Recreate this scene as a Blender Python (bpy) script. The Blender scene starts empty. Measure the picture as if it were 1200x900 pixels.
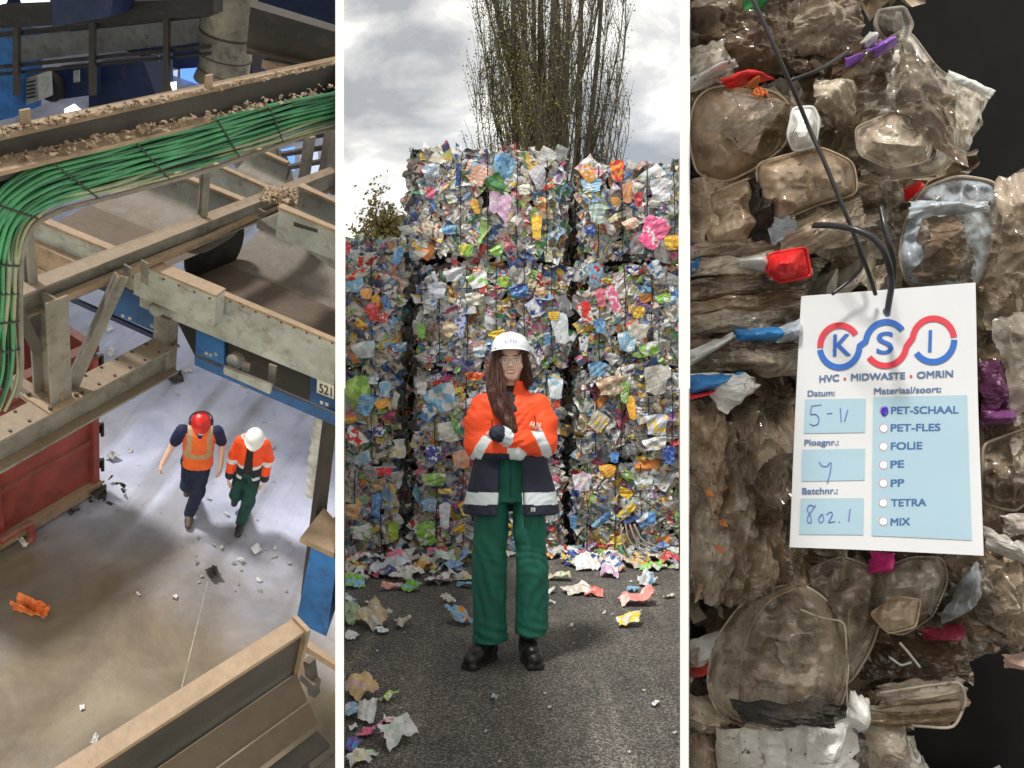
import bpy, math, random
import numpy as np
from mathutils import Vector, Matrix

# ------------------------------------------------------------------ camera, sky, sun, exposure
sc = bpy.context.scene
C = sc.collection
F = 1000.0            # focal length in pixels of a 1200 px wide frame
CAMZ = 1.5
cam_d = bpy.data.cameras.new("camera")
cam_d.sensor_width = 36.0
cam_d.lens = 36.0 * F / 1200.0
cam_d.clip_start = 0.05
cam_d.clip_end = 2000
cam = bpy.data.objects.new("camera", cam_d)
cam.location = (0, 0, CAMZ)
cam.rotation_euler = (math.radians(90), 0, 0)
C.objects.link(cam)
sc.camera = cam

SUN_EL, SUN_AZ = math.radians(65), math.radians(215)   # azimuth clockwise from +Y
sun_dir = Vector((math.sin(SUN_AZ) * math.cos(SUN_EL), math.cos(SUN_AZ) * math.cos(SUN_EL), math.sin(SUN_EL)))
sd = bpy.data.lights.new("sun", 'SUN')
sd.energy = 2.0
sd.angle = math.radians(8)
sd.color = (1.0, 0.95, 0.88)
so = bpy.data.objects.new("sun", sd)
so.rotation_euler = (-sun_dir).to_track_quat('-Z', 'Y').to_euler()
so.location = (0, -5, 30)
C.objects.link(so)

world = bpy.data.worlds.new("World")
sc.world = world
world.use_nodes = True
wn, wl = world.node_tree.nodes, world.node_tree.links
wn.clear()
w_out = wn.new('ShaderNodeOutputWorld')
w_bg = wn.new('ShaderNodeBackground')
w_bg.inputs['Strength'].default_value = 0.085
w_sky = wn.new('ShaderNodeTexSky')
w_sky.sky_type = 'NISHITA'
w_sky.sun_disc = False
w_sky.sun_elevation = SUN_EL
w_sky.sun_rotation = SUN_AZ
w_sky.dust_density = 3.0
tc = wn.new('ShaderNodeTexCoord')
mp = wn.new('ShaderNodeMapping')
mp.inputs['Scale'].default_value = (2.2, 2.2, 4.2)
mp.inputs['Location'].default_value = (1.3, 0.4, 2.2)
wl.new(tc.outputs['Generated'], mp.inputs['Vector'])
n1 = wn.new('ShaderNodeTexNoise')
n1.inputs['Scale'].default_value = 2.3
n1.inputs['Detail'].default_value = 9
n1.inputs['Roughness'].default_value = 0.55
n1.inputs['Distortion'].default_value = 0.25
wl.new(mp.outputs[0], n1.inputs['Vector'])
# cloud brightness: dark undersides to bright thin cloud
r1 = wn.new('ShaderNodeValToRGB')
r1.color_ramp.elements[0].position = 0.36
r1.color_ramp.elements[0].color = (3.0, 3.15, 3.35, 1)
r1.color_ramp.elements[1].position = 0.62
r1.color_ramp.elements[1].color = (11.5, 11.1, 10.0, 1)
e = r1.color_ramp.elements.new(0.48)
e.color = (5.4, 5.4, 5.3, 1)
wl.new(n1.outputs['Fac'], r1.inputs['Fac'])
# patches where the cloud is thin enough for sky to show
n2 = wn.new('ShaderNodeTexNoise')
n2.inputs['Scale'].default_value = 1.6
n2.inputs['Detail'].default_value = 5
wl.new(mp.outputs[0], n2.inputs['Vector'])
r2 = wn.new('ShaderNodeValToRGB')
r2.color_ramp.elements[0].position = 0.55
r2.color_ramp.elements[0].color = (1, 1, 1, 1)
r2.color_ramp.elements[1].position = 0.72
r2.color_ramp.elements[1].color = (0.7, 0.7, 0.7, 1)
wl.new(n2.outputs['Fac'], r2.inputs['Fac'])
# warm clear band low over the horizon
sx = wn.new('ShaderNodeSeparateXYZ')
wl.new(tc.outputs['Generated'], sx.inputs[0])
r3 = wn.new('ShaderNodeValToRGB')
r3.color_ramp.elements[0].position = 0.085
r3.color_ramp.elements[0].color = (1, 1, 1, 1)
r3.color_ramp.elements[1].position = 0.155
r3.color_ramp.elements[1].color = (0, 0, 0, 1)
wl.new(sx.outputs['Z'], r3.inputs['Fac'])
m0 = wn.new('ShaderNodeMix'); m0.data_type = 'RGBA'
m0.inputs['B'].default_value = (11.0, 10.0, 7.4, 1)
wl.new(r3.outputs[0], m0.inputs['Factor'])
wl.new(r1.outputs[0], m0.inputs['A'])
m1 = wn.new('ShaderNodeMix'); m1.data_type = 'RGBA'
wl.new(r2.outputs[0], m1.inputs['Factor'])
wl.new(w_sky.outputs[0], m1.inputs['A'])
wl.new(m0.outputs['Result'], m1.inputs['B'])
wl.new(m1.outputs['Result'], w_bg.inputs['Color'])
wl.new(w_bg.outputs[0], w_out.inputs[0])

sc.view_settings.view_transform = 'Standard'
sc.view_settings.look = 'None'
sc.view_settings.gamma = 1.0
sc.view_settings.exposure = 0.88
sc.view_settings.use_curve_mapping = False
sc.render.engine = 'CYCLES'
sc.cycles.use_denoising = True
try:
    sc.cycles.denoiser = 'OPENIMAGEDENOISE'
    sc.cycles.denoising_input_passes = 'RGB_ALBEDO_NORMAL'
except Exception:
    pass
sc.cycles.max_bounces = 6
sc.cycles.transparent_max_bounces = 12

rng = np.random.default_rng(11)
random.seed(5)
A3 = np.array
CAM = A3([0, 0, CAMZ])

# ------------------------------------------------------------------ zones: each bay ends at its white divider
L1, L2 = -0.2045, 0.2085      # x/y of the bays' limits
ZONE = None
def clampz(v):
    v = np.array(v, float)
    if ZONE == 'hall':
        v[:, 0] = np.minimum(v[:, 0], L1 * v[:, 1])
    elif ZONE == 'yard':
        lim = 0.1955 * np.maximum(v[:, 1], 0.01)
        v[:, 0] = np.clip(v[:, 0], -lim, lim)
    elif ZONE == 'close':
        v[:, 0] = np.maximum(v[:, 0], L2 * v[:, 1])
    return v

# ------------------------------------------------------------------ object helpers
def root(name, label, cat, loc, group=None, rot=None):
    o = bpy.data.objects.new(name, None)
    o.empty_display_size = 0.1
    C.objects.link(o)
    if rot is not None:
        m = Matrix(rot).to_4x4()
        m.translation = Vector(loc)
        o.matrix_world = m
    else:
        o.location = Vector([float(q) for q in loc])
    o['label'] = label; o['category'] = cat
    if group: o['group'] = group
    return o

def tag(o, label, cat, group=None):
    o['label'] = label; o['category'] = cat
    if group: o['group'] = group
    return o

def fix(vs, parent_loc=None, local=False):
    vs = np.array(vs, float).reshape(-1, 3)
    if not local:
        vs = clampz(vs)
        if parent_loc is not None:
            vs = vs - A3(parent_loc)
    return vs

def world_loc(o):
    p = A3(o.location)
    while o.parent:
        o = o.parent
        p = p + A3(o.location)
    return p

def mk(name, vs, fs, mats, parent=None, smooth=False, midx=None, attrs=None, local=False, origin=None):
    """one mesh object. vs are world coordinates unless local=True."""
    if parent is None and origin is None and not local:
        vv = np.array(vs, float)
        origin = A3([vv[:, 0].mean(), vv[:, 1].mean(), vv[:, 2].min()])
    pl = None
    if parent is not None and not local:
        pl = world_loc(parent)
    elif origin is not None and not local:
        pl = origin
    vs = fix(vs, pl, local)
    me = bpy.data.meshes.new(name)
    if isinstance(fs, np.ndarray):
        n, k = fs.shape
        me.vertices.add(len(vs)); me.vertices.foreach_set('co', vs.astype(np.float32).ravel())
        me.loops.add(n * k); me.loops.foreach_set('vertex_index', fs.astype(np.int32).ravel())
        me.polygons.add(n); me.polygons.foreach_set('loop_start', np.arange(0, n * k, k, dtype=np.int32))
        me.polygons.foreach_set('loop_total', np.full(n, k, dtype=np.int32))
    else:
        me.from_pydata([tuple(v) for v in vs], [], fs)
    if not isinstance(mats, (list, tuple)): mats = [mats]
    for m in mats: me.materials.append(m)
    npoly = len(me.polygons)
    me.polygons.foreach_set('use_smooth', np.full(npoly, smooth))
    if midx is not None:
        me.polygons.foreach_set('material_index', np.array(midx, dtype=np.int32))
    if attrs:
        for k, a in attrs.items():
            a = np.asarray(a, dtype=np.float32)
            if a.shape[1] == 4:
                at = me.attributes.new(k, 'FLOAT_COLOR', 'POINT'); at.data.foreach_set('color', a.ravel())
            else:
                at = me.attributes.new(k, 'FLOAT_VECTOR', 'POINT'); at.data.foreach_set('vector', a.ravel())
    me.update(calc_edges=True)
    me.validate()
    o = bpy.data.objects.new(name, me)
    C.objects.link(o)
    if parent is not None: o.parent = parent
    elif origin is not None and not local: o.location = Vector([float(q) for q in origin])
    return o

class MB:
    """collects shapes for one mesh"""
    def __init__(s): s.v = []; s.f = []; s.m = []; s.n = 0
    def add(s, vs, fs, m=0):
        vs = np.array(vs, float).reshape(-1, 3)
        s.v.append(vs); s.f += [tuple(int(i) + s.n for i in f) for f in fs]; s.m += [m] * len(fs); s.n += len(vs)
    def box8(s, p, m=0):   # bottom 4, top 4, both counter-clockwise
        s.add(p, [(3, 2, 1, 0), (4, 5, 6, 7), (0, 1, 5, 4), (1, 2, 6, 5), (2, 3, 7, 6), (3, 0, 4, 7)], m)
    def obox(s, o, ax, ay, az, m=0):   # corner + three edge vectors
        o, ax, ay, az = map(A3, (o, ax, ay, az))
        s.box8([o, o + ax, o + ax + ay, o + ay, o + az, o + ax + az, o + ax + ay + az, o + ay + az], m)
    def cbox(s, c, sx, sy, sz, m=0, R=None):
        c = A3(c, float) if False else np.array(c, float)
        R = np.eye(3) if R is None else np.array(R)
        ax, ay, az = R[:, 0] * sx, R[:, 1] * sy, R[:, 2] * sz
        s.obox(c - ax / 2 - ay / 2 - az / 2, ax, ay, az, m)
    def tube(s, pts, r, n=8, m=0, cap=True):
        v, f = tube(pts, r, n, cap); s.add(v, f, m)
    def mk(s, name, mats, parent=None, smooth=False, **k):
        return mk(name, np.concatenate(s.v), s.f, mats, parent, smooth, midx=s.m if isinstance(mats, (list, tuple)) else None, **k)

def tube(pts, r, n=8, cap=True):
    pts = np.array(pts, float)
    k = len(pts)
    r = np.full(k, r, float) if np.isscalar(r) else np.array(r, float)
    t = np.gradient(pts, axis=0); t /= np.linalg.norm(t, axis=1)[:, None] + 1e-12
    ref = A3([0, 0, 1.]) if abs(t[0][2]) < 0.9 else A3([1., 0, 0])
    vs = []
    u = np.cross(t[0], ref); u /= np.linalg.norm(u)
    for i in range(k):
        u = u - t[i] * (u @ t[i]); u /= np.linalg.norm(u) + 1e-12
        w = np.cross(t[i], u)
        a = np.arange(n) * 2 * math.pi / n
        vs.append(pts[i] + r[i] * (np.cos(a)[:, None] * u + np.sin(a)[:, None] * w))
    vs = np.concatenate(vs)
    fs = []
    for i in range(k - 1):
        for j in range(n):
            a, b = i * n + j, i * n + (j + 1) % n
            fs.append((a, b, b + n, a + n))
    if cap:
        fs.append(tuple(range(n))[::-1]); fs.append(tuple(range((k - 1) * n, k * n)))
    return vs, fs

def lathe(prof, n=24, R=None, c=(0, 0, 0), close=False):
    """profile (r,z) turned about local z"""
    R = np.eye(3) if R is None else np.array(R)
    a = np.arange(n) * 2 * math.pi / n
    vs = []
    for r, z in prof:
        vs.append(np.stack([r * np.cos(a), r * np.sin(a), np.full(n, z)], 1))
    vs = np.concatenate(vs) @ R.T + np.array(c, float)
    fs = []
    k = len(prof)
    for i in range(k - 1):
        for j in range(n):
            p, q = i * n + j, i * n + (j + 1) % n
            fs.append((p, q, q + n, p + n))
    if close:
        fs.append(tuple(range(n))[::-1]); fs.append(tuple(range((k - 1) * n, k * n)))
    return vs, fs

# ------------------------------------------------------------------ value noise (numpy)
_tab = np.random.default_rng(3).random(4096)
def vnoise(p, scale=1.0, seed=0):
    p = np.asarray(p, float) * scale + seed * 17.31
    i = np.floor(p).astype(np.int64); f = p - i; f = f * f * (3 - 2 * f)
    def h(x, y, z): return _tab[(x * 73856093 ^ y * 19349663 ^ z * 83492791) & 4095]
    r = 0
    for dx in (0, 1):
        for dy in (0, 1):
            for dz in (0, 1):
                w = (f[..., 0] if dx else 1 - f[..., 0]) * (f[..., 1] if dy else 1 - f[..., 1]) * (f[..., 2] if dz else 1 - f[..., 2])
                r = r + w * h(i[..., 0] + dx, i[..., 1] + dy, i[..., 2] + dz)
    return r * 2 - 1

# ------------------------------------------------------------------ materials
MATS = {}
def nmat(name):
    m = bpy.data.materials.new(name); m.use_nodes = True
    nt = m.node_tree; b = nt.nodes['Principled BSDF']
    return m, nt, b
def N(nt, t, **k):
    n = nt.nodes.new(t)
    for a, v in k.items():
        if a in n.inputs: n.inputs[a].default_value = v
        else: setattr(n, a, v)
    return n
def ramp(nt, stops, src=None):
    r = nt.nodes.new('ShaderNodeValToRGB')
    el = r.color_ramp.elements
    while len(el) < len(stops): el.new(0.5)
    for e_, (p, c) in zip(el, stops):
        e_.position = p; e_.color = (*c, 1) if len(c) == 3 else c
    if src is not None: nt.links.new(src, r.inputs['Fac'])
    return r
def g3(v): return (v, v, v)
def mix(nt, fac, a, b, blend='MIX'):
    m = nt.nodes.new('ShaderNodeMix'); m.data_type = 'RGBA'; m.blend_type = blend
    for s_, x in (('Factor', fac), ('A', a), ('B', b)):
        if hasattr(x, 'is_linked') or isinstance(x, bpy.types.NodeSocket): nt.links.new(x, m.inputs[s_])
        elif isinstance(x, (tuple, list)): m.inputs[s_].default_value = (*x, 1) if len(x) == 3 else x
        else: m.inputs[s_].default_value = x
    return m.outputs['Result']
def noise(nt, scale, detail=4, rough=0.55, vec=None, dist=0.0):
    n = N(nt, 'ShaderNodeTexNoise', Scale=scale, Detail=detail, Roughness=rough, Distortion=dist)
    if vec is None:
        t = nt.nodes.new('ShaderNodeNewGeometry'); vec = t.outputs['Position']
    nt.links.new(vec, n.inputs['Vector'])
    return n.outputs['Fac']
def bump(nt, b, h, strength=0.3, dist=0.01):
    bn = N(nt, 'ShaderNodeBump', Strength=strength, Distance=dist)
    nt.links.new(h, bn.inputs['Height']); nt.links.new(bn.outputs[0], b.inputs['Normal'])

def simple(name, col, rough=0.6, metal=0.0, var=0.25, scale=8, bmp=0.15, bd=0.004, spec=0.5):
    """paint or cloth with mottled tone and a little relief"""
    if name in MATS: return MATS[name]
    m, nt, b = nmat(name)
    f = noise(nt, scale, 6)
    lo = tuple(c * (1 - var) for c in col); hi = tuple(min(1, c * (1 + var * 0.7)) for c in col)
    r = ramp(nt, [(0.3, lo), (0.7, hi)], f)
    nt.links.new(r.outputs[0], b.inputs['Base Color'])
    b.inputs['Roughness'].default_value = rough
    b.inputs['Metallic'].default_value = metal
    b.inputs['Specular IOR Level'].default_value = spec
    if bmp: bump(nt, b, noise(nt, scale * 6, 4), bmp, bd)
    MATS[name] = m
    return m

def emit(name, col, s):
    m, nt, b = nmat(name)
    b.inputs['Base Color'].default_value = (*col, 1)
    b.inputs['Emission Color'].default_value = (*col, 1)
    b.inputs['Emission Strength'].default_value = s
    return m

# ------------------------------------------------------------------ signed-distance modelling
class Field:
    def __init__(s, lo, hi, h):
        s.lo = np.array(lo, float); s.h = h
        s.n = np.ceil((np.array(hi) - s.lo) / h).astype(int) + 1
        s.D = np.full(tuple(s.n), 9.0, np.float32); s.I = np.zeros(tuple(s.n), np.int16)
    def sub(s, lo, hi):
        a = np.clip(np.floor((np.array(lo) - s.lo) / s.h).astype(int), 0, s.n - 1)
        b = np.clip(np.ceil((np.array(hi) - s.lo) / s.h).astype(int) + 1, 1, s.n)
        sl = tuple(slice(i, j) for i, j in zip(a, b))
        g = np.meshgrid(*[s.lo[i] + s.h * np.arange(a[i], b[i]) for i in range(3)], indexing='ij')
        return sl, g
    def merge(s, sl, d, k, idn):
        D = s.D[sl]
        t = np.clip(0.5 + 0.5 * (D - d) / k, 0, 1)
        s.I[sl] = np.where(d < D, idn, s.I[sl])
        s.D[sl] = D * (1 - t) + d * t - k * t * (1 - t)
    def cone(s, a, b, ra, rb, k=0.02, idn=0, sq=None):
        a, b = np.array(a, float), np.array(b, float)
        m = max(ra, rb) + k + 3 * s.h
        sl, (X, Y, Z) = s.sub(np.minimum(a, b) - m, np.maximum(a, b) + m)
        ab = b - a; L = ab @ ab + 1e-12
        t = np.clip(((X - a[0]) * ab[0] + (Y - a[1]) * ab[1] + (Z - a[2]) * ab[2]) / L, 0, 1)
        d = np.sqrt((X - a[0] - t * ab[0]) ** 2 + (Y - a[1] - t * ab[1]) ** 2 + (Z - a[2] - t * ab[2]) ** 2) - (ra + t * (rb - ra))
        s.merge(sl, d, k, idn)
    def chain(s, pts, rs, k=0.02, idn=0):
        for i in range(len(pts) - 1): s.cone(pts[i], pts[i + 1], rs[i], rs[i + 1], k, idn)
    def ell(s, c, r, k=0.02, idn=0, cut=False):
        c, r = np.array(c, float), np.array(r, float)
        m = k + 3 * s.h
        sl, (X, Y, Z) = s.sub(c - r - m, c + r + m)
        q = np.sqrt(((X - c[0]) / r[0]) ** 2 + ((Y - c[1]) / r[1]) ** 2 + ((Z - c[2]) / r[2]) ** 2)
        d = (q - 1) * r.min()
        if cut: s.D[sl] = np.maximum(s.D[sl], -d)
        else: s.merge(sl, d, k, idn)
    def loft(s, zs, cx, cy, a, b, k=0.02, idn=0, p=2.0):
        zs = np.array(zs, float); o = np.argsort(zs)
        I = lambda q, Z: np.interp(Z, zs[o], np.array(q, float)[o])
        mx = max(max(a), max(b)) + k + 3 * s.h
        lo = A3([min(cx) - mx, min(cy) - mx, zs.min() - mx]); hi = A3([max(cx) + mx, max(cy) + mx, zs.max() + mx])
        sl, (X, Y, Z) = s.sub(lo, hi)
        aa, bb = I(a, Z), I(b, Z)
        q = (np.abs((X - I(cx, Z)) / aa) ** p + np.abs((Y - I(cy, Z)) / bb) ** p) ** (1 / p)
        d = (q - 1) * np.minimum(aa, bb)
        d = np.maximum(d, np.maximum(zs.min() - Z, Z - zs.max()))
        s.merge(sl, d, k, idn)
    def func(s, lo, hi, fn, mode='sub', k=0.02, idn=0):
        sl, g = s.sub(lo, hi)
        d = fn(*g)
        if mode == 'sub': s.D[sl] = np.maximum(s.D[sl], -d)
        elif mode == 'and': s.D[sl] = np.maximum(s.D[sl], d)
        else: s.merge(sl, d, k, idn)
    def mesh(s):
        D = s.D; ins = D < 0
        n = s.n
        acc = np.zeros(tuple(n - 1) + (3,), np.float32); cnt = np.zeros(tuple(n - 1), np.float32)
        cs = [(i, j, k) for i in (0, 1) for j in (0, 1) for k in (0, 1)]
        def cor(A, c): return A[c[0]:n[0] - 1 + c[0], c[1]:n[1] - 1 + c[1], c[2]:n[2] - 1 + c[2]]
        anyin = np.zeros(tuple(n - 1), bool); allin = np.ones(tuple(n - 1), bool)
        for c in cs:
            q = cor(ins, c); anyin |= q; allin &= q
        act = anyin & ~allin
        idx = np.argwhere(act)
        def val(c): return D[idx[:, 0] + c[0], idx[:, 1] + c[1], idx[:, 2] + c[2]]
        P = np.zeros((len(idx), 3)); W = np.zeros(len(idx))
        for c in cs:
            for ax in range(3):
                if c[ax]: continue
                c2 = list(c); c2[ax] = 1
                v0, v1 = val(c), val(tuple(c2))
                m = (v0 < 0) != (v1 < 0)
                t = np.where(m, v0 / np.where(m, v0 - v1, 1), 0)
                p = np.tile(np.array(c, float), (len(idx), 1)); p[:, ax] = t
                P += p * m[:, None]; W += m
        P = (P / W[:, None] + idx) * s.h + s.lo
        num = np.full(tuple(n - 1), -1, np.int64); num[act] = np.arange(len(idx))
        Fs = []
        for ax in range(3):
            u, w = [(1, 2), (2, 0), (0, 1)][ax]
            sl0 = [slice(1, n[i] - 1) for i in range(3)]; sl0[ax] = slice(0, n[ax] - 1)
            sl1 = list(sl0); sl1[ax] = slice(1, n[ax])
            i0, i1 = ins[tuple(sl0)], ins[tuple(sl1)]
            for flip, m in ((False, i0 & ~i1), (True, ~i0 & i1)):
                e_ = np.argwhere(m)
                if not len(e_): continue
                e_ = e_ + A3([sl0[0].start, sl0[1].start, sl0[2].start])
                q = []
                for du, dw in ((-1, -1), (0, -1), (0, 0), (-1, 0)):
                    z = e_.copy(); z[:, u] += du; z[:, w] += dw
                    q.append(num[z[:, 0], z[:, 1], z[:, 2]])
                q = np.stack(q, 1)
                if flip: q = q[:, ::-1]
                Fs.append(q)
        Fs = np.concatenate(Fs)
        cen = P[Fs].mean(1)
        ii = np.clip(np.round((cen - s.lo) / s.h).astype(int), 0, n - 1)
        ids = s.I[ii[:, 0], ii[:, 1], ii[:, 2]]
        return P, Fs, ids, cen

def vnormals(P, Fs):
    nrm = np.zeros_like(P)
    fn = np.cross(P[Fs[:, 2]] - P[Fs[:, 0]], P[Fs[:, 3]] - P[Fs[:, 1]])
    for i in range(4): np.add.at(nrm, Fs[:, i], fn)
    return nrm / (np.linalg.norm(nrm, axis=1)[:, None] + 1e-12)

# ------------------------------------------------------------------ crumpled packaging
def rot_from_normal(nrm, spin):
    nrm = nrm / np.linalg.norm(nrm, axis=1)[:, None]
    ref = np.where(np.abs(nrm[:, 2:3]) < 0.9, A3([[0, 0, 1.]]), A3([[0, 1., 0]]))
    t = np.cross(ref, nrm); t /= np.linalg.norm(t, axis=1)[:, None]
    b = np.cross(nrm, t)
    c, s_ = np.cos(spin)[:, None], np.sin(spin)[:, None]
    return c * t + s_ * b, -s_ * t + c * b, nrm

def tri(x): return np.abs((x % 1.0) * 2 - 1)

def crumple(n, cen, nrm, size, seg=6, amp=0.28, aspect=(0.45, 1.0), folds=4, curl=0.35, freq=(0.5, 1.7), R=None):
    """n crumpled flat pieces, vectorised. returns verts, quads, uv(3), piece index"""
    R = R or rng
    g = np.linspace(-0.5, 0.5, seg)
    U, V = np.meshgrid(g, g, indexing='ij'); U = U.ravel(); V = V.ravel(); k = len(U)
    asp = R.uniform(*aspect, n)
    # uneven outline: corners pulled about, edges notched
    cu = R.uniform(-0.16, 0.16, (n, 4)); cv = R.uniform(-0.16, 0.16, (n, 4))
    w = np.stack([(0.5 - U) * (0.5 - V), (0.5 + U) * (0.5 - V), (0.5 + U) * (0.5 + V), (0.5 - U) * (0.5 + V)], 0)
    x = U[None] + cu @ w; y = V[None] + cv @ w
    edge = (np.maximum(np.abs(U), np.abs(V)) > 0.49)[None]
    x = x * (1 - edge * R.uniform(0, 0.16, (n, k))); y = y * (1 - edge * R.uniform(0, 0.16, (n, k)))
    z = np.zeros((n, k))
    for j in range(folds):
        a = R.uniform(0, 2 * math.pi, (n, 1)); f = R.uniform(*freq, (n, 1)) * (1 + 0.7 * j); ph = R.uniform(0, 1, (n, 1))
        z += tri((np.cos(a) * x + np.sin(a) * y) * f + ph) * amp / (1 + 0.8 * j)
    z -= z.mean(1, keepdims=True)
    z += -curl * R.uniform(0, 1, (n, 1)) * (x ** 2 + y ** 2) * 1.6
    t, b, nn = rot_from_normal(nrm, R.uniform(0, 2 * math.pi, n))
    sz = size[:, None]
    P = cen[:, None, :] + (x * sz)[:, :, None] * t[:, None] + (y * sz * asp[:, None])[:, :, None] * b[:, None] + (z * sz * 0.5)[:, :, None] * nn[:, None]
    q = []
    for i in range(seg - 1):
        for j in range(seg - 1):
            a = i * seg + j; q.append((a, a + seg, a + seg + 1, a + 1))
    q = A3(q)
    Fs = (q[None] + (np.arange(n) * k)[:, None, None]).reshape(-1, 4)
    off = R.uniform(0, 50, (n, 1))
    uv = np.stack([U[None] + off, V[None] * asp[:, None] + off * 0.37, np.tile(off, (1, k))], 2).reshape(-1, 3)
    return P.reshape(-1, 3), Fs, uv, np.repeat(np.arange(n), k)

PAL = A3([[.74, .76, .76], [.62, .63, .62], [.52, .55, .58], [.60, .56, .46], [.44, .38, .28], [.30, .22, .14], [.66, .72, .78], [.22, .45, .70],
          [.04, .16, .52], [.03, .05, .25], [.30, .55, .10], [.04, .28, .08], [.85, .55, .03], [.85, .26, .02], [.70, .03, .03], [.72, .10, .25],
          [.38, .18, .50], [.80, .74, .35], [.12, .12, .12], [.75, .40, .36], [.10, .42, .50]])
PW = A3([20, 16, 11, 10, 6, 3, 9, 4, 3.2, 2, 2.6, 1.6, 2.2, 1.8, 2.2, 1.6, 1.4, 2.4, 2, 1.6, 1.4]); PW[7:18] *= 1.45; PW = PW / PW.sum()
PW2 = PW.copy(); PW2[7:] *= 3.5; PW2[:4] *= 0.7; PW2 /= PW2.sum()

def pal_cols(n, R, dull=0.0, w=PW, w2=PW2):
    a = np.minimum(PAL[R.choice(len(PAL), n, p=w)] * R.uniform(0.7, 1.2, (n, 1)), .88); b = PAL[R.choice(len(PAL), n, p=w2)] * R.uniform(0.75, 1.0, (n, 1))
    g = lambda c: c * (1 - dull) + dull * c.mean(1, keepdims=True) * A3([1.0, .95, .85])
    return g(a), g(b)

def packaging_mat(name, dirt=0.35, rough=0.38, dirtcol=(.11, .09, .065), psc=2.6, dsc=5.0):
    m, nt, b = nmat(name)
    a1 = N(nt, 'ShaderNodeAttribute', attribute_name='col'); a2 = N(nt, 'ShaderNodeAttribute', attribute_name='col2'); uv = N(nt, 'ShaderNodeAttribute', attribute_name='fuv')
    v = uv.outputs['Vector']
    f1 = ramp(nt, [(0.55, g3(0)), (0.575, g3(1))], noise(nt, psc, 1.5, 0.4, v)).outputs[0]
    c = mix(nt, f1, a1.outputs['Color'], a2.outputs['Color'])
    vo = N(nt, 'ShaderNodeTexVoronoi', Scale=psc * 1.5); nt.links.new(v, vo.inputs['Vector'])
    f2 = ramp(nt, [(0.15, g3(0.85)), (0.18, g3(0))], vo.outputs['Distance']).outputs[0]
    vc = ramp(nt, [(0.0, (.75, .76, .74)), (0.45, (.7, .7, .68)), (0.46, (.05, .12, .45)), (0.6, (.65, .05, .05)), (0.75, (.80, .60, .08)), (0.9, (.15, .45, .12))], vo.outputs['Color'])
    vc.color_ramp.interpolation = 'CONSTANT'
    c = mix(nt, f2, c, vc.outputs[0])
    # small print lines
    wv = N(nt, 'ShaderNodeTexWave', Scale=psc * 4.2, Distortion=3.0, Detail=2.0); wv.inputs['Detail Scale'].default_value = 4
    nt.links.new(v, wv.inputs['Vector'])
    f3 = ramp(nt, [(0.80, g3(0)), (0.86, g3(1))], wv.outputs['Fac']).outputs[0]
    f4 = ramp(nt, [(0.56, g3(0)), (0.58, g3(0.5))], noise(nt, psc * 0.9, 0, 0.5, v)).outputs[0]
    c = mix(nt, mix(nt, 1.0, f3, f4, 'MULTIPLY'), c, (.06, .07, .10))
    d = ramp(nt, [(0.42, g3(0)), (0.75, g3(min(1, dirt * 2)))], noise(nt, dsc, 6, 0.65)).outputs[0]
    c = mix(nt, d, c, dirtcol)
    nt.links.new(c, b.inputs['Base Color'])
    b.inputs['Roughness'].default_value = rough
    bump(nt, b, noise(nt, 55, 3, 0.6), 0.35, 0.008)
    return m

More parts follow.
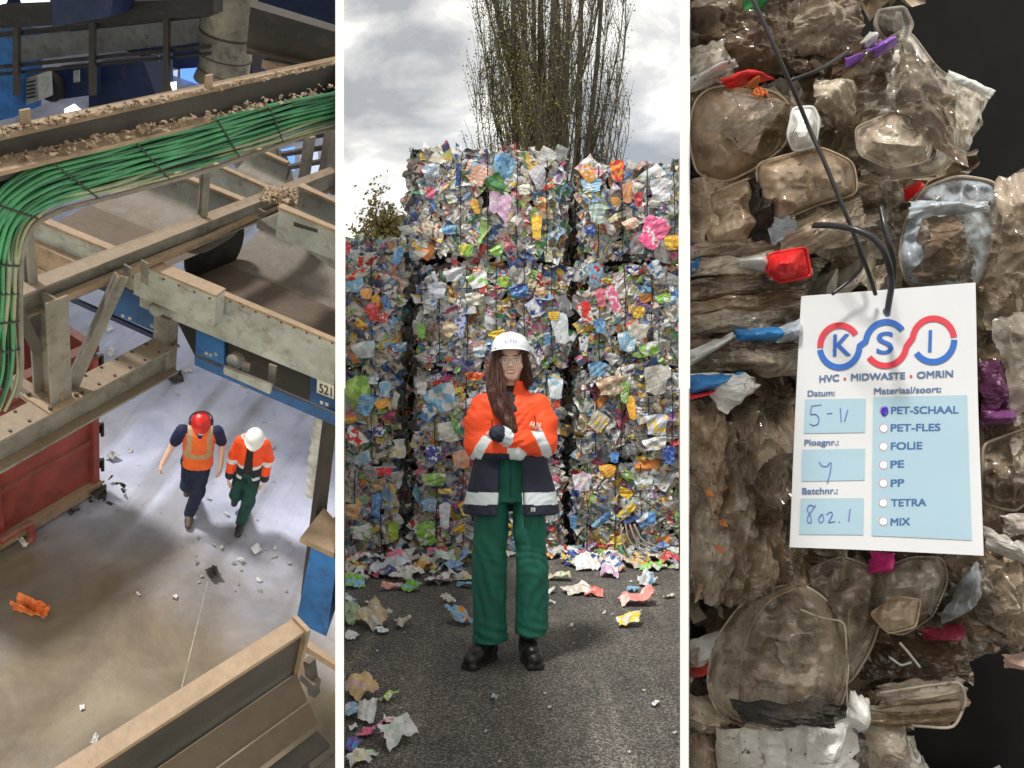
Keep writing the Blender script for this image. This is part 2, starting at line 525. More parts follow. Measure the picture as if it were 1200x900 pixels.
def film_mat(name, lo, hi, spot, rough=0.28, trans=0.0, scale=14, coat=0.4, b1=0.55, mid=None, transl=0.0, tones=True):
    """dirty clear plastic: grime on a pale film"""
    m, nt, b = nmat(name)
    g = nt.nodes.new('ShaderNodeNewGeometry')
    ob = nt.nodes.new('ShaderNodeTexCoord')
    n_ = noise(nt, scale, 8, 0.62, g.outputs['Position'], 0.6)
    mid = mid or tuple((p + q) / 2 for p, q in zip(lo, hi))
    c = ramp(nt, [(0.33, lo), (0.48, mid), (0.62, hi)], n_).outputs[0]
    s1 = ramp(nt, [(0.60, g3(0)), (0.68, g3(0.9))], noise(nt, scale * 5.5, 6, 0.75, g.outputs['Position'])).outputs[0]
    c = mix(nt, s1, c, spot)
    s2 = ramp(nt, [(0.66, g3(0)), (0.70, g3(1))], noise(nt, scale * 17, 3, 0.6, g.outputs['Position'])).outputs[0]
    c = mix(nt, s2, c, (.045, .03, .02))
    s3 = ramp(nt, [(0.56, g3(0)), (0.72, g3(0.55))], noise(nt, scale * 0.7, 3, 0.5, g.outputs['Position'])).outputs[0]
    c = mix(nt, s3, c, (.17, .115, .07))
    if tones:
      oi = nt.nodes.new('ShaderNodeObjectInfo')
      tone = ramp(nt, [(0, (.55, .46, .38)), (.35, (.95, .88, .80)), (.7, (1.25, 1.22, 1.18)), (1, (1.55, 1.58, 1.60))], oi.outputs['Random']).outputs[0]
      c = mix(nt, 1.0, c, tone, 'MULTIPLY')
    nt.links.new(c, b.inputs['Base Color'])
    rr = ramp(nt, [(0.35, g3(rough * 0.35)), (0.7, g3(min(1, rough * 1.7)))], noise(nt, scale * 3, 5, 0.6, g.outputs['Position'])).outputs[0]
    nt.links.new(rr, b.inputs['Roughness'])
    b.inputs['Coat Weight'].default_value = coat; b.inputs['Coat Roughness'].default_value = 0.05
    h = mix(nt, 0.45, noise(nt, scale * 2.6, 4, 0.5, g.outputs['Position'], .3), noise(nt, scale * 9, 3, 0.6, g.outputs['Position'], 0.5))
    bump(nt, b, h, b1 * .8, 0.004)
    out = nt.nodes['Material Output']
    last = b.outputs[0]
    if transl:
        tl = N(nt, 'ShaderNodeBsdfTranslucent'); nt.links.new(c, tl.inputs['Color'])
        ms = N(nt, 'ShaderNodeMixShader', Fac=transl); nt.links.new(last, ms.inputs[1]); nt.links.new(tl.outputs[0], ms.inputs[2]); last = ms.outputs[0]
    if trans:
        tr = N(nt, 'ShaderNodeBsdfTransparent'); tr.inputs['Color'].default_value = (.93, .90, .84, 1)
        fr = ramp(nt, [(0.35, g3(trans * 1.3)), (0.62, g3(trans * 0.35))], n_).outputs[0]
        ms = N(nt, 'ShaderNodeMixShader'); nt.links.new(fr, ms.inputs[0]); nt.links.new(last, ms.inputs[1]); nt.links.new(tr.outputs[0], ms.inputs[2]); last = ms.outputs[0]
    nt.links.new(last, out.inputs[0])
    return m

# =================================================================== YARD (middle bay)
ZONE = None
def Y(px, py, y):            # a point seen at pixel (px,py) at depth y
    return A3([(px - 600) / F * y, y, CAMZ - (py - 450) / F * y])
def G(px, py):               # a point on the yard ground
    return Y(px, py, CAMZ * F / (py - 450))

# --- asphalt
m, nt, b = nmat('asphalt')
g_ = nt.nodes.new('ShaderNodeNewGeometry').outputs['Position']
big = noise(nt, 0.9, 5, 0.6, g_)
c = ramp(nt, [(0.35, (.058, .055, .051)), (0.65, (.115, .106, .094))], big).outputs[0]
mpn = N(nt, 'ShaderNodeMapping'); mpn.inputs['Scale'].default_value = (5, .45, 1); nt.links.new(g_, mpn.inputs['Vector'])
st = ramp(nt, [(0.5, g3(0)), (0.75, g3(.65))], noise(nt, 1.0, 6, .65, mpn.outputs[0])).outputs[0]
c = mix(nt, st, c, (.21, .19, .16))
gr = N(nt, 'ShaderNodeTexVoronoi', Scale=150.0); nt.links.new(g_, gr.inputs['Vector'])
gs = N(nt, 'ShaderNodeSeparateColor'); nt.links.new(gr.outputs['Color'], gs.inputs[0])
gc = ramp(nt, [(0.0, g3(.30)), (0.45, g3(.85)), (0.72, g3(1.4)), (0.94, g3(2.9))], gs.outputs[0]).outputs[0]
c = mix(nt, 1.0, c, gc, 'MULTIPLY')
nt.links.new(c, b.inputs['Base Color']); b.inputs['Roughness'].default_value = .88
hh = mix(nt, .5, gr.outputs['Distance'], noise(nt, 60, 5, .7, g_))
bump(nt, b, hh, .9, .012)
M_ASPHALT = m
gp = [(-300, -300, 0), (300, -300, 0), (300, 300, 0), (-.2 * 300, 300, 0), (-.2 * .3, .3, 0), (-.2 * .3, -.5, 0), (-300, -.5, 0)]
o = mk('ground', gp, [(0, 1, 2, 3, 4), (0, 4, 5, 6)], M_ASPHALT, origin=A3([0, 0, 0])); o['kind'] = 'structure'

# --- white dividers between the bays
m, nt, b = nmat('white_paint')
b.inputs['Base Color'].default_value = (.93, .93, .93, 1); b.inputs['Roughness'].default_value = .7
M_WHITE = m
def divider(s, y0, y1, zb, label):
    """tapering upright panel standing between two bays, s = x/y of its centre line"""
    t = .0098 * y0 / 2 * 1.0
    d = A3([s, 1, 0]); d /= np.linalg.norm(d); pn = A3([d[1], -d[0], 0])
    vs = []
    for y in (y0, y1):
        c0 = A3([s * y, y, 0])
        for sg in (-1, 1):
            for z in (zb if zb is not None else 0, CAMZ + .49 * y + .1):
                q = c0 + pn * t * sg; vs.append([q[0], q[1], z])
    fs = [(0, 2, 3, 1), (4, 5, 7, 6), (0, 1, 5, 4), (2, 6, 7, 3), (1, 3, 7, 5), (0, 4, 6, 2)]
    o = mk('divider_panel', vs, fs, M_WHITE, origin=A3([s * y0, y0, zb or 0]))
    tag(o, label, 'divider')
divider(-.2020, 2.2, 13.0, -6.0, 'tall thin white divider between the dark hall and the bale yard')
divider(.2020, .50, 9.2, 0, 'tall thin white divider between the bale yard and the hanging tag')

# --- bales
ZONE = 'yard'
M_PACK = packaging_mat('packaging', dirt=.24, psc=2.9)
M_CORE = simple('bale_core', (.05, .045, .04), .9, var=.6, scale=20)  # near-black core colour paints the shade between the pieces
M_WIRE = simple('black_wire', (.012, .012, .013), .45, .3, var=.2)
def face_flakes(cor, u, v, n, size, cnt, R, jn=.015, spread=.28):
    """pieces laid over a rectangle: corner, edge vectors, outward normal"""
    cor, u, v, n = map(lambda q: np.array(q, float), (cor, u, v, n))
    lu, lv = np.linalg.norm(u), np.linalg.norm(v)
    a = R.uniform(0, 1, (cnt, 1)); b_ = R.uniform(0, 1, (cnt, 1))
    bul = (1 - (2 * a - 1) ** 4) * (1 - (2 * b_ - 1) ** 4) * .035
    cen = cor + a * u + b_ * v + n * (R.normal(0, jn, (cnt, 1)) + bul - .01)
    nr = n + R.normal(0, spread, (cnt, 3))
    sz = R.uniform(*size, cnt) * R.choice([.55, .8, 1, 1.2, 1.65], cnt)
    return cen, nr, sz
def bale(x0, x1, y0, z0, z1, label, dy=1.05, seed=1, sides='lrft', dens=1.0, wires=(), hw=(), dull=.12, group='pressed bales stacked in the yard', size=(.055, .150), mat=None):
    R = np.random.default_rng(seed)
    y1 = y0 + dy
    rt = root('waste_bale', label, 'bale', ((x0 + x1) / 2, (y0 + y1) / 2, z0), group)
    cs = []
    def F_(cor, u, v, n, k): cs.append(face_flakes(cor, u, v, n, size, int(k * dens), R))
    ar = (x1 - x0) * (z1 - z0)
    F_((x0, y0, z0 + .01), (x1 - x0, 0, 0), (0, 0, z1 - z0 - .02), (0, -1, 0), ar * 620)
    sa = dy * (z1 - z0)
    if 'l' in sides: F_((x0, y0, z0), (0, dy, 0), (0, 0, z1 - z0), (-1, 0, 0), sa * 300)
    if 'r' in sides: F_((x1, y0, z0), (0, dy, 0), (0, 0, z1 - z0), (1, 0, 0), sa * 300)
    if 't' in sides: F_((x0, y0, z1), (x1 - x0, 0, 0), (0, dy, 0), (0, 0, 1), (x1 - x0) * dy * 190)
    cen = np.concatenate([c_[0] for c_ in cs]); nr = np.concatenate([c_[1] for c_ in cs]); sz = np.concatenate([c_[2] for c_ in cs])
    P, Fs, uv, ix = crumple(len(cen), cen, nr, sz, seg=5, amp=.34, folds=3, aspect=(.3, 1), curl=.35, R=R)
    P[:, 2] = np.maximum(P[:, 2], .004)
    a, b_ = pal_cols(len(cen), R, dull)
    on = lambda q: np.concatenate([q[ix], np.ones((len(ix), 1))], 1)
    mk('packaging', P, Fs, mat or M_PACK, rt, attrs={'col': on(a), 'col2': on(b_), 'fuv': uv})
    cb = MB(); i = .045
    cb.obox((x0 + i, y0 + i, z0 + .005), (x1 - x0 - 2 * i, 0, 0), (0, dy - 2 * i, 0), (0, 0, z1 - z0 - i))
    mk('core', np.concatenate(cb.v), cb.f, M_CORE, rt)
    for wx in wires:
        pts = []
        yy = y0 - .055
        for k in range(9):
            z = z0 + .02 + (z1 - z0 - .04) * k / 8
            pts.append((wx + R.normal(0, .004), yy - .03 * (1 - (2 * k / 8 - 1) ** 4) * .6, z))
        pts += [(wx, y0 + .1, z1 + .03), (wx, y1 - .05, z1 + .03)]
        v, f = tube(pts, .0042, 5); mk('wire', v, f, M_WIRE, rt)
    for wz in hw:
        pts = [(x0 - .03, y0 + .3, wz), (x0 - .02, y0 - .01, wz)] + [(x0 + (x1 - x0) * k / 7, y0 - .07, wz + R.normal(0, .005)) for k in range(1, 7)] + [(x1, y0 - .04, wz)]
        v, f = tube(pts, .0035, 5); mk('wire', v, f, M_WIRE, rt)
    return rt
YB = 7.5
X = lambda px, y=YB: (px - 600) / F * y
Z = lambda py, y=YB: CAMZ - (py - 450) / F * y
W = lambda *p: [X(q) for q in p]
bale(X(490), X(656), YB, Z(650), Z(552), 'lowest bale of the middle stack, directly behind the legs of the woman in green trousers', seed=21, wires=W(512, 543, 572, 634))
bale(X(489), X(655), YB + .02, Z(546), Z(437), 'second bale up in the middle stack, level with the orange jacket of the woman', seed=22, wires=W(511, 546, 574, 606, 640))
bale(X(493), X(662), YB - .03, Z(430), Z(311), 'third bale up in the middle stack, level with the white hard hat of the woman', seed=23, wires=W(516, 548, 582, 614, 646), hw=(Z(340),))
bale(X(483), X(658), YB - .05, Z(303), Z(180), 'topmost bale of the middle stack, under the bare poplar, the highest in the yard', seed=24, wires=W(541, 572, 606, 640), sides='lrft', dens=1.1, dull=.2)
bale(X(674), X(812), YB + .03, Z(650), Z(543), 'lowest bale of the right stack with plastic strips hanging out at the ground', seed=25, wires=W(688, 720, 750), sides='lft')
bale(X(678), X(812), YB, Z(535), Z(432), 'second bale up in the right stack, caged in a grid of upright and level wires', seed=26, wires=W(697, 727, 758, 786), hw=(Z(457), Z(484), Z(511)), sides='lft')
bale(X(681), X(812), YB + .04, Z(426), Z(312), 'third bale up in the right stack, with a pink and white wrapper in its face', seed=27, wires=W(702, 732, 764), sides='lft')
bale(X(680), X(812), YB + .06, Z(305), Z(192), 'topmost bale of the right stack with a big pink printed bag showing', seed=28, wires=W(701, 729, 758, 790), sides='lft', dull=.2)
bale(X(388), X(460), YB + .05, Z(650), Z(549), 'lowest bale of the left stack, at the edge of the dark gap', seed=29, wires=W(416, 447), sides='rft')
bale(X(388), X(458), YB + .03, Z(542), Z(438), 'second bale up in the left stack, lime green and blue cartons in its face', seed=30, wires=W(436,), sides='rft')
bale(X(388), X(466), YB, Z(431), Z(300), 'third bale up in the left stack, its sloping top below the yellow sky', seed=31, wires=W(405, 437), sides='rft', dens=1.1)
bale((395 - 600) / F * 10, (492 - 600) / F * 10, 10, CAMZ + .055 * 10, CAMZ + .168 * 10, 'farther bale showing just above the left stack, below the leafy bush', seed=32, sides='ft', dull=.25)
# gap filling: the second rows of the stacks behind, kept sparse so the dark core paints the gap's shade
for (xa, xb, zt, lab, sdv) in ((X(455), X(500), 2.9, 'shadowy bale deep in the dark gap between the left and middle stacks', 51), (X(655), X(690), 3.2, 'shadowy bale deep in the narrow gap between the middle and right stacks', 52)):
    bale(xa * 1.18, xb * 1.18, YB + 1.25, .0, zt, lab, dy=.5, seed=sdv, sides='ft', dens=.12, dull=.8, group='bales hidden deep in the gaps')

# --- single eye-catching pieces in the bale faces, as parts of their bales
def find(lbl): return next(o_ for o_ in C.objects if o_.get('label', '').startswith(lbl))
def patch(par, px, py, w, h, ang, col, col2, y=YB - .12, name='carton', seg=9, seed=0, amp=.2):
    R = np.random.default_rng(seed + int(px * 7 + py))
    sz = w / F * y
    P, Fs, uv, ix = crumple(1, Y(px, py, y)[None], A3([[R.normal(0, .1), -1, R.normal(0, .1)]]), A3([sz]), seg=seg, amp=amp, aspect=(h / w, h / w), curl=.3, folds=4, R=R)
    k = len(P)
    c0 = Y(px, py, y); d = P - c0
    # piece lies in a plane facing the camera: turn it to the angle wanted
    a = math.radians(ang)
    t, b_ = A3([math.cos(a), 0, math.sin(a)]), A3([-math.sin(a), 0, math.cos(a)])
    g = np.linspace(-.5, .5, seg); U, V = np.meshgrid(g, g, indexing='ij'); U, V = U.ravel(), V.ravel()
    yo = d[:, 1]
    P = c0 + (U * sz * (1 + .12 * np.sin(V * 5)))[:, None] * t + (V * sz * h / w * (1 + .1 * np.sin(U * 6 + 1)))[:, None] * b_
    P[:, 1] += yo
    return mk(name, P, Fs, M_PACK, par, attrs={'col': np.tile(A3([*col, 1.]), (k, 1)), 'col2': np.tile(A3([*col2, 1.]), (k, 1)), 'fuv': uv})
b_top, b_rt, b_r3, b_r2, b_r1 = find('topmost bale of the middle'), find('topmost bale of the right'), find('third bale up in the right'), find('second bale up in the right'), find('lowest bale of the right')
b_m3, b_m2, b_m1 = find('third bale up in the middle'), find('second bale up in the middle'), find('lowest bale of the middle')
b_l1, b_l2, b_l3 = find('lowest bale of the left'), find('second bale up in the left'), find('third bale up in the left')
WH = (.74, .76, .77); BL = (.08, .28, .62); LB = (.25, .52, .75); OR = (.85, .36, .03); YE = (.85, .62, .05); RD = (.72, .04, .03); GN = (.25, .55, .08); PK = (.80, .16, .30); DB = (.03, .06, .34); LP = (.62, .42, .62); CR = (.62, .58, .46)
for a in ((b_top, 590, 197, 22, 32, -10, LB, BL), (b_top, 559, 203, 30, 22, -35, (.75, .42, .30), LB), (b_top, 537, 205, 6, 24, 0, DB, BL), (b_top, 579, 236, 11, 26, -5, LP, WH), (b_top, 594, 246, 22, 32, 30, (.70, .45, .66), WH), (b_top, 632, 208, 17, 26, 20, (.60, .58, .68), WH),
          (b_top, 557, 242, 9, 17, 20, OR, YE), (b_top, 526, 269, 16, 10, 5, LB, BL), (b_top, 629, 266, 11, 28, 0, YE, OR), (b_top, 601, 262, 14, 22, -20, CR, YE), (b_top, 505, 226, 10, 12, 0, PK, RD), (b_top, 614, 222, 14, 12, 10, CR, WH), (b_top, 643, 218, 14, 6, 40, RD, GN), (b_top, 501, 267, 12, 16, 0, CR, (.4, .3, .2)), (b_top, 546, 293, 16, 13, 0, GN, YE), (b_top, 582, 294, 13, 11, 30, GN, WH), (b_top, 505, 200, 20, 16, 10, (.3, .38, .5), WH), (b_top, 640, 184, 18, 20, -35, WH, CR),
          (b_rt, 689, 203, 14, 20, 30, OR, WH), (b_rt, 723, 200, 15, 24, 0, RD, OR), (b_rt, 693, 217, 22, 15, 0, LB, WH), (b_rt, 697, 230, 12, 14, 20, BL, YE), (b_rt, 735, 226, 11, 22, 0, (.85, .40, .25), OR), (b_rt, 748, 234, 10, 15, 0, RD, PK), (b_rt, 766, 272, 27, 38, -28, (.80, .10, .28), WH), (b_rt, 788, 284, 18, 16, 0, YE, OR), (b_rt, 721, 236, 9, 10, 0, OR, YE), (b_rt, 692, 270, 12, 10, 0, DB, BL), (b_rt, 739, 262, 17, 12, 20, (.75, .42, .30), CR), (b_rt, 700, 250, 18, 22, 0, (.45, .60, .55), WH), (b_rt, 775, 222, 24, 26, 0, (.66, .68, .72), WH),
          (b_r3, 704, 349, 11, 20, 10, (.85, .25, .28), PK), (b_r3, 719, 350, 12, 30, 18, PK, WH), (b_r3, 686, 366, 15, 24, 20, RD, WH), (b_r3, 748, 366, 13, 13, 0, YE, OR), (b_r3, 741, 316, 16, 11, 0, WH, DB), (b_r3, 769, 316, 14, 20, 30, WH, BL), (b_r3, 698, 322, 16, 26, 0, LB, RD), (b_r3, 703, 382, 13, 16, 15, BL, LB), (b_r3, 762, 409, 22, 14, 20, GN, WH), (b_r3, 778, 350, 16, 10, 10, GN, WH), (b_r3, 735, 400, 20, 22, 0, LB, WH), (b_r3, 684, 403, 10, 18, 0, (.66, .68, .70), DB), (b_r3, 748, 388, 22, 16, 0, CR, WH),
          (b_r2, 769, 445, 26, 32, 0, (.62, .60, .54), WH), (b_r2, 716, 452, 30, 20, 10, (.50, .36, .24), CR), (b_r2, 701, 494, 20, 20, -30, CR, YE), (b_r2, 770, 498, 24, 24, 0, (.60, .68, .80), YE), (b_r2, 740, 478, 10, 26, 10, OR, YE), (b_r2, 732, 460, 10, 24, 0, GN, WH), (b_r2, 784, 533, 14, 20, 0, DB, BL), (b_r2, 700, 433, 20, 16, 0, LB, BL), (b_r2, 768, 520, 26, 14, 10, WH, CR), (b_r2, 720, 536, 10, 12, 0, BL, DB),
          (b_r1, 712, 552, 18, 14, 0, OR, YE), (b_r1, 755, 566, 20, 16, 10, (.6, .7, .68), WH), (b_r1, 755, 568, 9, 8, 0, OR, YE), (b_r1, 706, 610, 26, 8, 40, BL, LB), (b_r1, 735, 598, 24, 10, 45, YE, CR), (b_r1, 682, 565, 20, 20, 0, WH, LP), (b_r1, 733, 578, 16, 10, -30, YE, OR), (b_r1, 758, 610, 22, 16, 20, BL, WH), (b_r1, 672, 612, 8, 16, 0, BL, LB),
          (b_m3, 532, 322, 22, 14, 10, (.62, .66, .74), WH), (b_m3, 560, 328, 22, 18, 20, WH, GN), (b_m3, 566, 337, 10, 12, 0, RD, WH), (b_m3, 539, 382, 12, 26, 0, (.42, .48, .66), DB), (b_m3, 526, 386, 16, 16, -30, (.68, .52, .30), CR), (b_m3, 627, 361, 18, 20, 25, (.55, .58, .66), DB), (b_m3, 608, 341, 20, 15, 10, BL, DB), (b_m3, 634, 342, 14, 12, -30, (.5, .3, .15), CR), (b_m3, 641, 398, 9, 12, 0, BL, LB), (b_m3, 657, 385, 18, 34, 10, (.60, .68, .74), WH), (b_m3, 649, 370, 12, 10, 0, YE, OR), (b_m3, 512, 340, 20, 18, 0, (.55, .60, .72), WH), (b_m3, 505, 356, 14, 14, 0, (.6, .6, .6), BL), (b_m3, 494, 388, 9, 16, 0, GN, (.1, .4, .1)), (b_m3, 582, 392, 18, 10, 10, YE, OR), (b_m3, 562, 412, 14, 12, 0, (.6, .66, .7), LB), (b_m3, 556, 350, 20, 14, 0, CR, WH), (b_m3, 590, 330, 12, 12, 0, GN, YE),
          (b_m2, 517, 467, 34, 30, 20, LB, WH), (b_m2, 502, 484, 16, 18, -20, BL, WH), (b_m2, 556, 441, 20, 9, 0, OR, RD), (b_m2, 513, 449, 13, 7, 10, RD, WH), (b_m2, 538, 458, 10, 12, 45, YE, DB), (b_m2, 534, 500, 8, 16, 20, (.05, .3, .1), GN), (b_m2, 508, 532, 16, 18, 0, DB, WH), (b_m2, 541, 538, 20, 20, 0, (.6, .35, .3), OR), (b_m2, 651, 455, 16, 24, 0, (.66, .70, .72), LB), (b_m2, 652, 472, 8, 12, 0, RD, OR), (b_m2, 494, 455, 11, 14, 0, WH, (.6, .6, .6)), (b_m2, 526, 506, 24, 22, 0, (.6, .6, .52), WH),
          (b_m1, 499, 626, 22, 26, 15, GN, WH), (b_m1, 521, 576, 14, 6, 0, YE, CR), (b_m1, 538, 620, 14, 8, 20, YE, OR), (b_m1, 545, 596, 12, 16, 20, YE, DB), (b_m1, 521, 604, 12, 28, 0, (.62, .66, .76), WH), (b_m1, 503, 592, 16, 14, 0, LB, WH), (b_m1, 512, 645, 20, 8, 0, PK, RD), (b_m1, 508, 562, 26, 14, 0, (.55, .62, .40), GN), (b_m1, 648, 600, 12, 20, 0, CR, LB),
          (b_l1, 441, 592, 10, 26, -5, BL, LB), (b_l1, 450, 553, 18, 9, 0, RD, PK), (b_l1, 444, 568, 16, 12, 20, (.4, .28, .15), CR), (b_l1, 461, 622, 12, 20, 0, GN, YE), (b_l1, 412, 600, 20, 18, 0, (.7, .5, .35), OR), (b_l1, 424, 624, 24, 16, 0, WH, GN),
          (b_l2, 419, 459, 30, 32, 20, GN, (.5, .75, .2)), (b_l2, 429, 474, 18, 24, -20, LB, BL), (b_l2, 448, 473, 15, 10, 20, OR, YE), (b_l2, 451, 456, 12, 18, 0, LB, WH), (b_l2, 416, 512, 24, 16, -40, WH, RD), (b_l2, 411, 491, 12, 8, 0, OR, YE), (b_l2, 425, 538, 20, 14, 30, (.5, .62, .66), LB), (b_l2, 444, 506, 14, 10, 0, DB, WH), (b_l2, 436, 446, 14, 8, 0, WH, LB),
          (b_l3, 426, 410, 26, 18, 10, (.50, .66, .72), WH), (b_l3, 429, 344, 13, 12, 0, (.82, .42, .18), OR), (b_l3, 414, 334, 22, 16, 5, LB, WH), (b_l3, 418, 322, 26, 9, 20, CR, RD), (b_l3, 437, 366, 14, 20, 20, RD, PK), (b_l3, 449, 372, 9, 10, 0, RD, WH), (b_l3, 452, 354, 8, 14, 20, BL, DB), (b_l3, 440, 352, 9, 12, 0, OR, YE), (b_l3, 468, 407, 18, 10, 8, BL, WH), (b_l3, 406, 291, 9, 13, 0, RD, PK), (b_l3, 466, 300, 10, 20, -20, BL, LB), (b_l3, 422, 380, 14, 8, -40, YE, RD)):
    patch(*a)

# --- loose litter on the ground, each piece its own object
def litter(px, py, w, col, col2, label, cat='litter', h=.75, group=None, seed=0, lift=.5, name='crumpled_packaging', amp=.38, tilt=.22):
    R = np.random.default_rng(seed + int(px * 13 + py * 7))
    p = G(px, py); sz = w / F * p[1]
    P, Fs, uv, ix = crumple(1, p[None], A3([[R.normal(0, tilt), -abs(R.normal(0, tilt)) , 1.0]]), A3([sz * 1.15]), seg=13, amp=amp, aspect=(h, h), curl=.5, folds=5, R=R)
    P[:, 2] += .006 - P[:, 2].min()
    k = len(P)
    o = mk(name, P, Fs, M_PACK, None, origin=p, attrs={'col': np.tile(A3([*col, 1.]), (k, 1)), 'col2': np.tile(A3([*col2, 1.]), (k, 1)), 'fuv': uv})
    tag(o, label, cat, group)
    return o
GP = 'loose packaging lying on the asphalt'
for a in ((468, 870, 36, WH, (.55, .68, .62), 'large crushed white plastic bottle at the bottom left of the yard', 'bottle', 1.25),
          (457, 848, 26, PK, WH, 'pink and white torn carton touching the crushed white bottle', 'carton', .8),
          (430, 842, 42, (.66, .66, .64), WH, 'long pale grey flattened carton left of the pink torn carton', 'carton', .5),
          (422, 816, 36, (.62, .45, .22), LP, 'brown and gold paper bag with purple oval, bottom left group', 'bag', .7),
          (455, 821, 16, (.45, .62, .18), WH, 'small lime green cup above the pink torn carton', 'cup', .8),
          (430, 862, 18, PK, BL, 'round pink and blue pot lid below the long grey carton', 'lid', .9),
          (412, 880, 22, (.18, .08, .45), BL, 'violet blue wrapper at the left divider foot', 'wrapper', .7),
          (408, 840, 22, LB, WH, 'light blue carton against the left divider beside the grey carton', 'carton', .9),
          (417, 893, 26, (.72, .66, .45), WH, 'cream crumpled cup at the very bottom left of the yard', 'cup', .8),
          (414, 855, 10, WH, WH, 'small white round pot between the grey carton and the pink lid', 'pot', .9),
          (432, 888, 16, (.6, .62, .6), GN, 'small grey scrap right of the violet wrapper', 'scrap', .7),
          (538, 730, 28, LB, OR, 'blue and orange carton lying left of the green trouser leg', 'carton', .8),
          (741, 709, 40, (.85, .32, .28), (.75, .6, .55), 'large salmon red crushed carton right of the woman', 'carton', .6),
          (738, 734, 20, YE, WH, 'yellow and white carton standing alone nearest on the right', 'carton', 1.3),
          (696, 698, 24, (.78, .18, .15), (.8, .5, .45), 'red crushed carton beside a white one, right of the trousers', 'carton', .8),
          (674, 696, 26, (.62, .58, .50), WH, 'pale beige crushed carton left of the red one', 'carton', 1.1),
          (765, 668, 24, (.25, .65, .12), WH, 'bright green bowl shaped pack by the right stack', 'pack', 1.0),
          (758, 686, 28, WH, LB, 'white and light blue carton below the bright green pack', 'carton', .6),
          (745, 665, 26, CR, OR, 'cream and orange crumpled carton left of the bright green pack', 'carton', .8),
          (688, 667, 32, WH, DB, 'white and navy crumpled carton right of the trousers, nearest the bale', 'carton', .8),
          (670, 661, 26, DB, LB, 'navy blue wrapper behind the white and navy carton', 'wrapper', .5),
          (716, 674, 32, LP, WH, 'lilac and white folded carton in the middle of the right litter', 'carton', .6),
          (655, 680, 30, (.60, .56, .42), GN, 'beige bottle with round neck right of the right trouser leg', 'bottle', .5),
          (643, 695, 14, (.62, .72, .62), WH, 'pale green cup at the edge of the right trouser leg', 'cup', 1.0),
          (726, 670, 14, (.8, .42, .25), CR, 'small orange brown scrap right of the lilac carton', 'scrap', .8),
          (785, 701, 14, (.7, .66, .55), CR, 'beige scrap near the right divider', 'scrap', .7),
          (742, 693, 14, LB, (.3, .5, .6), 'light blue scrap just above the salmon carton', 'scrap', .6),
          (413, 688, 26, LB, GN, 'light blue and green carton leaning at the left divider', 'carton', .8),
          (453, 672, 54, (.62, .72, .80), PK, 'long pale blue and pink film strip across the left litter', 'film', .5),
          (510, 684, 26, (.72, .70, .66), WH, 'off white crushed cup with folds at the right end of the left litter', 'cup', .9),
          (478, 692, 28, GN, LB, 'green and blue shredded wrapper below the pale blue film', 'wrapper', .6),
          (459, 692, 22, (.8, .5, .5), OR, 'pink orange scrap left of the green and blue wrapper', 'scrap', .4),
          (494, 672, 30, (.66, .52, .30), OR, 'brown and cream cardboard above the off white cup', 'cardboard', .6),
          (519, 664, 26, (.50, .62, .52), WH, 'pale green carton beside the blue one at the bale foot', 'carton', .8),
          (535, 664, 28, (.25, .35, .75), WH, 'blue and white crumpled carton next to the left trouser leg', 'carton', .8),
          (545, 689, 18, LB, DB, 'blue and white wrapper touching the left trouser leg', 'wrapper', .6),
          (438, 735, 42, (.52, .42, .28), (.5, .5, .45), 'brown net of dirty film on the left with blue scrap on it', 'film', .8),
          (414, 729, 30, (.12, .35, .10), (.4, .5, .35), 'dark green wrapper against the left divider', 'wrapper', .8),
          (449, 742, 16, WH, LB, 'white scrap at the right lower edge of the brown net', 'scrap', .9),
          (472, 735, 20, (.62, .58, .48), CR, 'beige pot lying right of the brown net', 'pot', .8),
          (410, 748, 16, WH, WH, 'white pot at the left divider below the dark green wrapper', 'pot', 1.2),
          (408, 707, 14, WH, LB, 'white scrap alone above the dark green wrapper', 'scrap', .5),
          (525, 706, 16, (.62, .60, .58), CR, 'flat beige scrap alone above the blue and orange carton', 'scrap', .5),
          (430, 708, 8, WH, WH, 'tiny white pebble of plastic alone on the left asphalt', 'scrap', .7),
          (580, 820, 11, (.5, .54, .6), WH, 'small grey blue flat disc on the asphalt in front of the left boot', 'disc', .6),
          (768, 828, 9, (.6, .66, .75), WH, 'small pale blue chip at the right of the bare asphalt', 'scrap', .8),
          (670, 735, 9, (.75, .75, .74), WH, 'small white chip right of the right trouser hem', 'scrap', .4),
          (645, 708, 9, (.4, .4, .4), WH, 'small grey flake beside the right trouser leg', 'scrap', .6),
          (595, 652, 16, (.6, .62, .55), WH, 'grey white pot seen between the trouser legs', 'pot', .8),
          (642, 655, 16, OR, CR, 'orange yellow scrap at the right trouser leg by the bale foot', 'scrap', .7)):
    litter(*a[:7], a[7])
# many small scraps along the foot of the stacks
R = np.random.default_rng(77)
for i in range(118):
    if i < 66: px, py = R.uniform(404, 545), R.uniform(650, 684) if i % 3 else R.uniform(650, 664)
    else: px, py = R.uniform(646, 795), R.uniform(648, 668)
    a, b_ = pal_cols(1, R, .1)
    litter(px, py, R.uniform(11, 26), a[0], b_[0], 'small crushed carton or film scrap heaped along the foot of the bale stacks', 'scrap', R.uniform(.4, 1), group='small scraps heaped at the foot of the bale stacks', seed=i)
for i in range(26):
    px, py = R.uniform(405, 795), 660 + 235 * R.uniform(0, 1) ** 1.6
    if 530 < px < 640 and py < 800: px += 140
    litter(px, py, R.uniform(3, 6), R.uniform(.35, .75) * np.ones(3), (.5, .5, .5), 'tiny pale fleck of plastic scattered on the bare asphalt', 'scrap', .6, group='tiny pale flecks scattered on the asphalt', seed=i)
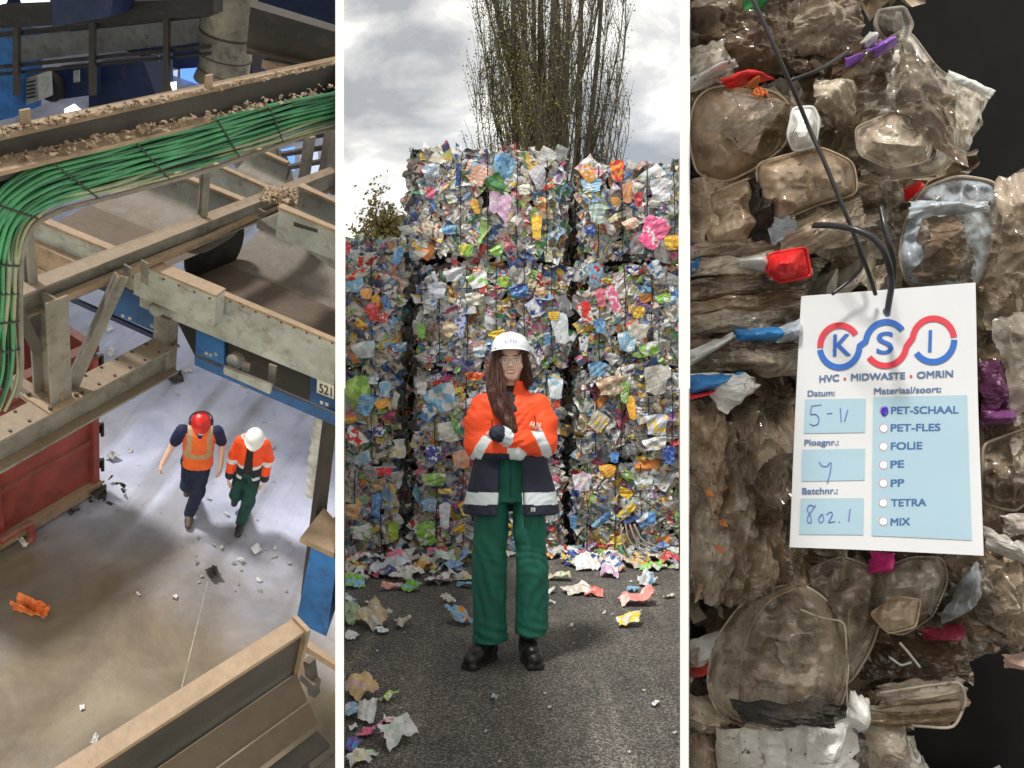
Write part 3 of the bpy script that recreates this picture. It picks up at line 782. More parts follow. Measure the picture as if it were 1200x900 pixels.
# grey plastic strips hanging out of the lowest right bale
for k in range(4):
    x = X(726 + k * 5); pts = [(x, YB - .1, Z(612)), (x + .02 * k, YB - .17, Z(630)), (x + .05 + .12 * k, YB - .22 - .03 * k, .03 + .005 * k), (x + .18 + .22 * k, YB - .25 - .06 * k, .02)]
    q = MB()
    pp = A3(pts); tt = np.linspace(0, 1, 12)
    pp = np.stack([np.interp(tt, np.linspace(0, 1, 4), pp[:, i]) for i in range(3)], 1)
    q.tube(pp, .008, 6); q.mk('strip', simple('pale_strip', (.28, .26, .22), .5), b_r1, True)

# --- trees behind
M_BARK = simple('poplar_bark', (.10, .083, .062), .9, var=.5, scale=5, bmp=.6, bd=.03)
m, nt, b = nmat('autumn_leaf')
a1 = N(nt, 'ShaderNodeAttribute', attribute_name='col'); nt.links.new(a1.outputs['Color'], b.inputs['Base Color']); b.inputs['Roughness'].default_value = .6
M_LEAF = m
def leaf_quads(P, size, R):
    n = len(P)
    nr = R.normal(0, 1, (n, 3)); t, b_, _ = rot_from_normal(nr, R.uniform(0, 6.28, n))
    s = (size * R.uniform(.6, 1.3, n))[:, None]
    V_ = np.stack([P + t * s, P + b_ * s * .6, P - t * s, P - b_ * s * .6], 1).reshape(-1, 3)
    return V_, np.arange(n * 4).reshape(n, 4)
def poplar(base, H, spread, label):
    R = np.random.default_rng(9)
    rt = root('poplar_tree', label, 'tree', base)
    B = A3(base); br = MB(); tips = []
    mb = MB(); mb.tube([B, B + (.05, 0, H * .12), B + (0.1, 0, H * .3)], [.42, .34, .20], 10); mb.mk('trunk', M_BARK, rt, True)
    lv = []
    stems = []
    for i in range(9):                                   # thick upright stems
        x = [-.15, .25, .55, -.6, .05, -1.0, .95, -.35, 1.35][i]; k = 12; ph = R.uniform(0, 6)
        t = np.linspace(0, 1, k); top = H * R.uniform(.88, 1.0)
        pts = np.stack([B[0] + x * (1 - (1 - t) ** 3) * (1 + .25 * t) + .07 * np.sin(t * 8 + ph), B[1] + R.uniform(-.8, .8) * t, B[2] + H * .03 * i * .3 + top * t], 1)
        br.tube(pts, np.linspace(R.uniform(.17, .27) * (1.3 if i < 3 else .8), .03, k), 6, cap=False); stems.append((pts, 1.0))
    for i in range(76):                                  # long thin limbs fanning out of them
        a = R.uniform(0, 2 * math.pi); rr = spread * R.uniform(.5, 1.0) ** .7
        z0 = R.uniform(.03, .55) * H; L = R.uniform(.3, .5) * H; k = 9; t = np.linspace(0, 1, k); ph = R.uniform(0, 6)
        r_ = .15 + rr * (1 - (1 - t) ** 1.9) + .06 * np.sin(t * 9 + ph)
        pts = np.stack([B[0] + math.cos(a) * r_, B[1] + math.sin(a) * r_ * .8, B[2] + z0 + L * t], 1)
        br.tube(pts, np.linspace(R.uniform(.025, .05), .008, k), 4, cap=False); stems.append((pts, .8))
    for pts, w in stems:
        k = len(pts)
        for j in range(50 if w == 1 else 42):            # rising side twigs
            t = R.uniform(.05, 1); p = A3([np.interp(t, np.linspace(0, 1, k), pts[:, q]) for q in range(3)])
            a2 = R.uniform(0, 6.28); L = R.uniform(.6, 1.7)
            d = A3([math.cos(a2) * .30, math.sin(a2) * .30, 1.0]); d /= np.linalg.norm(d); bend = R.normal(0, .05, 3)
            br.tube([p, p + d * L * .5 + bend, p + d * L + bend * 1.8], [.011, .008, .004], 3, cap=False)
            n = int(R.uniform(4, 17) * (1.7 if p[0] < B[0] - .3 else .8)); s_ = R.uniform(.1, 1, (n, 1)); lv.append(p + d * L * s_ + R.normal(0, .09, (n, 3)))
    br.mk('branches', M_BARK, rt)
    P = np.concatenate(lv)
    V_, Fs = leaf_quads(P, .034, R)
    cl = A3([[.20, .19, .04], [.13, .14, .03], [.26, .23, .06], [.09, .095, .03]])[R.integers(0, 4, len(P))]
    cl = np.concatenate([np.repeat(cl, 4, 0), np.ones((len(P) * 4, 1))], 1)
    mk('foliage', V_, Fs, M_LEAF, rt, attrs={'col': cl})
    return rt
poplar(((643 - 600) / F * 26, 26, 0.0), 18.5, 2.35, 'tall upright poplar with nearly bare branches behind the bale stacks')
def bush(base, H, Rr, label, n=60):
    R = np.random.default_rng(4)
    rt = root('leafy_tree', label, 'tree', base); B = A3(base); br = MB(); lv = []
    br.tube([B, B + (0, 0, H * .5)], [.16, .1], 7)
    for i in range(n):
        a = R.uniform(0, 6.28); el = R.uniform(.2, 1.4); L = Rr * R.uniform(.6, 1.15)
        s0 = B + A3([0, 0, H * R.uniform(.35, .6)]); d = A3([math.cos(a) * math.cos(el), math.sin(a) * math.cos(el), math.sin(el) * 1.15])
        e_ = s0 + d * L; mid = (s0 + e_) / 2 + R.normal(0, .12, 3)
        br.tube([s0, mid, e_], [.05, .03, .01], 4, cap=False)
        m_ = 230; t = R.uniform(.25, 1.08, (m_, 1)); lv.append(s0 + d * L * t + R.normal(0, .17, (m_, 3)))
    br.mk('branches', M_BARK, rt)
    P = np.concatenate(lv); V_, Fs = leaf_quads(P, .060, R)
    cl = A3([[.20, .17, .05], [.12, .13, .04], [.28, .22, .07], [.16, .12, .04]])[R.integers(0, 4, len(P))]
    mk('foliage', V_, Fs, M_LEAF, rt, attrs={'col': np.concatenate([np.repeat(cl, 4, 0), np.ones((len(P) * 4, 1))], 1)})
bush(((453 - 600) / F * 22, 22, 0), 8.3, 1.15, 'low olive green leafy tree above the left bale stack')
bush(((478 - 600) / F * 24, 24, 0), 8.3, .9, 'smaller leafy tree half hidden behind the topmost middle bale', 40)
# =================================================================== PEOPLE
ZONE = None
M_SKIN = simple('skin', (.80, .54, .43), .5, var=.08, scale=14, bmp=.04)
M_LIP = simple('lips', (.52, .20, .17), .4, var=.1)
M_TOOTH = simple('teeth', (.85, .83, .78), .3, var=.03, bmp=0)
M_EYE = simple('eye_white', (.75, .73, .70), .2, var=.03, bmp=0)
M_IRIS = simple('iris', (.06, .035, .02), .15, var=.1, bmp=0)
M_ORANGE = simple('fluorescent_orange', (.98, .085, .012), .65, var=.10, scale=9, bmp=.25, bd=.004)
M_NAVY = simple('navy_cloth', (.012, .016, .038), .7, var=.25, scale=9, bmp=.3, bd=.004)
M_BAND = simple('reflective_band', (.66, .74, .78), .35, var=.06, scale=30, bmp=.1)
M_GREEN = simple('green_twill', (.010, .135, .090), .8, var=.22, scale=11, bmp=.35, bd=.004)
M_BOOT = simple('boot_leather', (.012, .012, .013), .33, var=.3, bmp=.25)
M_SOLE = simple('boot_sole', (.018, .017, .016), .8, var=.3)
M_HAT = simple('white_hat', (.78, .83, .88), .28, var=.03, scale=6, bmp=.03)
M_HATSTRAP = simple('hat_strap', (.62, .45, .36), .7)
M_DARKTOP = simple('dark_shirt', (.02, .02, .022), .8)
m, nt, b = nmat('brown_hair')
ob = nt.nodes.new('ShaderNodeTexCoord').outputs['Object']
mpn = N(nt, 'ShaderNodeMapping'); mpn.inputs['Scale'].default_value = (190, 190, 7); nt.links.new(ob, mpn.inputs['Vector'])
hs = noise(nt, 1, 4, .6, mpn.outputs[0])
nt.links.new(ramp(nt, [(.3, (.030, .013, .009)), (.6, (.12, .045, .028)), (.75, (.22, .095, .058))], hs).outputs[0], b.inputs['Base Color'])
b.inputs['Roughness'].default_value = .38; bump(nt, b, hs, .8, .006); M_HAIR = m

def organic(name, fld, mats, parent, rule=None, disp=None, relax=1):
    P, Fs, ids, cen = fld.mesh()
    if disp is not None:
        P = P + vnormals(P, Fs) * disp(P)[:, None]
    mi = rule(cen, ids) if rule else np.zeros(len(Fs), int)
    return mk(name, P, Fs, mats if isinstance(mats, (list, tuple)) else [mats], parent, True, midx=mi, local=True)

def hand(fld, wrist, palm_end, side, curl, r=.021, L=.075, idn=3, k=.006, thumb=True, out=None):
    """palm and five unequal bent fingers. side: unit vector across the palm towards the thumb; curl: unit vector the fingers bend to"""
    wrist, palm_end, side, curl = map(lambda q: np.array(q, float), (wrist, palm_end, side, curl))
    d = palm_end - wrist; d /= np.linalg.norm(d)
    for q in (-.02, 0.0, .02): fld.cone(wrist + side * q * .6, palm_end + side * q, r * .75, r * .55, k * 2, idn)
    for q, l in ((.030, .92), (.010, 1.0), (-.010, .94), (-.029, .76)):
        a = palm_end + side * q; b_ = a + (d * .9 + curl * .35) * L * .5 * l; c_ = b_ + (d * .45 + curl * .9) * L * .32 * l; e_ = c_ + (-d * .1 + curl) * L * .22 * l
        fld.chain([a, b_, c_, e_], [.0092, .0086, .0078, .0068], k, idn)
    if thumb:
        a = wrist + d * .03 + side * .026; b_ = a + side * .026 + d * .028 + curl * .01; c_ = b_ + d * .030 + curl * .016
        fld.chain([a, b_, c_], [.0125, .0105, .0085], k, idn)

# ---- the woman in the middle bay
WP = A3([-.008, 4.62, 0])
rt = root('person', 'smiling long haired person with folded arms, white hard hat, orange jacket and green trousers', 'person', WP)
TH = math.radians(0)
fb = Field((-.34, -.30, .0), (.34, .22, 1.80), .0048)
# head and face
fb.ell((0, .005, 1.690), (.075, .092, .092), .02, 1)
fb.ell((0, -.025, 1.625), (.058, .068, .066), .03, 1)
fb.ell((0, -.066, 1.578), (.026, .022, .020), .03, 1)
for s_ in (-1, 1):
    fb.ell((s_ * .036, -.062, 1.636), (.028, .024, .024), .02, 1)
    fb.ell((s_ * .031, -.096, 1.667), (.017, .013, .011), .005, 1, cut=True)
    fb.cone((s_ * .015, -.090, 1.686), (s_ * .045, -.080, 1.684), .006, .005, .008, 1)
    fb.cone((s_ * .006, -.106, 1.636), (s_ * .012, -.098, 1.634), .007, .006, .006, 1)
    fb.ell((s_ * .078, .0, 1.655), (.010, .018, .030), .008, 1)
fb.cone((0, -.090, 1.678), (0, -.112, 1.641), .007, .0105, .010, 1)
fb.chain([(-.030, -.080, 1.6165), (-.015, -.0895, 1.610), (0, -.0925, 1.6085), (.015, -.0895, 1.610), (.030, -.080, 1.6165)], [.0028, .0042, .0046, .0042, .0028], .004, 2)     # upper lip
fb.chain([(-.028, -.080, 1.613), (-.013, -.0885, 1.597), (.013, -.0885, 1.597), (.028, -.080, 1.613)], [.003, .0058, .0058, .003], .004, 2)
fb.ell((0, -.099, 1.602), (.021, .010, .0055), .004, 1, cut=True)
fb.chain([(0, .01, 1.61), (0, .02, 1.52), (0, .03, 1.44)], [.052, .050, .06], .02, 1)
# trunk and limbs beneath the clothes
fb.loft([1.46, 1.38, 1.25, 1.10, 1.02, .96], [0] * 6, [.03, .02, .01, .01, .02, .02], [.12, .15, .135, .12, .145, .14], [.06, .085, .085, .08, .085, .08], .03, 1)
for s_, kx, ax in ((-1, -.115, -.125), (1, .095, .105)):
    fb.chain([(s_ * .08, .01, .96), (kx, .0, .50), (ax, .03, .11)], [.075, .052, .038], .03, 1)
    fb.chain([(ax, .03, .11), (ax + s_ * (.05 if s_ < 0 else .01), -.10, .05)], [.038, .026], .02, 1)
SL, EL, WLf = (-.148, .01, 1.405), (-.180, -.045, 1.185), (.040, -.160, 1.165)      # image-left arm, lies underneath
SR, ER, WRt = (.148, .01, 1.405), (.185, -.050, 1.195), (-.068, -.185, 1.250)       # image-right arm, on top
fb.chain([SL, EL, WLf], [.05, .038, .026], .02, 1); fb.chain([SR, ER, WRt], [.05, .038, .026], .02, 1)
hand(fb, WLf, (.110, -.100, 1.185), (.0, .0, 1), (.1, .9, .3), idn=3)
for i in range(4):                                               # finger ends over the opposite sleeve
    a = A3([.112 + .012 * i, -.165, 1.262 + .011 * (3 - i) * .3])
    a = A3([.100 + .0155 * i, -.095, 1.278 - .003 * i])
    fb.chain([a, a + (.006, -.022, .016), a + (.012, -.020, .034)], [.0068, .0068, .0055], .002, 3)
fb.chain([WRt, (-.100, -.125, 1.245), (-.125, -.070, 1.24)], [.022, .020, .020], .01, 1)
hand(fb, (-.125, -.070, 1.240), (-.172, -.025, 1.232), (.0, -.1, .95), (-.1, .95, -.1), idn=3, L=.06)
organic('body', fb, [M_SKIN, M_LIP], rt, lambda c, i: (i == 2).astype(int))
# eyes, teeth
for s_ in (-1, 1):
    v, f = lathe([(.0001, -.0075), (.0082, -.0053), (.0115, 0), (.0082, .0053), (.0001, .0075)], 14, c=(s_ * .031, -.0768, 1.665))
    e_ = mk('eye', v, f, M_EYE, rt, True, local=True); e_.data.transform(Matrix.Translation((0, 0, 1.665)) @ Matrix.Diagonal((1, 1, .60, 1)) @ Matrix.Translation((0, 0, -1.665)))
    v, f = lathe([(.0001, 0), (.0042, .0002), (.0046, -.0025)], 12, R=[[1, 0, 0], [0, 0, -1], [0, 1, 0]], c=(s_ * .031 + .001, -.0874, 1.665))
    mk('iris', v, f, M_IRIS, e_, True, local=True)
    q = MB(); q.tube([(s_ * .018, -.0885, 1.6745), (s_ * .031, -.0915, 1.6775), (s_ * .044, -.085, 1.674)], [.0012, .002, .0012], 5); q.mk('eyelash', M_IRIS, rt, local=True)
    q = MB(); q.tube([(s_ * .014, -.0975, 1.689), (s_ * .030, -.0950, 1.6935), (s_ * .048, -.083, 1.689)], [.002, .003, .0014], 5); q.mk('eyebrow', M_HAIR, rt, local=True)
q = MB(); q.tube([(-.023, -.0850, 1.6085), (-.012, -.0925, 1.6045), (0, -.0955, 1.6035), (.012, -.0925, 1.6045), (.023, -.0850, 1.6085)], [.0026, .0042, .0046, .0042, .0026], 8); q.mk('teeth', M_TOOTH, rt, local=True)
# glasses
q = MB()
for s_ in (-1, 1):
    a = np.linspace(0, 2 * math.pi, 21)
    q.tube(np.stack([s_ * .033 + .026 * np.cos(a), -.104 + .012 * np.abs(np.cos(a)) * (np.sign(np.cos(a)) == s_), 1.664 + .0185 * np.sin(a)], 1), .0008, 5, cap=False)
    q.tube([(s_ * .059, -.092, 1.668), (s_ * .078, -.04, 1.668), (s_ * .080, .01, 1.664)], .0014, 5)
q.tube([(-.008, -.105, 1.667), (0, -.108, 1.669), (.008, -.105, 1.667)], .0013, 5)
gl = q.mk('glasses', simple('glasses_rim', (.30, .28, .28), .25, .6, var=.1, bmp=0), rt, True, local=True)
m, nt, b = nmat('lens'); b.inputs['Base Color'].default_value = (.9, .95, 1, 1); b.inputs['Roughness'].default_value = .03; b.inputs['Alpha'].default_value = .14
for s_ in (-1, 1):
    v, f = lathe([(.0001, .0015), (.025, 0)], 18, R=[[1, 0, 0], [0, 0, -1], [0, .72, 0]], c=(s_ * .033, -.105, 1.664)); mk('lens', v, f, m, gl, True, local=True)
# hair
fh = Field((-.2, -.26, 1.20), (.2, .16, 1.80), .0045)
fh.ell((0, .022, 1.695), (.086, .094, .095), .01, 0)
fh.func((-.2, -.3, 1.4), (.2, .2, 1.8), lambda X_, Y_, Z_: np.maximum(np.maximum(np.abs(X_) - .062 + np.maximum(1.66 - Z_, 0) * .05, Y_ + .015), Z_ - 1.712), 'sub')
fh.chain([(-.070, -.030, 1.72), (-.084, -.035, 1.66), (-.090, -.055, 1.58), (-.088, -.115, 1.48), (-.062, -.150, 1.38), (-.02, -.172, 1.31), (.020, -.200, 1.27)], [.018, .022, .026, .030, .030, .024, .008], .02, 0)
fh.chain([(-.075, .0, 1.70), (-.100, -.01, 1.60), (-.095, -.075, 1.50), (-.05, -.150, 1.40), (-.012, -.182, 1.32), (.012, -.205, 1.275)], [.026, .030, .030, .028, .022, .008], .02, 0)
fh.chain([(-.066, -.045, 1.60), (-.052, -.100, 1.52), (-.030, -.140, 1.42), (.002, -.172, 1.33), (.024, -.20, 1.285)], [.020, .024, .024, .020, .008], .02, 0)
fh.chain([(.072, -.025, 1.71), (.084, -.02, 1.64), (.088, .0, 1.57), (.078, .02, 1.51)], [.018, .024, .030, .022], .02, 0)
fh.chain([(0, .075, 1.68), (0, .085, 1.56), (0, .08, 1.44)], [.06, .07, .05], .02, 0)
fh.chain([(-.060, -.072, 1.712), (-.040, -.090, 1.700)], [.010, .006], .008, 0); fh.chain([(.062, -.070, 1.712), (.046, -.088, 1.70)], [.010, .006], .008, 0)
organic('hair', fh, M_HAIR, rt, disp=lambda P: .0012 * np.sin((P[:, 0] * 1.0 + P[:, 1] * .5 + .02 * vnoise(P * A3([1, 1, .3]), 12)) * 360))
# fine strands over the locks
Rh = np.random.default_rng(12); q = MB()
for path, rad, n in (([(-.066, -.052, 1.735), (-.086, -.050, 1.66), (-.092, -.075, 1.58), (-.088, -.125, 1.48), (-.062, -.160, 1.38), (-.02, -.185, 1.31), (.020, -.205, 1.255)], [.014, .022, .030, .036, .036, .028, .012], 150),
                     ([(-.058, -.070, 1.72), (-.064, -.080, 1.62), (-.056, -.118, 1.52), (-.034, -.152, 1.42), (.0, -.182, 1.33), (.026, -.205, 1.26)], [.010, .018, .030, .032, .026, .012], 110),
                     ([(.068, -.045, 1.725), (.084, -.035, 1.64), (.090, -.015, 1.57), (.082, .005, 1.49)], [.012, .022, .030, .026], 70)):
    path = A3(path); k = len(path); tt = np.linspace(0, k - 1, 16)
    for i in range(n):
        a = Rh.uniform(0, 6.28); rr_ = Rh.uniform(.6, 1.12); e_ = Rh.uniform(.80, 1.02); t2 = tt * e_; ph = Rh.uniform(0, 6)
        c_ = np.stack([np.interp(t2, range(k), path[:, j]) for j in range(3)], 1); r_ = np.interp(t2, range(k), rad) * rr_
        for _ in range(2): c_[1:-1] = (c_[:-2] + 2 * c_[1:-1] + c_[2:]) / 4
        c_[:, 0] += np.cos(a + .5 * np.sin(t2 * .9 + ph)) * r_; c_[:, 1] += np.sin(a + .5 * np.sin(t2 * .9 + ph)) * r_ * .8 - .004
        q.tube(c_, np.linspace(.0022, .0012, 16), 3, cap=False)
q.mk('hair_strands', M_HAIR, rt, True, local=True)
# hard hat
HC = A3([0, .016, 1.712])
prof = [(.104, -.004), (.1065, .006), (.105, .03), (.098, .058), (.083, .083), (.058, .100), (.028, .108), (.0005, .110)]
v, f = lathe(prof, 40); v[:, 1] *= 1.16
pk_ = np.clip(-v[:, 1] / .12, 0, 1) ** 2 * (v[:, 2] < .012)
ridge = np.exp(-(v[:, 0] / .012) ** 2) * (v[:, 2] > .045) * .005; v[:, 2] += ridge
tilt = np.array(Matrix.Rotation(math.radians(-11), 3, 'X'))
hat = mk('hard_hat', (v @ tilt.T) + HC, f, M_HAT, rt, True, local=True)
ang = np.linspace(0, 2 * math.pi, 49)[:-1]
def brim_r(a): return .107 + .010 + .034 * np.clip(-np.sin(a), 0, 1) ** 2.2
rings = []
for rr_, zz in ((0, .004), (1, -.006), (1, -.0095), (0, -.004)):
    r_ = np.where(rr_ == 0, .103, brim_r(ang)); rings.append(np.stack([r_ * np.cos(ang), r_ * 1.13 * np.sin(ang), np.full(48, zz) - rr_ * .010 * np.clip(-np.sin(ang), 0, 1)], 1))
v = np.concatenate(rings); f = [(i * 48 + j, i * 48 + (j + 1) % 48, (i + 1) * 48 + (j + 1) % 48, (i + 1) * 48 + j) for i in range(3) for j in range(48)]
mk('brim', (v @ tilt.T) + HC, f, M_HAT, hat, True, local=True)
# text helper
def text_mesh(s, size=1.0, align='CENTER', ext=0.0):
    cu = bpy.data.curves.new('t', 'FONT'); cu.body = s; cu.size = size; cu.align_x = align; cu.extrude = ext; cu.resolution_u = 4
    ob_ = bpy.data.objects.new('t', cu); C.objects.link(ob_)
    dg = bpy.context.evaluated_depsgraph_get(); me = bpy.data.meshes.new_from_object(ob_.evaluated_get(dg))
    v = A3([list(q.co) for q in me.vertices]); f = [tuple(p.vertices) for p in me.polygons]
    bpy.data.objects.remove(ob_); bpy.data.curves.remove(cu); bpy.data.meshes.remove(me)
    return v, f
v, f = text_mesh('GTU', .030)
a = v[:, 0] / .118; R_ = .1235
zz = .028 + v[:, 1]; rad = np.interp(zz, [.0, .03, .058, .083], [.1065, .105, .098, .083]) + .0060
v = np.stack([rad * np.sin(v[:, 0] / .10), -rad * 1.16 * np.cos(v[:, 0] / .10), zz], 1)
mk('hat_lettering', (v @ tilt.T) + HC, f, simple('violet_print', (.14, .15, .42), .5), hat, local=True)

# jacket
zt = [1.525, 1.49, 1.455, 1.42, 1.36, 1.28, 1.18, 1.08, .97, .865]
fj = Field((-.36, -.32, .82), (.36, .24, 1.60), .0055)
fj.loft(zt, [0] * 7 + [.0, .004, .006], [.03, .028, .02, .015, .008, .0, -.005, -.005, -.005, -.005],
        [.060, .085, .135, .165, .174, .174, .184, .208, .240, .260], [.058, .068, .085, .105, .122, .128, .130, .135, .145, .155], .03, 1, 2.4)
fj.chain([SL, (-.182, -.02, 1.30), EL], [.066, .064, .062], .03, 2)
fj.chain([EL, (-.075, -.115, 1.168), (.038, -.163, 1.163)], [.064, .056, .043], .025, 3)
fj.chain([SR, (.185, -.02, 1.30), ER], [.066, .064, .062], .03, 4)
fj.chain([ER, (.06, -.155, 1.205), (-.066, -.205, 1.252)], [.064, .056, .045], .014, 5)
fj.func((-.1, -.3, .8), (.1, .05, 1.14), lambda X_, Y_, Z_: np.maximum(np.maximum(np.abs(X_ + .002) - (.062 + .10 * (1.0 - Z_) * .3), Y_ - .02), Z_ - 1.125), 'sub')
# collar, standing and open at the front
def collar(X_, Y_, Z_):
    r_ = np.sqrt((X_ / 1.0) ** 2 + ((Y_ - .022) / .98) ** 2)
    zt_ = 1.535 + .018 * (X_ > 0)
    d = np.maximum(np.abs(r_ - (.076 + .12 * (1.50 - Z_) * .5)) - .0075, np.maximum(1.44 - Z_, Z_ - zt_))
    op = np.maximum(np.abs(X_ + .022 - .2 * (Z_ - 1.5)) - .040, Y_)
    return np.maximum(d, -op)
fj.func((-.13, -.13, 1.42), (.13, .15, 1.57), collar, 'add', .006, 6)
# hem thickness: hollow below the arms so the flaps hang free
def jrule(c, i):
    mt = np.zeros(len(c), int)        # 0 orange 1 navy 2 band
    t = (i == 1)
    mt[t & (c[:, 2] < 1.175)] = 1
    hem = t & (c[:, 2] > .925 - .05 * np.abs(c[:, 0])) & (c[:, 2] < .988 - .05 * np.abs(c[:, 0]))
    mt[hem] = 2
    def seg(a, b_):
        a, b_ = A3(a), A3(b_); ab = b_ - a
        return ((c - a) @ ab) / (ab @ ab)
    for u, lo, sh, el, wr in ((2, 3, SL, EL, WLf), (4, 5, SR, ER, WRt)):
        tu = seg(sh, el); tl = seg(el, wr)
        mt[(i == lo) & (tl > (.80 if lo == 5 else .86))] = 2
        mt[(i == lo) & (tl > (.97 if lo == 5 else 9))] = 1
    mt[(i == 3) & (c[:, 2] < 1.150 - .02 * c[:, 0]) & (seg(EL, WLf) > .08) & (seg(EL, WLf) < .9)] = 1
    mt[((i == 4) | (i == 5)) & (np.abs((c[:, 0] - .170) * .9 + (c[:, 2] - 1.197) * .43) < .026)] = 2
    mt[((i == 2) | (i == 3)) & (np.abs((c[:, 0] + .158) * .84 - (c[:, 2] - 1.17) * .54) < .026)] = 2
    return mt
def jdisp(P):
    low = (P[:, 2] < 1.14)
    arm = np.abs(P[:, 0]) > .15
    fold = np.sin((P[:, 2] * 1.0 - np.abs(P[:, 0]) * .9 + .10 * vnoise(P, 6)) * 95)
    w = .45 + .55 * vnoise(P, 7, 3)
    return .0038 * vnoise(P, 11) + .0034 * (.5 - np.abs(vnoise(P * A3([1, 1, 1.6]), 22, 2))) + np.where(low, .0015, .0042) * fold * w
jk = organic('jacket', fj, [M_ORANGE, M_NAVY, M_BAND], rt, jrule, jdisp)
q = MB(); q.tube([(.064, -.150, 1.10), (.067, -.160, 1.0), (.072, -.168, .90), (.074, -.172, .845)], .0030, 5); q.tube([(.074, -.174, .85), (.076, -.176, .80)], .0045, 6)
q.mk('zip', simple('zip', (.01, .01, .012), .4), jk, local=True)
q = MB(); q.cbox((.118, -.169, .900), .022, .004, .018, 0); q.mk('brand_patch', simple('patch_white', (.7, .72, .72), .5), jk, local=True)
q = MB()
for dx in (-1, 1): q.tube([(.118 - .006 * dx, -.1715, .893), (.118, -.1717, .900 + .002 * dx), (.118 + .006 * dx, -.1715, .906)], .0013, 4)
q.mk('patch_mark', M_NAVY, jk, local=True)
for x, z0, z1 in ((-.098, 1.33, 1.26), (.128, 1.345, 1.29)):
    q = MB(); q.tube([(x, -.131, z0), (x + .004, -.134, z1)], .0028, 5); q.mk('pocket_zip', simple('zip', (.01, .01, .012), .4), jk, local=True)
# shirt showing in the collar
fs = Field((-.09, -.13, 1.36), (.09, .11, 1.54), .006)
fs.loft([1.53, 1.50, 1.46, 1.37], [0] * 4, [.02, .018, .012, .0], [.052, .056, .066, .080], [.053, .060, .078, .124], .01, 0)
organic('shirt', fs, M_DARKTOP, rt)
# trousers
ft = Field((-.28, -.22, .07), (.28, .22, 1.16), .006)
ft.loft([1.14, 1.05, .95, .87], [0, 0, 0, -.004], [.005] * 4, [.130, .140, .158, .182], [.095, .100, .110, .108], .03, 1, 2.3)
ft.loft([.90, .70, .50, .30, .115], [-.095, -.104, -.112, -.114, -.108], [.0, .0, -.01, -.005, .0], [.080, .093, .092, .091, .098], [.104, .100, .094, .092, .102], .012, 2)
ft.loft([.90, .70, .50, .30, .150], [.095, .104, .116, .118, .112], [.0, .0, -.005, .01, .015], [.080, .090, .086, .090, .093], [.104, .100, .094, .092, .100], .012, 3)
def tdisp(P):
    s_ = np.where(P[:, 0] < 0, 1, -1)
    fold = np.sin((P[:, 0] * s_ * 1.3 + P[:, 2] * .40 + .22 * vnoise(P, 4)) * 46)
    knee = np.exp(-((P[:, 2] - .55) / .10) ** 2) * np.sin((P[:, 2] * 1.0 + .25 * P[:, 0] + .05 * vnoise(P, 9)) * 130)
    hem = np.exp(-((P[:, 2] - .16) / .07) ** 2) * np.sin((P[:, 2] + .3 * P[:, 0]) * 110)
    return .0052 * fold * (.4 + .6 * vnoise(P, 4, 5)) + .0014 * knee + .003 * hem + .007 * vnoise(P, 8, 7) + .002 * vnoise(P, 30)
tr = organic('trousers', ft, M_GREEN, rt, disp=tdisp)
q = MB(); q.tube([(0, -.108, 1.12), (.001, -.113, 1.0), (.0, -.112, .90)], .0022, 4); q.tube([(-.062, -.105, 1.105), (0, -.1125, 1.10), (.062, -.105, 1.105)], .003, 4)
q.mk('fly_seam', simple('dark_seam', (.004, .05, .035), .8), tr, local=True)
# boots
for nm, heel, toe, ank in (('boot', (-.112, .045), (-.222, -.150), (-.110, .03)), ('boot', (.092, .045), (.132, -.150), (.100, .04))):
    h_, t_ = A3(heel), A3(toe); d = (t_ - h_) / np.linalg.norm(t_ - h_); n_ = A3([d[1], -d[0]])
    fo = Field((min(h_[0], t_[0]) - .09, -.24, -.01), (max(h_[0], t_[0]) + .09, .14, .25), .005)
    P3 = lambda s_, z, o_=0: A3([h_[0] + d[0] * s_ + n_[0] * o_, h_[1] + d[1] * s_ + n_[1] * o_, z])
    Lf = np.linalg.norm(t_ - h_)
    fo.chain([P3(.0, .05), P3(.08, .055), P3(Lf * .62, .052), P3(Lf - .03, .045)], [.040, .043, .046, .044], .03, 1)
    fo.chain([P3(.015, .07), P3(.04, .20)], [.048, .052], .03, 1)
    fo.chain([P3(.05, .10), P3(Lf * .55, .07)], [.05, .04], .03, 1)
    for s_ in np.linspace(0, Lf - .02, 5):
        for o_ in (-.018, .018): fo.cone(P3(s_, .014, o_), P3(min(s_ + .05, Lf - .015), .014, o_), .026, .029, .008, 2)
    fo.func((-.4, -.4, -.1), (.4, .4, .3), lambda X_, Y_, Z_: .002 - Z_, 'and')
    bo = organic('boot', fo, [M_BOOT, M_SOLE], rt, lambda c, i: (c[:, 2] < .024).astype(int), lambda P: .0012 * vnoise(P, 30) + .0018 * np.sin(P[:, 2] * 190) * ((P[:, 2] > .09)))
    q = MB()
    for k in range(4):
        c_ = P3(Lf * .50 - .028 * k, .112 + .018 * k); q.tube([c_ + A3([n_[0], n_[1], 0]) * -.022 + (0, 0, -.01), c_, c_ + A3([n_[0], n_[1], 0]) * .022 + (0, 0, -.01)], .003, 5)
    q.mk('laces', simple('lace', (.03, .03, .03), .7), bo, local=True)
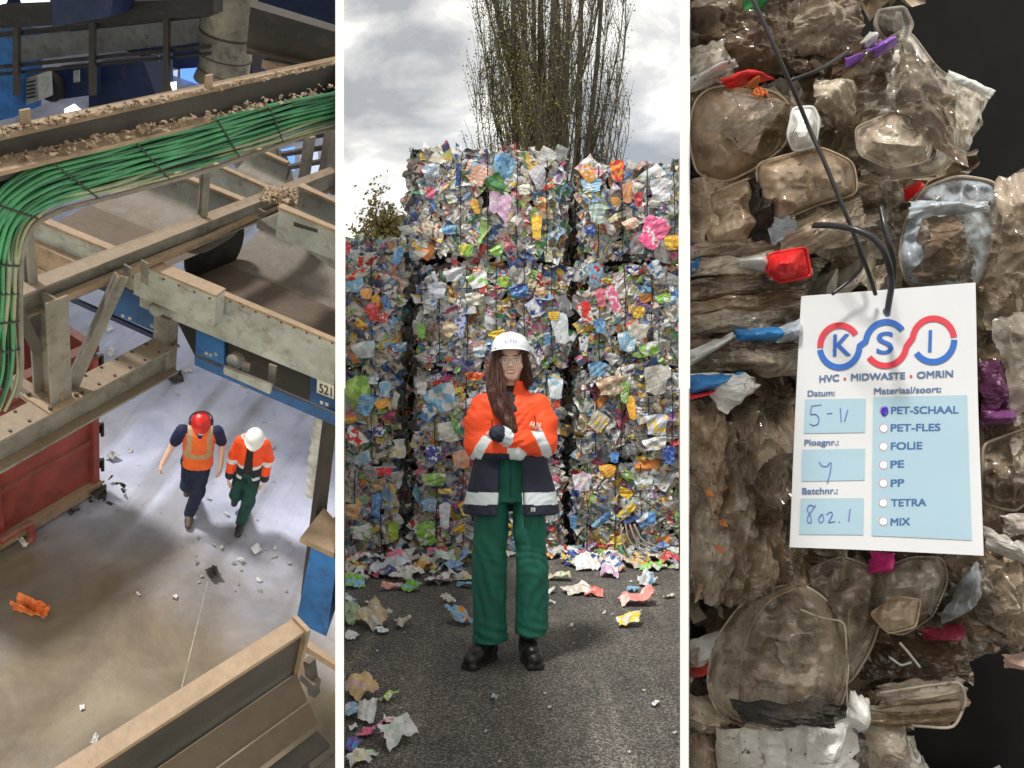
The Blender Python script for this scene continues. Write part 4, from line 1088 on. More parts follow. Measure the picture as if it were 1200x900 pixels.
# settle head, shoulders and hem to the figure's real proportions
for o in list(rt.children_recursive):
    if o.name.split('.')[0] in ('trousers', 'boot', 'laces', 'fly_seam'): continue
    me = o.data; co = np.zeros(len(me.vertices) * 3, np.float32); me.vertices.foreach_get('co', co); co = co.reshape(-1, 3)
    co[:, 2] = np.interp(co[:, 2], [0, .80, .865, .925, .988, 1.10, 1.18, 1.42, 1.50, 1.556, 1.84], [0, .745, .807, .872, .936, 1.07, 1.175, 1.402, 1.475, 1.518, 1.795])
    me.vertices.foreach_set('co', co.ravel()); me.update()
# =================================================================== CLOSE-UP (right bay)
ZONE = 'close'
YC = .74
def K(px, py, y=YC): return A3([(px - 600) / F * y, y, CAMZ - (py - 450) / F * y])
F_TAN = film_mat('dirty_film', (.07, .045, .028), (.48, .42, .34), (.07, .045, .03), rough=.16, scale=13, trans=.28, coat=.9, b1=.4)
F_GREY = film_mat('grey_film', (.05, .040, .034), (.44, .40, .34), (.08, .055, .035), rough=.13, scale=11, trans=.52, coat=1.0, b1=.35)
F_CLEAR = film_mat('clear_tray', (.12, .09, .065), (.58, .54, .47), (.07, .045, .025), rough=.09, scale=10, trans=.68, coat=1.0, b1=.25)
F_PALE = film_mat('pale_film', (.32, .29, .25), (.74, .74, .72), (.20, .13, .07), rough=.30, scale=9, coat=.4, b1=.35, mid=(.60, .60, .58), tones=False)
F_BROWN = film_mat('brown_film', (.035, .025, .018), (.25, .19, .14), (.22, .14, .08), rough=.2, scale=16, trans=.15, coat=.8)
F_OCHRE = film_mat('ochre_film', (.17, .11, .06), (.62, .52, .40), (.35, .13, .03), rough=.2, scale=12, trans=.30, coat=.8, b1=.35)
F_DARK = simple('grime_and_void_dark', (.022, .016, .012), .6, var=.6, scale=30, bmp=.5)
def colored(name, col, rough=.28): return simple(name, col, rough, var=.35, scale=40, bmp=.4, bd=.003)
C_RED = colored('red_plastic', (.62, .015, .015)); C_PUR = colored('violet_plastic', (.25, .10, .55)); C_MAG = colored('magenta_film', (.62, .03, .22)); C_PLUM = colored('plum_film', (.10, .03, .08))
C_BLUE = simple('blue_wrapper', (.03, .20, .50), .3, var=.5, scale=30, bmp=.4); C_ICE = film_mat('ice_blue_film', (.16, .14, .12), (.60, .66, .70), (.14, .09, .05), rough=.25, scale=16, coat=.5, mid=(.36, .42, .48), trans=.15, tones=False)
C_OR = colored('orange_film', (.75, .22, .05)); C_GRN = colored('green_film', (.03, .22, .07))

BR = root('plastic_bale', 'dirty bale of pressed plastic trays and film right behind the white paper tag', 'bale', (.34, .95, 1.02))
R = np.random.default_rng(5)
# body of the bale: core coloured dark for the shade in its voids + many crushed pieces filling it
prof_px = [(-80, 1120), (0, 1020), (60, 1010), (150, 1075), (215, 1095), (300, 1230), (420, 1260), (600, 1280), (700, 1250), (770, 1110), (850, 1060), (1000, 1040)]
def redge(py): return np.interp(py, [p[0] for p in prof_px], [p[1] for p in prof_px])
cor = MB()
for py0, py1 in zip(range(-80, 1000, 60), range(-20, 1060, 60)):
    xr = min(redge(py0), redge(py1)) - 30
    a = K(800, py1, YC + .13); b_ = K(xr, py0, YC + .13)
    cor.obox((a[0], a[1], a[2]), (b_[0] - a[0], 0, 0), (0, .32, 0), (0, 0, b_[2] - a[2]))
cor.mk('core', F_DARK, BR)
def fill(name, n, size, y, jit, mats, spread=.55, amp=.75, seg=11, folds=6, seed=0, split=False):
    R = np.random.default_rng(seed)
    cen = []
    while len(cen) < n:
        px, py = R.uniform(800, 1290), R.uniform(-70, 980)
        if px < redge(py) - 22: cen.append(K(px, py, y + R.normal(0, jit)))
    cen = A3(cen); nr = A3([[0, -1, 0.]]) + R.normal(0, spread, (n, 3))
    P, Fs, uv, ix = crumple(n, cen, nr, R.uniform(*size, n), seg=seg, amp=amp, folds=folds, aspect=(.35, 1), curl=.8, freq=(.5, 2.0), R=R)
    pm = R.integers(0, len(mats), n)
    fi = ix[Fs[:, 0]]
    if split:
        kv, kf = seg * seg, (seg - 1) ** 2
        for i in range(n): mk(name, P[i * kv:(i + 1) * kv], Fs[:kf], mats[pm[i]], BR, smooth=False)
        return
    mk(name, P, Fs, mats, BR, smooth=False, midx=pm[fi])
fill('crushed_packaging', 170, (.05, .12), YC + .075, .02, [F_TAN, F_GREY, F_BROWN, F_BROWN, F_OCHRE, F_TAN], seed=3)
fill('crushed_film', 90, (.04, .10), YC + .045, .012, [F_TAN, F_GREY, F_BROWN, F_TAN, F_OCHRE, F_CLEAR, F_BROWN], seed=4, spread=.6, amp=.9)
fill('coloured_scrap', 26, (.012, .035), YC + .008, .014, [C_RED, F_PALE, C_ICE, C_BLUE, F_PALE, C_OR, C_PLUM, F_PALE, C_ICE, F_DARK], seed=14, seg=8, split=True)
fill('thin_film', 60, (.02, .06), YC + .006, .012, [F_CLEAR, F_GREY, F_CLEAR, F_PALE, F_TAN], seed=15, seg=12, spread=.7, split=True)
# side of the bale seen only from elsewhere, and the bale it stands on
def sheet(name, pts, mat, y=YC, seg=56, amp=.006, fold=9, ang=0, curl=.02, seed=0, dy=(0, 0, 0, 0), parent=None, ridges=0, rdir=0, smooth=True, edge=.08, thick=.0012):
    """a crushed sheet or panel spanning four corners given in the frame, each corner at its own depth"""
    R = np.random.default_rng(seed + int(pts[0][0] * 3 + pts[0][1]))
    c4 = [K(p[0], p[1], y + d) for p, d in zip(pts, dy)]
    g = np.linspace(0, 1, seg); U, V = np.meshgrid(g, g, indexing='ij'); U, V = U.ravel(), V.ravel()
    P = ((1 - U) * (1 - V))[:, None] * c4[0] + (U * (1 - V))[:, None] * c4[1] + (U * V)[:, None] * c4[2] + ((1 - U) * V)[:, None] * c4[3]
    sz = np.linalg.norm(c4[0] - c4[2]); n_ = np.cross(c4[1] - c4[0], c4[3] - c4[0]); n_ /= np.linalg.norm(n_)
    if n_[1] > 0: n_ = -n_
    t1 = (c4[1] - c4[0]) / np.linalg.norm(c4[1] - c4[0]); t2 = (c4[3] - c4[0]) / np.linalg.norm(c4[3] - c4[0])
    W2 = np.stack([U, V, np.zeros_like(U)], 1)
    z = np.zeros_like(U)
    su, sv = np.linalg.norm(c4[1] - c4[0]) / .07, np.linalg.norm(c4[3] - c4[0]) / .07
    ca, sa = math.cos(math.radians(ang)), math.sin(math.radians(ang))
    W3 = np.stack([(ca * U * su + sa * V * sv) * (1.25 if ang else 1), (-sa * U * su + ca * V * sv) * (.65 if ang else 1), np.zeros_like(U)], 1)
    for k, (f, w) in enumerate(((1.7, 1.0), (3.6, .62), (7.5, .34), (15, .16))):
        q1 = vnoise(W3 + .12 * np.stack([vnoise(W2, 3, seed + k + 31), vnoise(W2, 3, seed + k + 41), 0 * U], 1), f, seed * 3 + k + R.integers(0, 50))
        z += (.5 - np.abs(q1) * 2.0) * amp * w * 1.5
    for k in range(3):
        a = R.uniform(0, math.pi) if k > 0 else math.radians(ang) + R.normal(0, .2)
        z += tri((np.cos(a) * U + np.sin(a) * V) * (fold / 7 * (1 + k)) + R.uniform(0, 1) + .15 * vnoise(W2, 2.0, seed + k)) * amp * .55 / (1 + .6 * k)
    z *= min(1, .35 + .65 * min(su, sv))
    z -= z.mean()
    z += curl * (1 - (2 * U - 1) ** 2) * (1 - (2 * V - 1) ** 2)
    if ridges:
        q = U if rdir == 0 else V
        z += .0035 * np.clip(np.sin(q * ridges * 2 * math.pi) * 2.2, -1, 1)
    z += .0015 * vnoise(W3, 6, seed + 9) + .0006 * vnoise(W3, 22, seed + 4)
    # wandering outline
    ed = np.maximum(np.abs(2 * U - 1), np.abs(2 * V - 1)) ** 3
    wob = edge * sz * .5 * ed
    P = P + n_ * z[:, None] + t1 * (wob * vnoise(W2, 6, seed + 20))[:, None] + t2 * (wob * vnoise(W2, 6, seed + 21))[:, None]
    q = A3([(i * seg + j, (i + 1) * seg + j, (i + 1) * seg + j + 1, i * seg + j + 1) for i in range(seg - 1) for j in range(seg - 1)])
    return mk(name, P, q, mat, parent or BR, smooth=False)

def blob(name, outline, mat, y=YC, depth=.03, rim=.0010, inner=None, seed=0, rings=30, wr=.004, rimmat=None, ribs=None, ribh=.003, flat=.5, nrad=140):
    """a moulded tray or cup: domed body following an outline, with a rolled rim as its own piece"""
    o = A3(outline, float); n = nrad
    d = np.concatenate([[0], np.cumsum(np.linalg.norm(np.diff(np.vstack([o, o[:1]]), axis=0), axis=1))])
    t = np.linspace(0, d[-1], n, endpoint=False); oo = np.vstack([o, o[:1]])
    B = np.stack([np.interp(t, d, oo[:, 0]), np.interp(t, d, oo[:, 1])], 1)
    for _ in range(22): B = (np.roll(B, 1, 0) + 2 * B + np.roll(B, -1, 0)) / 4
    c = B.mean(0)
    vs = []; R = np.random.default_rng(seed)
    for k in range(rings):
        s_ = k / (rings - 1)
        q = c + (B - c) * (1 - s_ * .985)
        h = depth * (1 - np.exp(-s_ * 7)) * (flat + (1 - flat) * min(1, s_ * 1.6))
        qq = np.concatenate([q, np.zeros((n, 1))], 1) / 60
        m_ = min(1, s_ * 5)
        hh = h + wr * m_ * (1.1 * (.4 - 2 * np.abs(vnoise(qq, 1.3, seed))) + .7 * (.4 - 2 * np.abs(vnoise(qq, 3.1, seed + 3))) + .14 * (.4 - 2 * np.abs(vnoise(qq, 7, seed + 5))))
        if ribs: hh = hh + ribh * np.clip(np.sin(np.arange(n) / n * 2 * math.pi * ribs) * 2, -1, 1) * (1 if .12 < s_ < .6 else 0)
        vs.append(np.stack([(q[:, 0] - 600) / F, np.ones(n), -(q[:, 1] - 450) / F], 1) * (y - hh)[:, None] + A3([0, 0, CAMZ]))
    vs = np.concatenate(vs)
    f = A3([(i * n + j, i * n + (j + 1) % n, (i + 1) * n + (j + 1) % n, (i + 1) * n + j) for i in range(rings - 1) for j in range(n)])
    ob_ = mk(name, vs, f, mat, BR, smooth=True)
    if rim:
        p = vs[:n]; p = np.vstack([p, p[:2]]) + A3([0, -.002, 0])
        v, f = tube(p, rim, 6, cap=False); mk('rim', v, f, rimmat or mat, ob_, smooth=True)
    return ob_

# --- hand-placed pieces, from the back to the front
sheet('film', [(805, 5), (960, -5), (985, 95), (810, 90)], F_BROWN, YC + .03, amp=.012, fold=12)
sheet('film', [(840, -10), (1010, -10), (1005, 55), (850, 62)], F_TAN, YC + .02, amp=.010, fold=16, seed=2)
sheet('film', [(870, -8), (905, -10), (900, 22), (872, 20)], C_GRN, YC + .012, amp=.004)
sheet('film', [(806, 60), (850, 45), (870, 100), (808, 112)], F_GREY, YC + .012, amp=.010, fold=14)
sheet('carton_strip', [(806, 92), (862, 68), (866, 78), (808, 106)], F_PALE, YC + .002, amp=.003, fold=3)
blob('tray', [(1060, 30), (1000, 78), (970, 110), (985, 180), (1035, 212), (1105, 206), (1136, 160), (1150, 108), (1100, 86), (1075, 50)], F_CLEAR, YC + .02, .035, .0009, seed=3, wr=.013)
sheet('film', [(1055, 48), (1110, 85), (1128, 200), (1048, 130)], F_TAN, YC - .018, amp=.010, fold=7, ang=60, curl=.012, seed=4)
sheet('tray_flap', [(1112, 84), (1166, 108), (1130, 188), (1118, 150)], F_CLEAR, YC + .004, amp=.003, fold=4, curl=.006, dy=(0, .01, .01, 0))
sheet('tray_rim', [(1112, 82), (1168, 106), (1160, 116), (1108, 92)], F_PALE, YC - .004, amp=.001, fold=2, curl=.003, edge=.03)
sheet('film', [(990, 55), (1050, 45), (1045, 100), (960, 120)], F_BROWN, YC, amp=.010, fold=10, seed=8)
blob('bottle_neck', [(1028, 14), (1058, 10), (1068, 30), (1058, 50), (1034, 48), (1024, 30)], F_GREY, YC - .002, .02, .002, seed=2)
sheet('violet_film', [(1012, 60), (1046, 42), (1052, 54), (1022, 71)], C_PUR, YC - .022, amp=.003, fold=4)
sheet('pale_scrap', [(1008, 50), (1020, 36), (1026, 54), (1014, 62)], F_PALE, YC - .018, amp=.002)
sheet('violet_film', [(990, 68), (1010, 66), (1004, 80), (992, 78)], C_PUR, YC - .014, amp=.002)
blob('bottle', [(828, 104), (870, 100), (912, 110), (930, 130), (920, 172), (885, 198), (850, 215), (815, 205), (806, 160), (812, 120)], F_OCHRE, YC + .002, .036, .0012, seed=5, wr=.010)
sheet('film', [(845, 108), (922, 118), (880, 180), (832, 150)], F_CLEAR, YC - .034, amp=.006, fold=9, ang=40, seed=9)
sheet('red_wrapper', [(842, 93), (878, 82), (909, 94), (856, 103)], C_RED, YC - .016, amp=.004, fold=8)
sheet('orange_scrap', [(874, 96), (888, 95), (888, 103), (876, 103)], C_OR, YC - .020, amp=.001)
blob('cup', [(928, 128), (952, 126), (959, 142), (954, 172), (930, 178), (922, 160), (926, 142)], F_PALE, YC - .022, .022, .0016, seed=6, wr=.004)
sheet('film', [(955, 95), (1005, 90), (1000, 140), (952, 130)], F_TAN, YC - .008, amp=.008, fold=11, seed=12)
blob('tray', [(884, 192), (960, 172), (1000, 190), (1005, 228), (960, 240), (908, 262), (890, 240)], F_OCHRE, YC - .008, .030, .0009, seed=8, wr=.006, flat=.8)
blob('tray', [(1000, 150), (1050, 130), (1094, 156), (1086, 190), (1042, 200), (1004, 182)], F_TAN, YC - .014, .018, .0008, seed=9, wr=.010)
sheet('film', [(806, 210), (880, 205), (875, 300), (806, 300)], F_OCHRE, YC + .006, amp=.012, fold=12, seed=15)
blob('tray', [(822, 232), (880, 208), (895, 262), (870, 290), (830, 285)], F_OCHRE, YC - .006, .020, .0012, seed=15, wr=.008)
sheet('film', [(870, 215), (904, 200), (910, 300), (874, 310)], F_DARK, YC - .006, amp=.012, fold=14, seed=16)
sheet('film', [(905, 235), (1040, 205), (1075, 300), (900, 300)], F_GREY, YC + .006, amp=.010, fold=9, seed=17)
sheet('film', [(908, 262), (1010, 230), (1020, 280), (915, 305)], F_TAN, YC - .012, amp=.006, fold=6, ang=75, curl=.016, seed=18)
sheet('red_film', [(1058, 222), (1078, 210), (1076, 226), (1062, 238)], C_RED, YC - .002, amp=.003)
blob('tray', [(1058, 262), (1078, 222), (1120, 206), (1168, 214), (1172, 262), (1150, 338), (1060, 335), (1052, 300)], C_ICE, YC - .004, .026, .0016, seed=11, wr=.012, rimmat=F_TAN)
sheet('blue_film', [(1068, 236), (1160, 236), (1156, 250), (1066, 256)], C_ICE, YC - .034, amp=.004, fold=6)
sheet('film', [(1078, 256), (1130, 250), (1140, 330), (1080, 330)], F_BROWN, YC - .036, amp=.010, fold=12, seed=19)
sheet('bag', [(1140, 225), (1215, 190), (1230, 400), (1150, 390)], F_CLEAR, YC - .006, amp=.010, fold=8, ang=5, curl=.022, seed=20)
sheet('bag', [(1172, 210), (1215, 200), (1225, 340), (1176, 350)], F_TAN, YC - .030, amp=.007, fold=7, ang=10, curl=.01, seed=21)
for i, (yy, m_) in enumerate(((288, F_BROWN), (305, F_TAN), (330, F_BROWN), (352, F_OCHRE), (372, F_GREY), (398, F_BROWN))):
    sheet('pressed_film', [(804, yy), (945, yy - 18), (950, yy + 18), (804, yy + 22)], m_, YC - .004 - .003 * i, amp=.009, fold=8, ang=80, curl=.01, seed=30 + i)
blob('cap', [(899, 298), (944, 290), (950, 324), (912, 332), (896, 318)], C_RED, YC - .028, .018, .0012, seed=21, wr=.006, flat=.8)
sheet('white_cap_edge', [(864, 304), (898, 296), (902, 320), (868, 312)], F_PALE, YC - .024, amp=.003)
sheet('wrapper', [(806, 412), (860, 388), (864, 396), (808, 430)], F_PALE, YC - .028, amp=.003, fold=4)
sheet('wrapper', [(860, 386), (938, 382), (936, 400), (866, 402)], C_BLUE, YC - .028, amp=.004, fold=6)
sheet('wrapper', [(902, 388), (940, 372), (940, 398), (912, 402)], C_ICE, YC - .034, amp=.003, fold=4)
sheet('pressed_film', [(806, 400), (935, 402), (935, 440), (806, 436)], F_TAN, YC - .018, amp=.008, fold=8, ang=80, seed=40)
sheet('wrapper', [(806, 438), (876, 436), (892, 452), (850, 486)], F_PALE, YC - .036, amp=.003, fold=5, seed=41)
sheet('wrapper', [(806, 440), (872, 436), (846, 456), (806, 464)], C_BLUE, YC - .0395, amp=.002, fold=3, seed=42)
sheet('wrapper_stripe', [(806, 463), (842, 455), (836, 461), (806, 470)], C_RED, YC - .041, amp=.001, fold=2)
for k in range(5):
    q = MB(); q.tube([K(848 + 5 * k, 466 - k * 3 + 3, YC - .042), K(868 + 4 * k, 455 - k * 1.4 + 3, YC - .042)], .0005, 4); q.mk('print_line', simple('grey_ink', (.08, .08, .09), .6), BR)
for i, (x0, x1, y0, y1, m_) in enumerate(((806, 850, 470, 690, F_OCHRE), (828, 886, 490, 705, F_TAN), (862, 935, 470, 640, F_GREY), (880, 940, 520, 690, F_BROWN), (806, 860, 560, 700, F_TAN), (850, 905, 600, 705, F_TAN))):
    sheet('tall_film', [(x0, y0), (x1, y0 - 5), (x1 + 4, y1), (x0 + 5, y1 + 6)], m_, YC - .012 - .005 * (i % 3), amp=.012, fold=6, ang=8, curl=.018, seed=50 + i)
for px, py in ((842, 610), (826, 575), (838, 640)): sheet('orange_scrap', [(px, py), (px + 6, py - 2), (px + 7, py + 5), (px + 2, py + 6)], C_OR, YC - .045, amp=.001)
sheet('film', [(1140, 380), (1225, 370), (1240, 640), (1150, 660)], F_BROWN, YC + .004, amp=.014, fold=9, ang=20, seed=60)
sheet('bag', [(1165, 375), (1220, 360), (1225, 490), (1185, 500)], F_GREY, YC - .022, amp=.006, fold=6, ang=10, curl=.03, seed=61)
sheet('plum_film', [(1146, 425), (1176, 420), (1180, 500), (1150, 500)], C_PLUM, YC - .012, amp=.008, fold=9)
sheet('plum_film', [(1152, 482), (1190, 476), (1188, 498), (1154, 500)], colored('violet_grime', (.16, .05, .16)), YC - .022, amp=.004, fold=9)
blob('tray', [(1150, 520), (1205, 500), (1225, 560), (1190, 600), (1150, 590)], F_GREY, YC - .012, .02, .0015, seed=62, wr=.010)
sheet('pale_scrap', [(1152, 618), (1205, 640), (1210, 664), (1156, 642)], F_PALE, YC - .03, amp=.004, curl=.012, seed=63)
sheet('pale_scrap', [(1172, 604), (1215, 598), (1215, 625), (1180, 628)], F_PALE, YC - .024, amp=.004, curl=.010, seed=64)
sheet('magenta_film', [(1020, 646), (1050, 648), (1038, 672), (1018, 672)], C_MAG, YC - .022, amp=.005, fold=9)
# lower half
sheet('film', [(930, 640), (1200, 645), (1200, 760), (930, 760)], F_BROWN, YC + .010, amp=.014, fold=12, seed=70)
blob('tray', [(942, 668), (985, 650), (1030, 668), (1036, 710), (1020, 760), (996, 800), (975, 808), (958, 720)], F_GREY, YC - .014, .024, .0012, seed=71, wr=.008)
big = blob('big_clear_tray', [(905, 688), (935, 680), (968, 700), (990, 735), (994, 790), (985, 832), (940, 850), (880, 855), (840, 838), (826, 800), (836, 750), (868, 705)], F_CLEAR, YC - .020, .050, .0009, seed=72, wr=.007, flat=.65)
def bead(pts, r=.0010, mat=None, y=YC - .06, name='tray_edge', par=None):
    pp = A3([K(p[0], p[1], y + (p[2] if len(p) > 2 else 0)) for p in pts]); k = len(pp)
    tt = np.linspace(0, k - 1, k * 5); pp = np.stack([np.interp(tt, np.arange(k), pp[:, i]) for i in range(3)], 1)
    for _ in range(2): pp[1:-1] = (pp[:-2] + 2 * pp[1:-1] + pp[2:]) / 4
    v, f = tube(pp, r, 6); mk(name, v, f, mat or F_PALE, par or BR, smooth=True)
bead([(950, 684, .02), (905, 700, .01), (884, 725), (870, 765), (866, 800), (868, 832)], .0007, F_TAN, par=big)
bead([(938, 714), (962, 724), (990, 728), (992, 760), (992, 800), (993, 828)], .0008, F_TAN, par=big)
bead([(832, 800), (838, 822), (862, 842), (900, 852)], .0014, F_TAN, YC - .045, par=big)
sheet('grime', [(856, 818), (985, 822), (975, 850), (870, 850)], F_DARK, YC - .064, amp=.006, fold=14, seed=73)
blob('cup', [(1022, 700), (1030, 668), (1066, 652), (1104, 652), (1110, 680), (1092, 722), (1056, 745), (1028, 735)], F_GREY, YC - .018, .034, .0010, seed=74, wr=.006, flat=.7)
blob('cup', [(1018, 718), (1050, 698), (1078, 702), (1072, 734), (1040, 742)], F_OCHRE, YC - .046, .014, .0008, seed=75, wr=.006)
sheet('ice_film', [(1100, 720), (1145, 655), (1152, 690), (1108, 735)], C_ICE, YC - .020, amp=.008, fold=9, seed=76)
sheet('film', [(1128, 668), (1160, 652), (1200, 748), (1150, 728)], F_GREY, YC - .012, amp=.008, fold=6, ang=70, seed=77)
sheet('film', [(1150, 655), (1215, 650), (1215, 770), (1165, 735)], F_TAN, YC - .020, amp=.010, fold=8, ang=20, seed=78)
sheet('red_film', [(1080, 738), (1130, 728), (1128, 748), (1086, 752)], colored('wine_film', (.22, .02, .04)), YC - .018, amp=.004)
sheet('film', [(996, 745), (1130, 740), (1140, 800), (1006, 800)], F_BROWN, YC - .006, amp=.010, fold=9, seed=79)
bead([(1054, 753), (1064, 764), (1078, 782)], .0012, F_PALE, YC - .03)
bead([(1042, 770), (1056, 780), (1068, 776)], .0010, F_PALE, YC - .03)
sheet('box_lid', [(1032, 804), (1126, 790), (1134, 822), (1030, 830)], F_TAN, YC - .034, amp=.003, fold=3, ang=88, curl=.010, seed=80)
sheet('box_side', [(1024, 828), (1134, 820), (1118, 854), (1012, 850)], F_OCHRE, YC - .036, amp=.003, fold=3, ang=88, curl=.004, seed=81, ridges=2, rdir=1)
sheet('box_end', [(1012, 845), (1060, 838), (1072, 905), (1018, 905)], F_TAN, YC - .030, amp=.004, fold=5, seed=82)
bead([(1030, 812), (1080, 804), (1126, 798), (1133, 822), (1118, 854), (1068, 850)], .0012, F_TAN, YC - .042)
sheet('ribbed_tray', [(838, 856), (1000, 848), (1004, 910), (838, 912)], F_PALE, YC - .022, amp=.002, fold=3, curl=.008, seed=83, ridges=3, seg=60)
sheet('carton_piece', [(948, 852), (998, 846), (984, 896), (944, 896)], F_PALE, YC - .044, amp=.004, fold=5, seed=84)
sheet('carton_piece', [(996, 808), (1020, 820), (1014, 862), (990, 846)], F_PALE, YC - .05, amp=.004, fold=7, seed=85)
sheet('torn_carton', [(806, 752), (848, 736), (850, 752), (808, 800)], F_PALE, YC + .004, amp=.003, fold=4, seed=86)
sheet('red_print', [(808, 784), (832, 770), (834, 776), (808, 796)], colored('brick_print', (.45, .03, .02)), YC - .004, amp=.001, fold=2)
sheet('film', [(806, 812), (850, 818), (856, 862), (806, 862)], F_TAN, YC, amp=.010, fold=12, seed=87)
sheet('film', [(806, 858), (840, 860), (840, 910), (806, 912)], F_BROWN, YC, amp=.010, fold=12, seed=88)
sheet('film', [(1004, 870), (1070, 860), (1095, 912), (1006, 912)], F_GREY, YC - .016, amp=.006, fold=9, seed=89)
sheet('pale_scrap', [(1176, 768), (1215, 760), (1215, 784), (1180, 784)], colored('flesh_film', (.55, .38, .32)), YC - .01, amp=.004)

# dark surface behind the bale, and the bale under it
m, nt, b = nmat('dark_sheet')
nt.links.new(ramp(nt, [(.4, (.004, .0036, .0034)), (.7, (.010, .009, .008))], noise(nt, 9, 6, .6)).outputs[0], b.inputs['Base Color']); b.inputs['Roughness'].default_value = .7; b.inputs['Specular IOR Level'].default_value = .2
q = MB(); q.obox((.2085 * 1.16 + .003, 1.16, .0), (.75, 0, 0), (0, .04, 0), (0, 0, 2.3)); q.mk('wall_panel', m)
tag(bpy.data.objects['wall_panel'], 'near-black panel behind the dirty plastic bale', 'panel')
ZONE = 'close'
bale(.20, .62, .76, 0, .98, 'dull brown plastic bale under the one that carries the white tag', dy=.34, seed=90, sides='rt', dull=.8, size=(.05, .12), dens=2, group='bales')

# --- wires
def wire(name, pts, r, mat, par=None, y=YC - .06, label=None, cat=None):
    pp = A3([K(p[0], p[1], p[2]) for p in pts]); k = len(pp)
    tt = np.linspace(0, k - 1, k * 6); pp = np.stack([np.interp(tt, np.arange(k), pp[:, i]) for i in range(3)], 1)
    for _ in range(5): pp[1:-1] = (pp[:-2] + 2 * pp[1:-1] + pp[2:]) / 4
    v, f = tube(pp, r, 10); o = mk(name, v, f, mat, par, smooth=True)
    if label: tag(o, label, cat)
    return o
M_BW = simple('black_cord', (.016, .016, .018), .3, var=.2, bmp=.05)
wire('binding_wire', [(875, -15, .675), (885, 5, .668), (905, 50, .662), (925, 95, .664), (938, 125, .672), (950, 155, .676), (962, 180, .668), (985, 235, .66), (1005, 285, .662), (1018, 320, .668), (1026, 345, .68)], .0017, M_BW, BR)
wire('binding_wire', [(925, 95, .672), (960, 82, .674), (985, 66, .69), (996, 58, .70)], .0015, M_BW, BR)
wire('binding_wire', [(975, 345, .68), (995, 330, .68), (1012, 312, .676), (1006, 290, .68)], .0014, M_BW, BR)

# --- the tag
ZONE = None
cpx = [(939, 347), (1143, 331), (1152, 651), (925, 641)]
# plane of the card: 1/depth is linear over the frame
def idep(px, py): return (1 / .655) * (1 + .00030 * (py - 490) + .00028 * (px - 1040))
def T(px, py, off=0.0):
    y = 1 / idep(px, py); p = K(px, py, y); p[1] -= off
    # gentle bend: top edge leans in the middle
    p[1] += .0022 * math.cos((px - 1040) / 110 * math.pi / 2) + .0008 * math.sin(py / 60.0)
    return p
M_CARD = simple('card_white', (.56, .575, .60), .42, var=.03, scale=30, bmp=.02)
M_PB = simple('panel_blue', (.30, .44, .53), .5, var=.03, scale=30, bmp=0)
M_INK = simple('ink_blue', (.025, .10, .28), .5, var=.05, bmp=0)
M_INK2 = simple('ink_grey_blue', (.06, .12, .27), .5, var=.05, bmp=0)
M_LB = simple('logo_blue', (.0, .095, .42), .5, var=.03, bmp=0); M_LR = simple('logo_red', (.55, .012, .035), .5, var=.03, bmp=0)
M_PEN = simple('pen_blue', (.10, .16, .50), .4, var=.1, bmp=0); M_RING = simple('ring_rose', (.52, .26, .28), .5, bmp=0); M_DOT = simple('dot_white', (.86, .82, .83), .5, var=.02, bmp=0)
M_TICK = simple('tick_violet', (.06, .03, .45), .4, var=.3, scale=400, bmp=0)
TG = root('paper_tag', 'white printed paper tag hanging by a black wire on the dirty plastic bale', 'tag', T(1040, 641))
n = 24; g = [(i, j) for j in range(n + 1) for i in range(n + 1)]
def quadpx(u, v): 
    a, b_, c_, d_ = map(A3, cpx); return (1 - u) * (1 - v) * a + u * (1 - v) * b_ + u * v * c_ + (1 - u) * v * d_
front = [T(*quadpx(i / n, j / n)) for i, j in g]; back = [p + A3([0, .0008, 0]) for p in front]
fs = [(j * (n + 1) + i, (j + 1) * (n + 1) + i, (j + 1) * (n + 1) + i + 1, j * (n + 1) + i + 1) for j in range(n) for i in range(n)]
k = (n + 1) ** 2
fs2 = [tuple(q + k for q in f[::-1]) for f in fs]
bd = [i for i in range(n)] + [i * (n + 1) + n for i in range(n)] + [n * (n + 1) + n - i for i in range(n)] + [(n - i) * (n + 1) for i in range(n)]
fs3 = [(bd[i], bd[(i + 1) % len(bd)], bd[(i + 1) % len(bd)] + k, bd[i] + k) for i in range(len(bd))]
card = mk('card', front + back, fs + fs2 + fs3, M_CARD, TG)
OFF = .0006
def flat(name, pts, mat, off=OFF, parent=None):
    """printed polygon on the card"""
    return mk(name, [T(x, y, off) for x, y in pts], [tuple(range(len(pts)))], mat, parent or card)
def panel(name, c4, mat, off=OFF):
    c4 = [A3(q, float) for q in c4]; nn = 8; pts = []; f = []
    for j in range(nn + 1):
        for i in range(nn + 1):
            u, v = i / nn, j / nn; q = (1 - u) * (1 - v) * c4[0] + u * (1 - v) * c4[1] + u * v * c4[2] + (1 - u) * v * c4[3]; pts.append(T(q[0], q[1], off))
    f = [(j * (nn + 1) + i, (j + 1) * (nn + 1) + i, (j + 1) * (nn + 1) + i + 1, j * (nn + 1) + i + 1) for j in range(nn) for i in range(nn)]
    return mk(name, pts, f, mat, card)
panel('date_field', [(944, 468), (1016, 467), (1015, 507), (942, 508)], M_PB)
panel('crew_field', [(940, 527), (1015, 526), (1014, 563), (939, 564)], M_PB)
panel('batch_field', [(938, 584), (1013, 584), (1012, 627), (936, 626)], M_PB)
panel('material_field', [(1025, 465), (1134, 463), (1138, 633), (1022, 628)], M_PB)
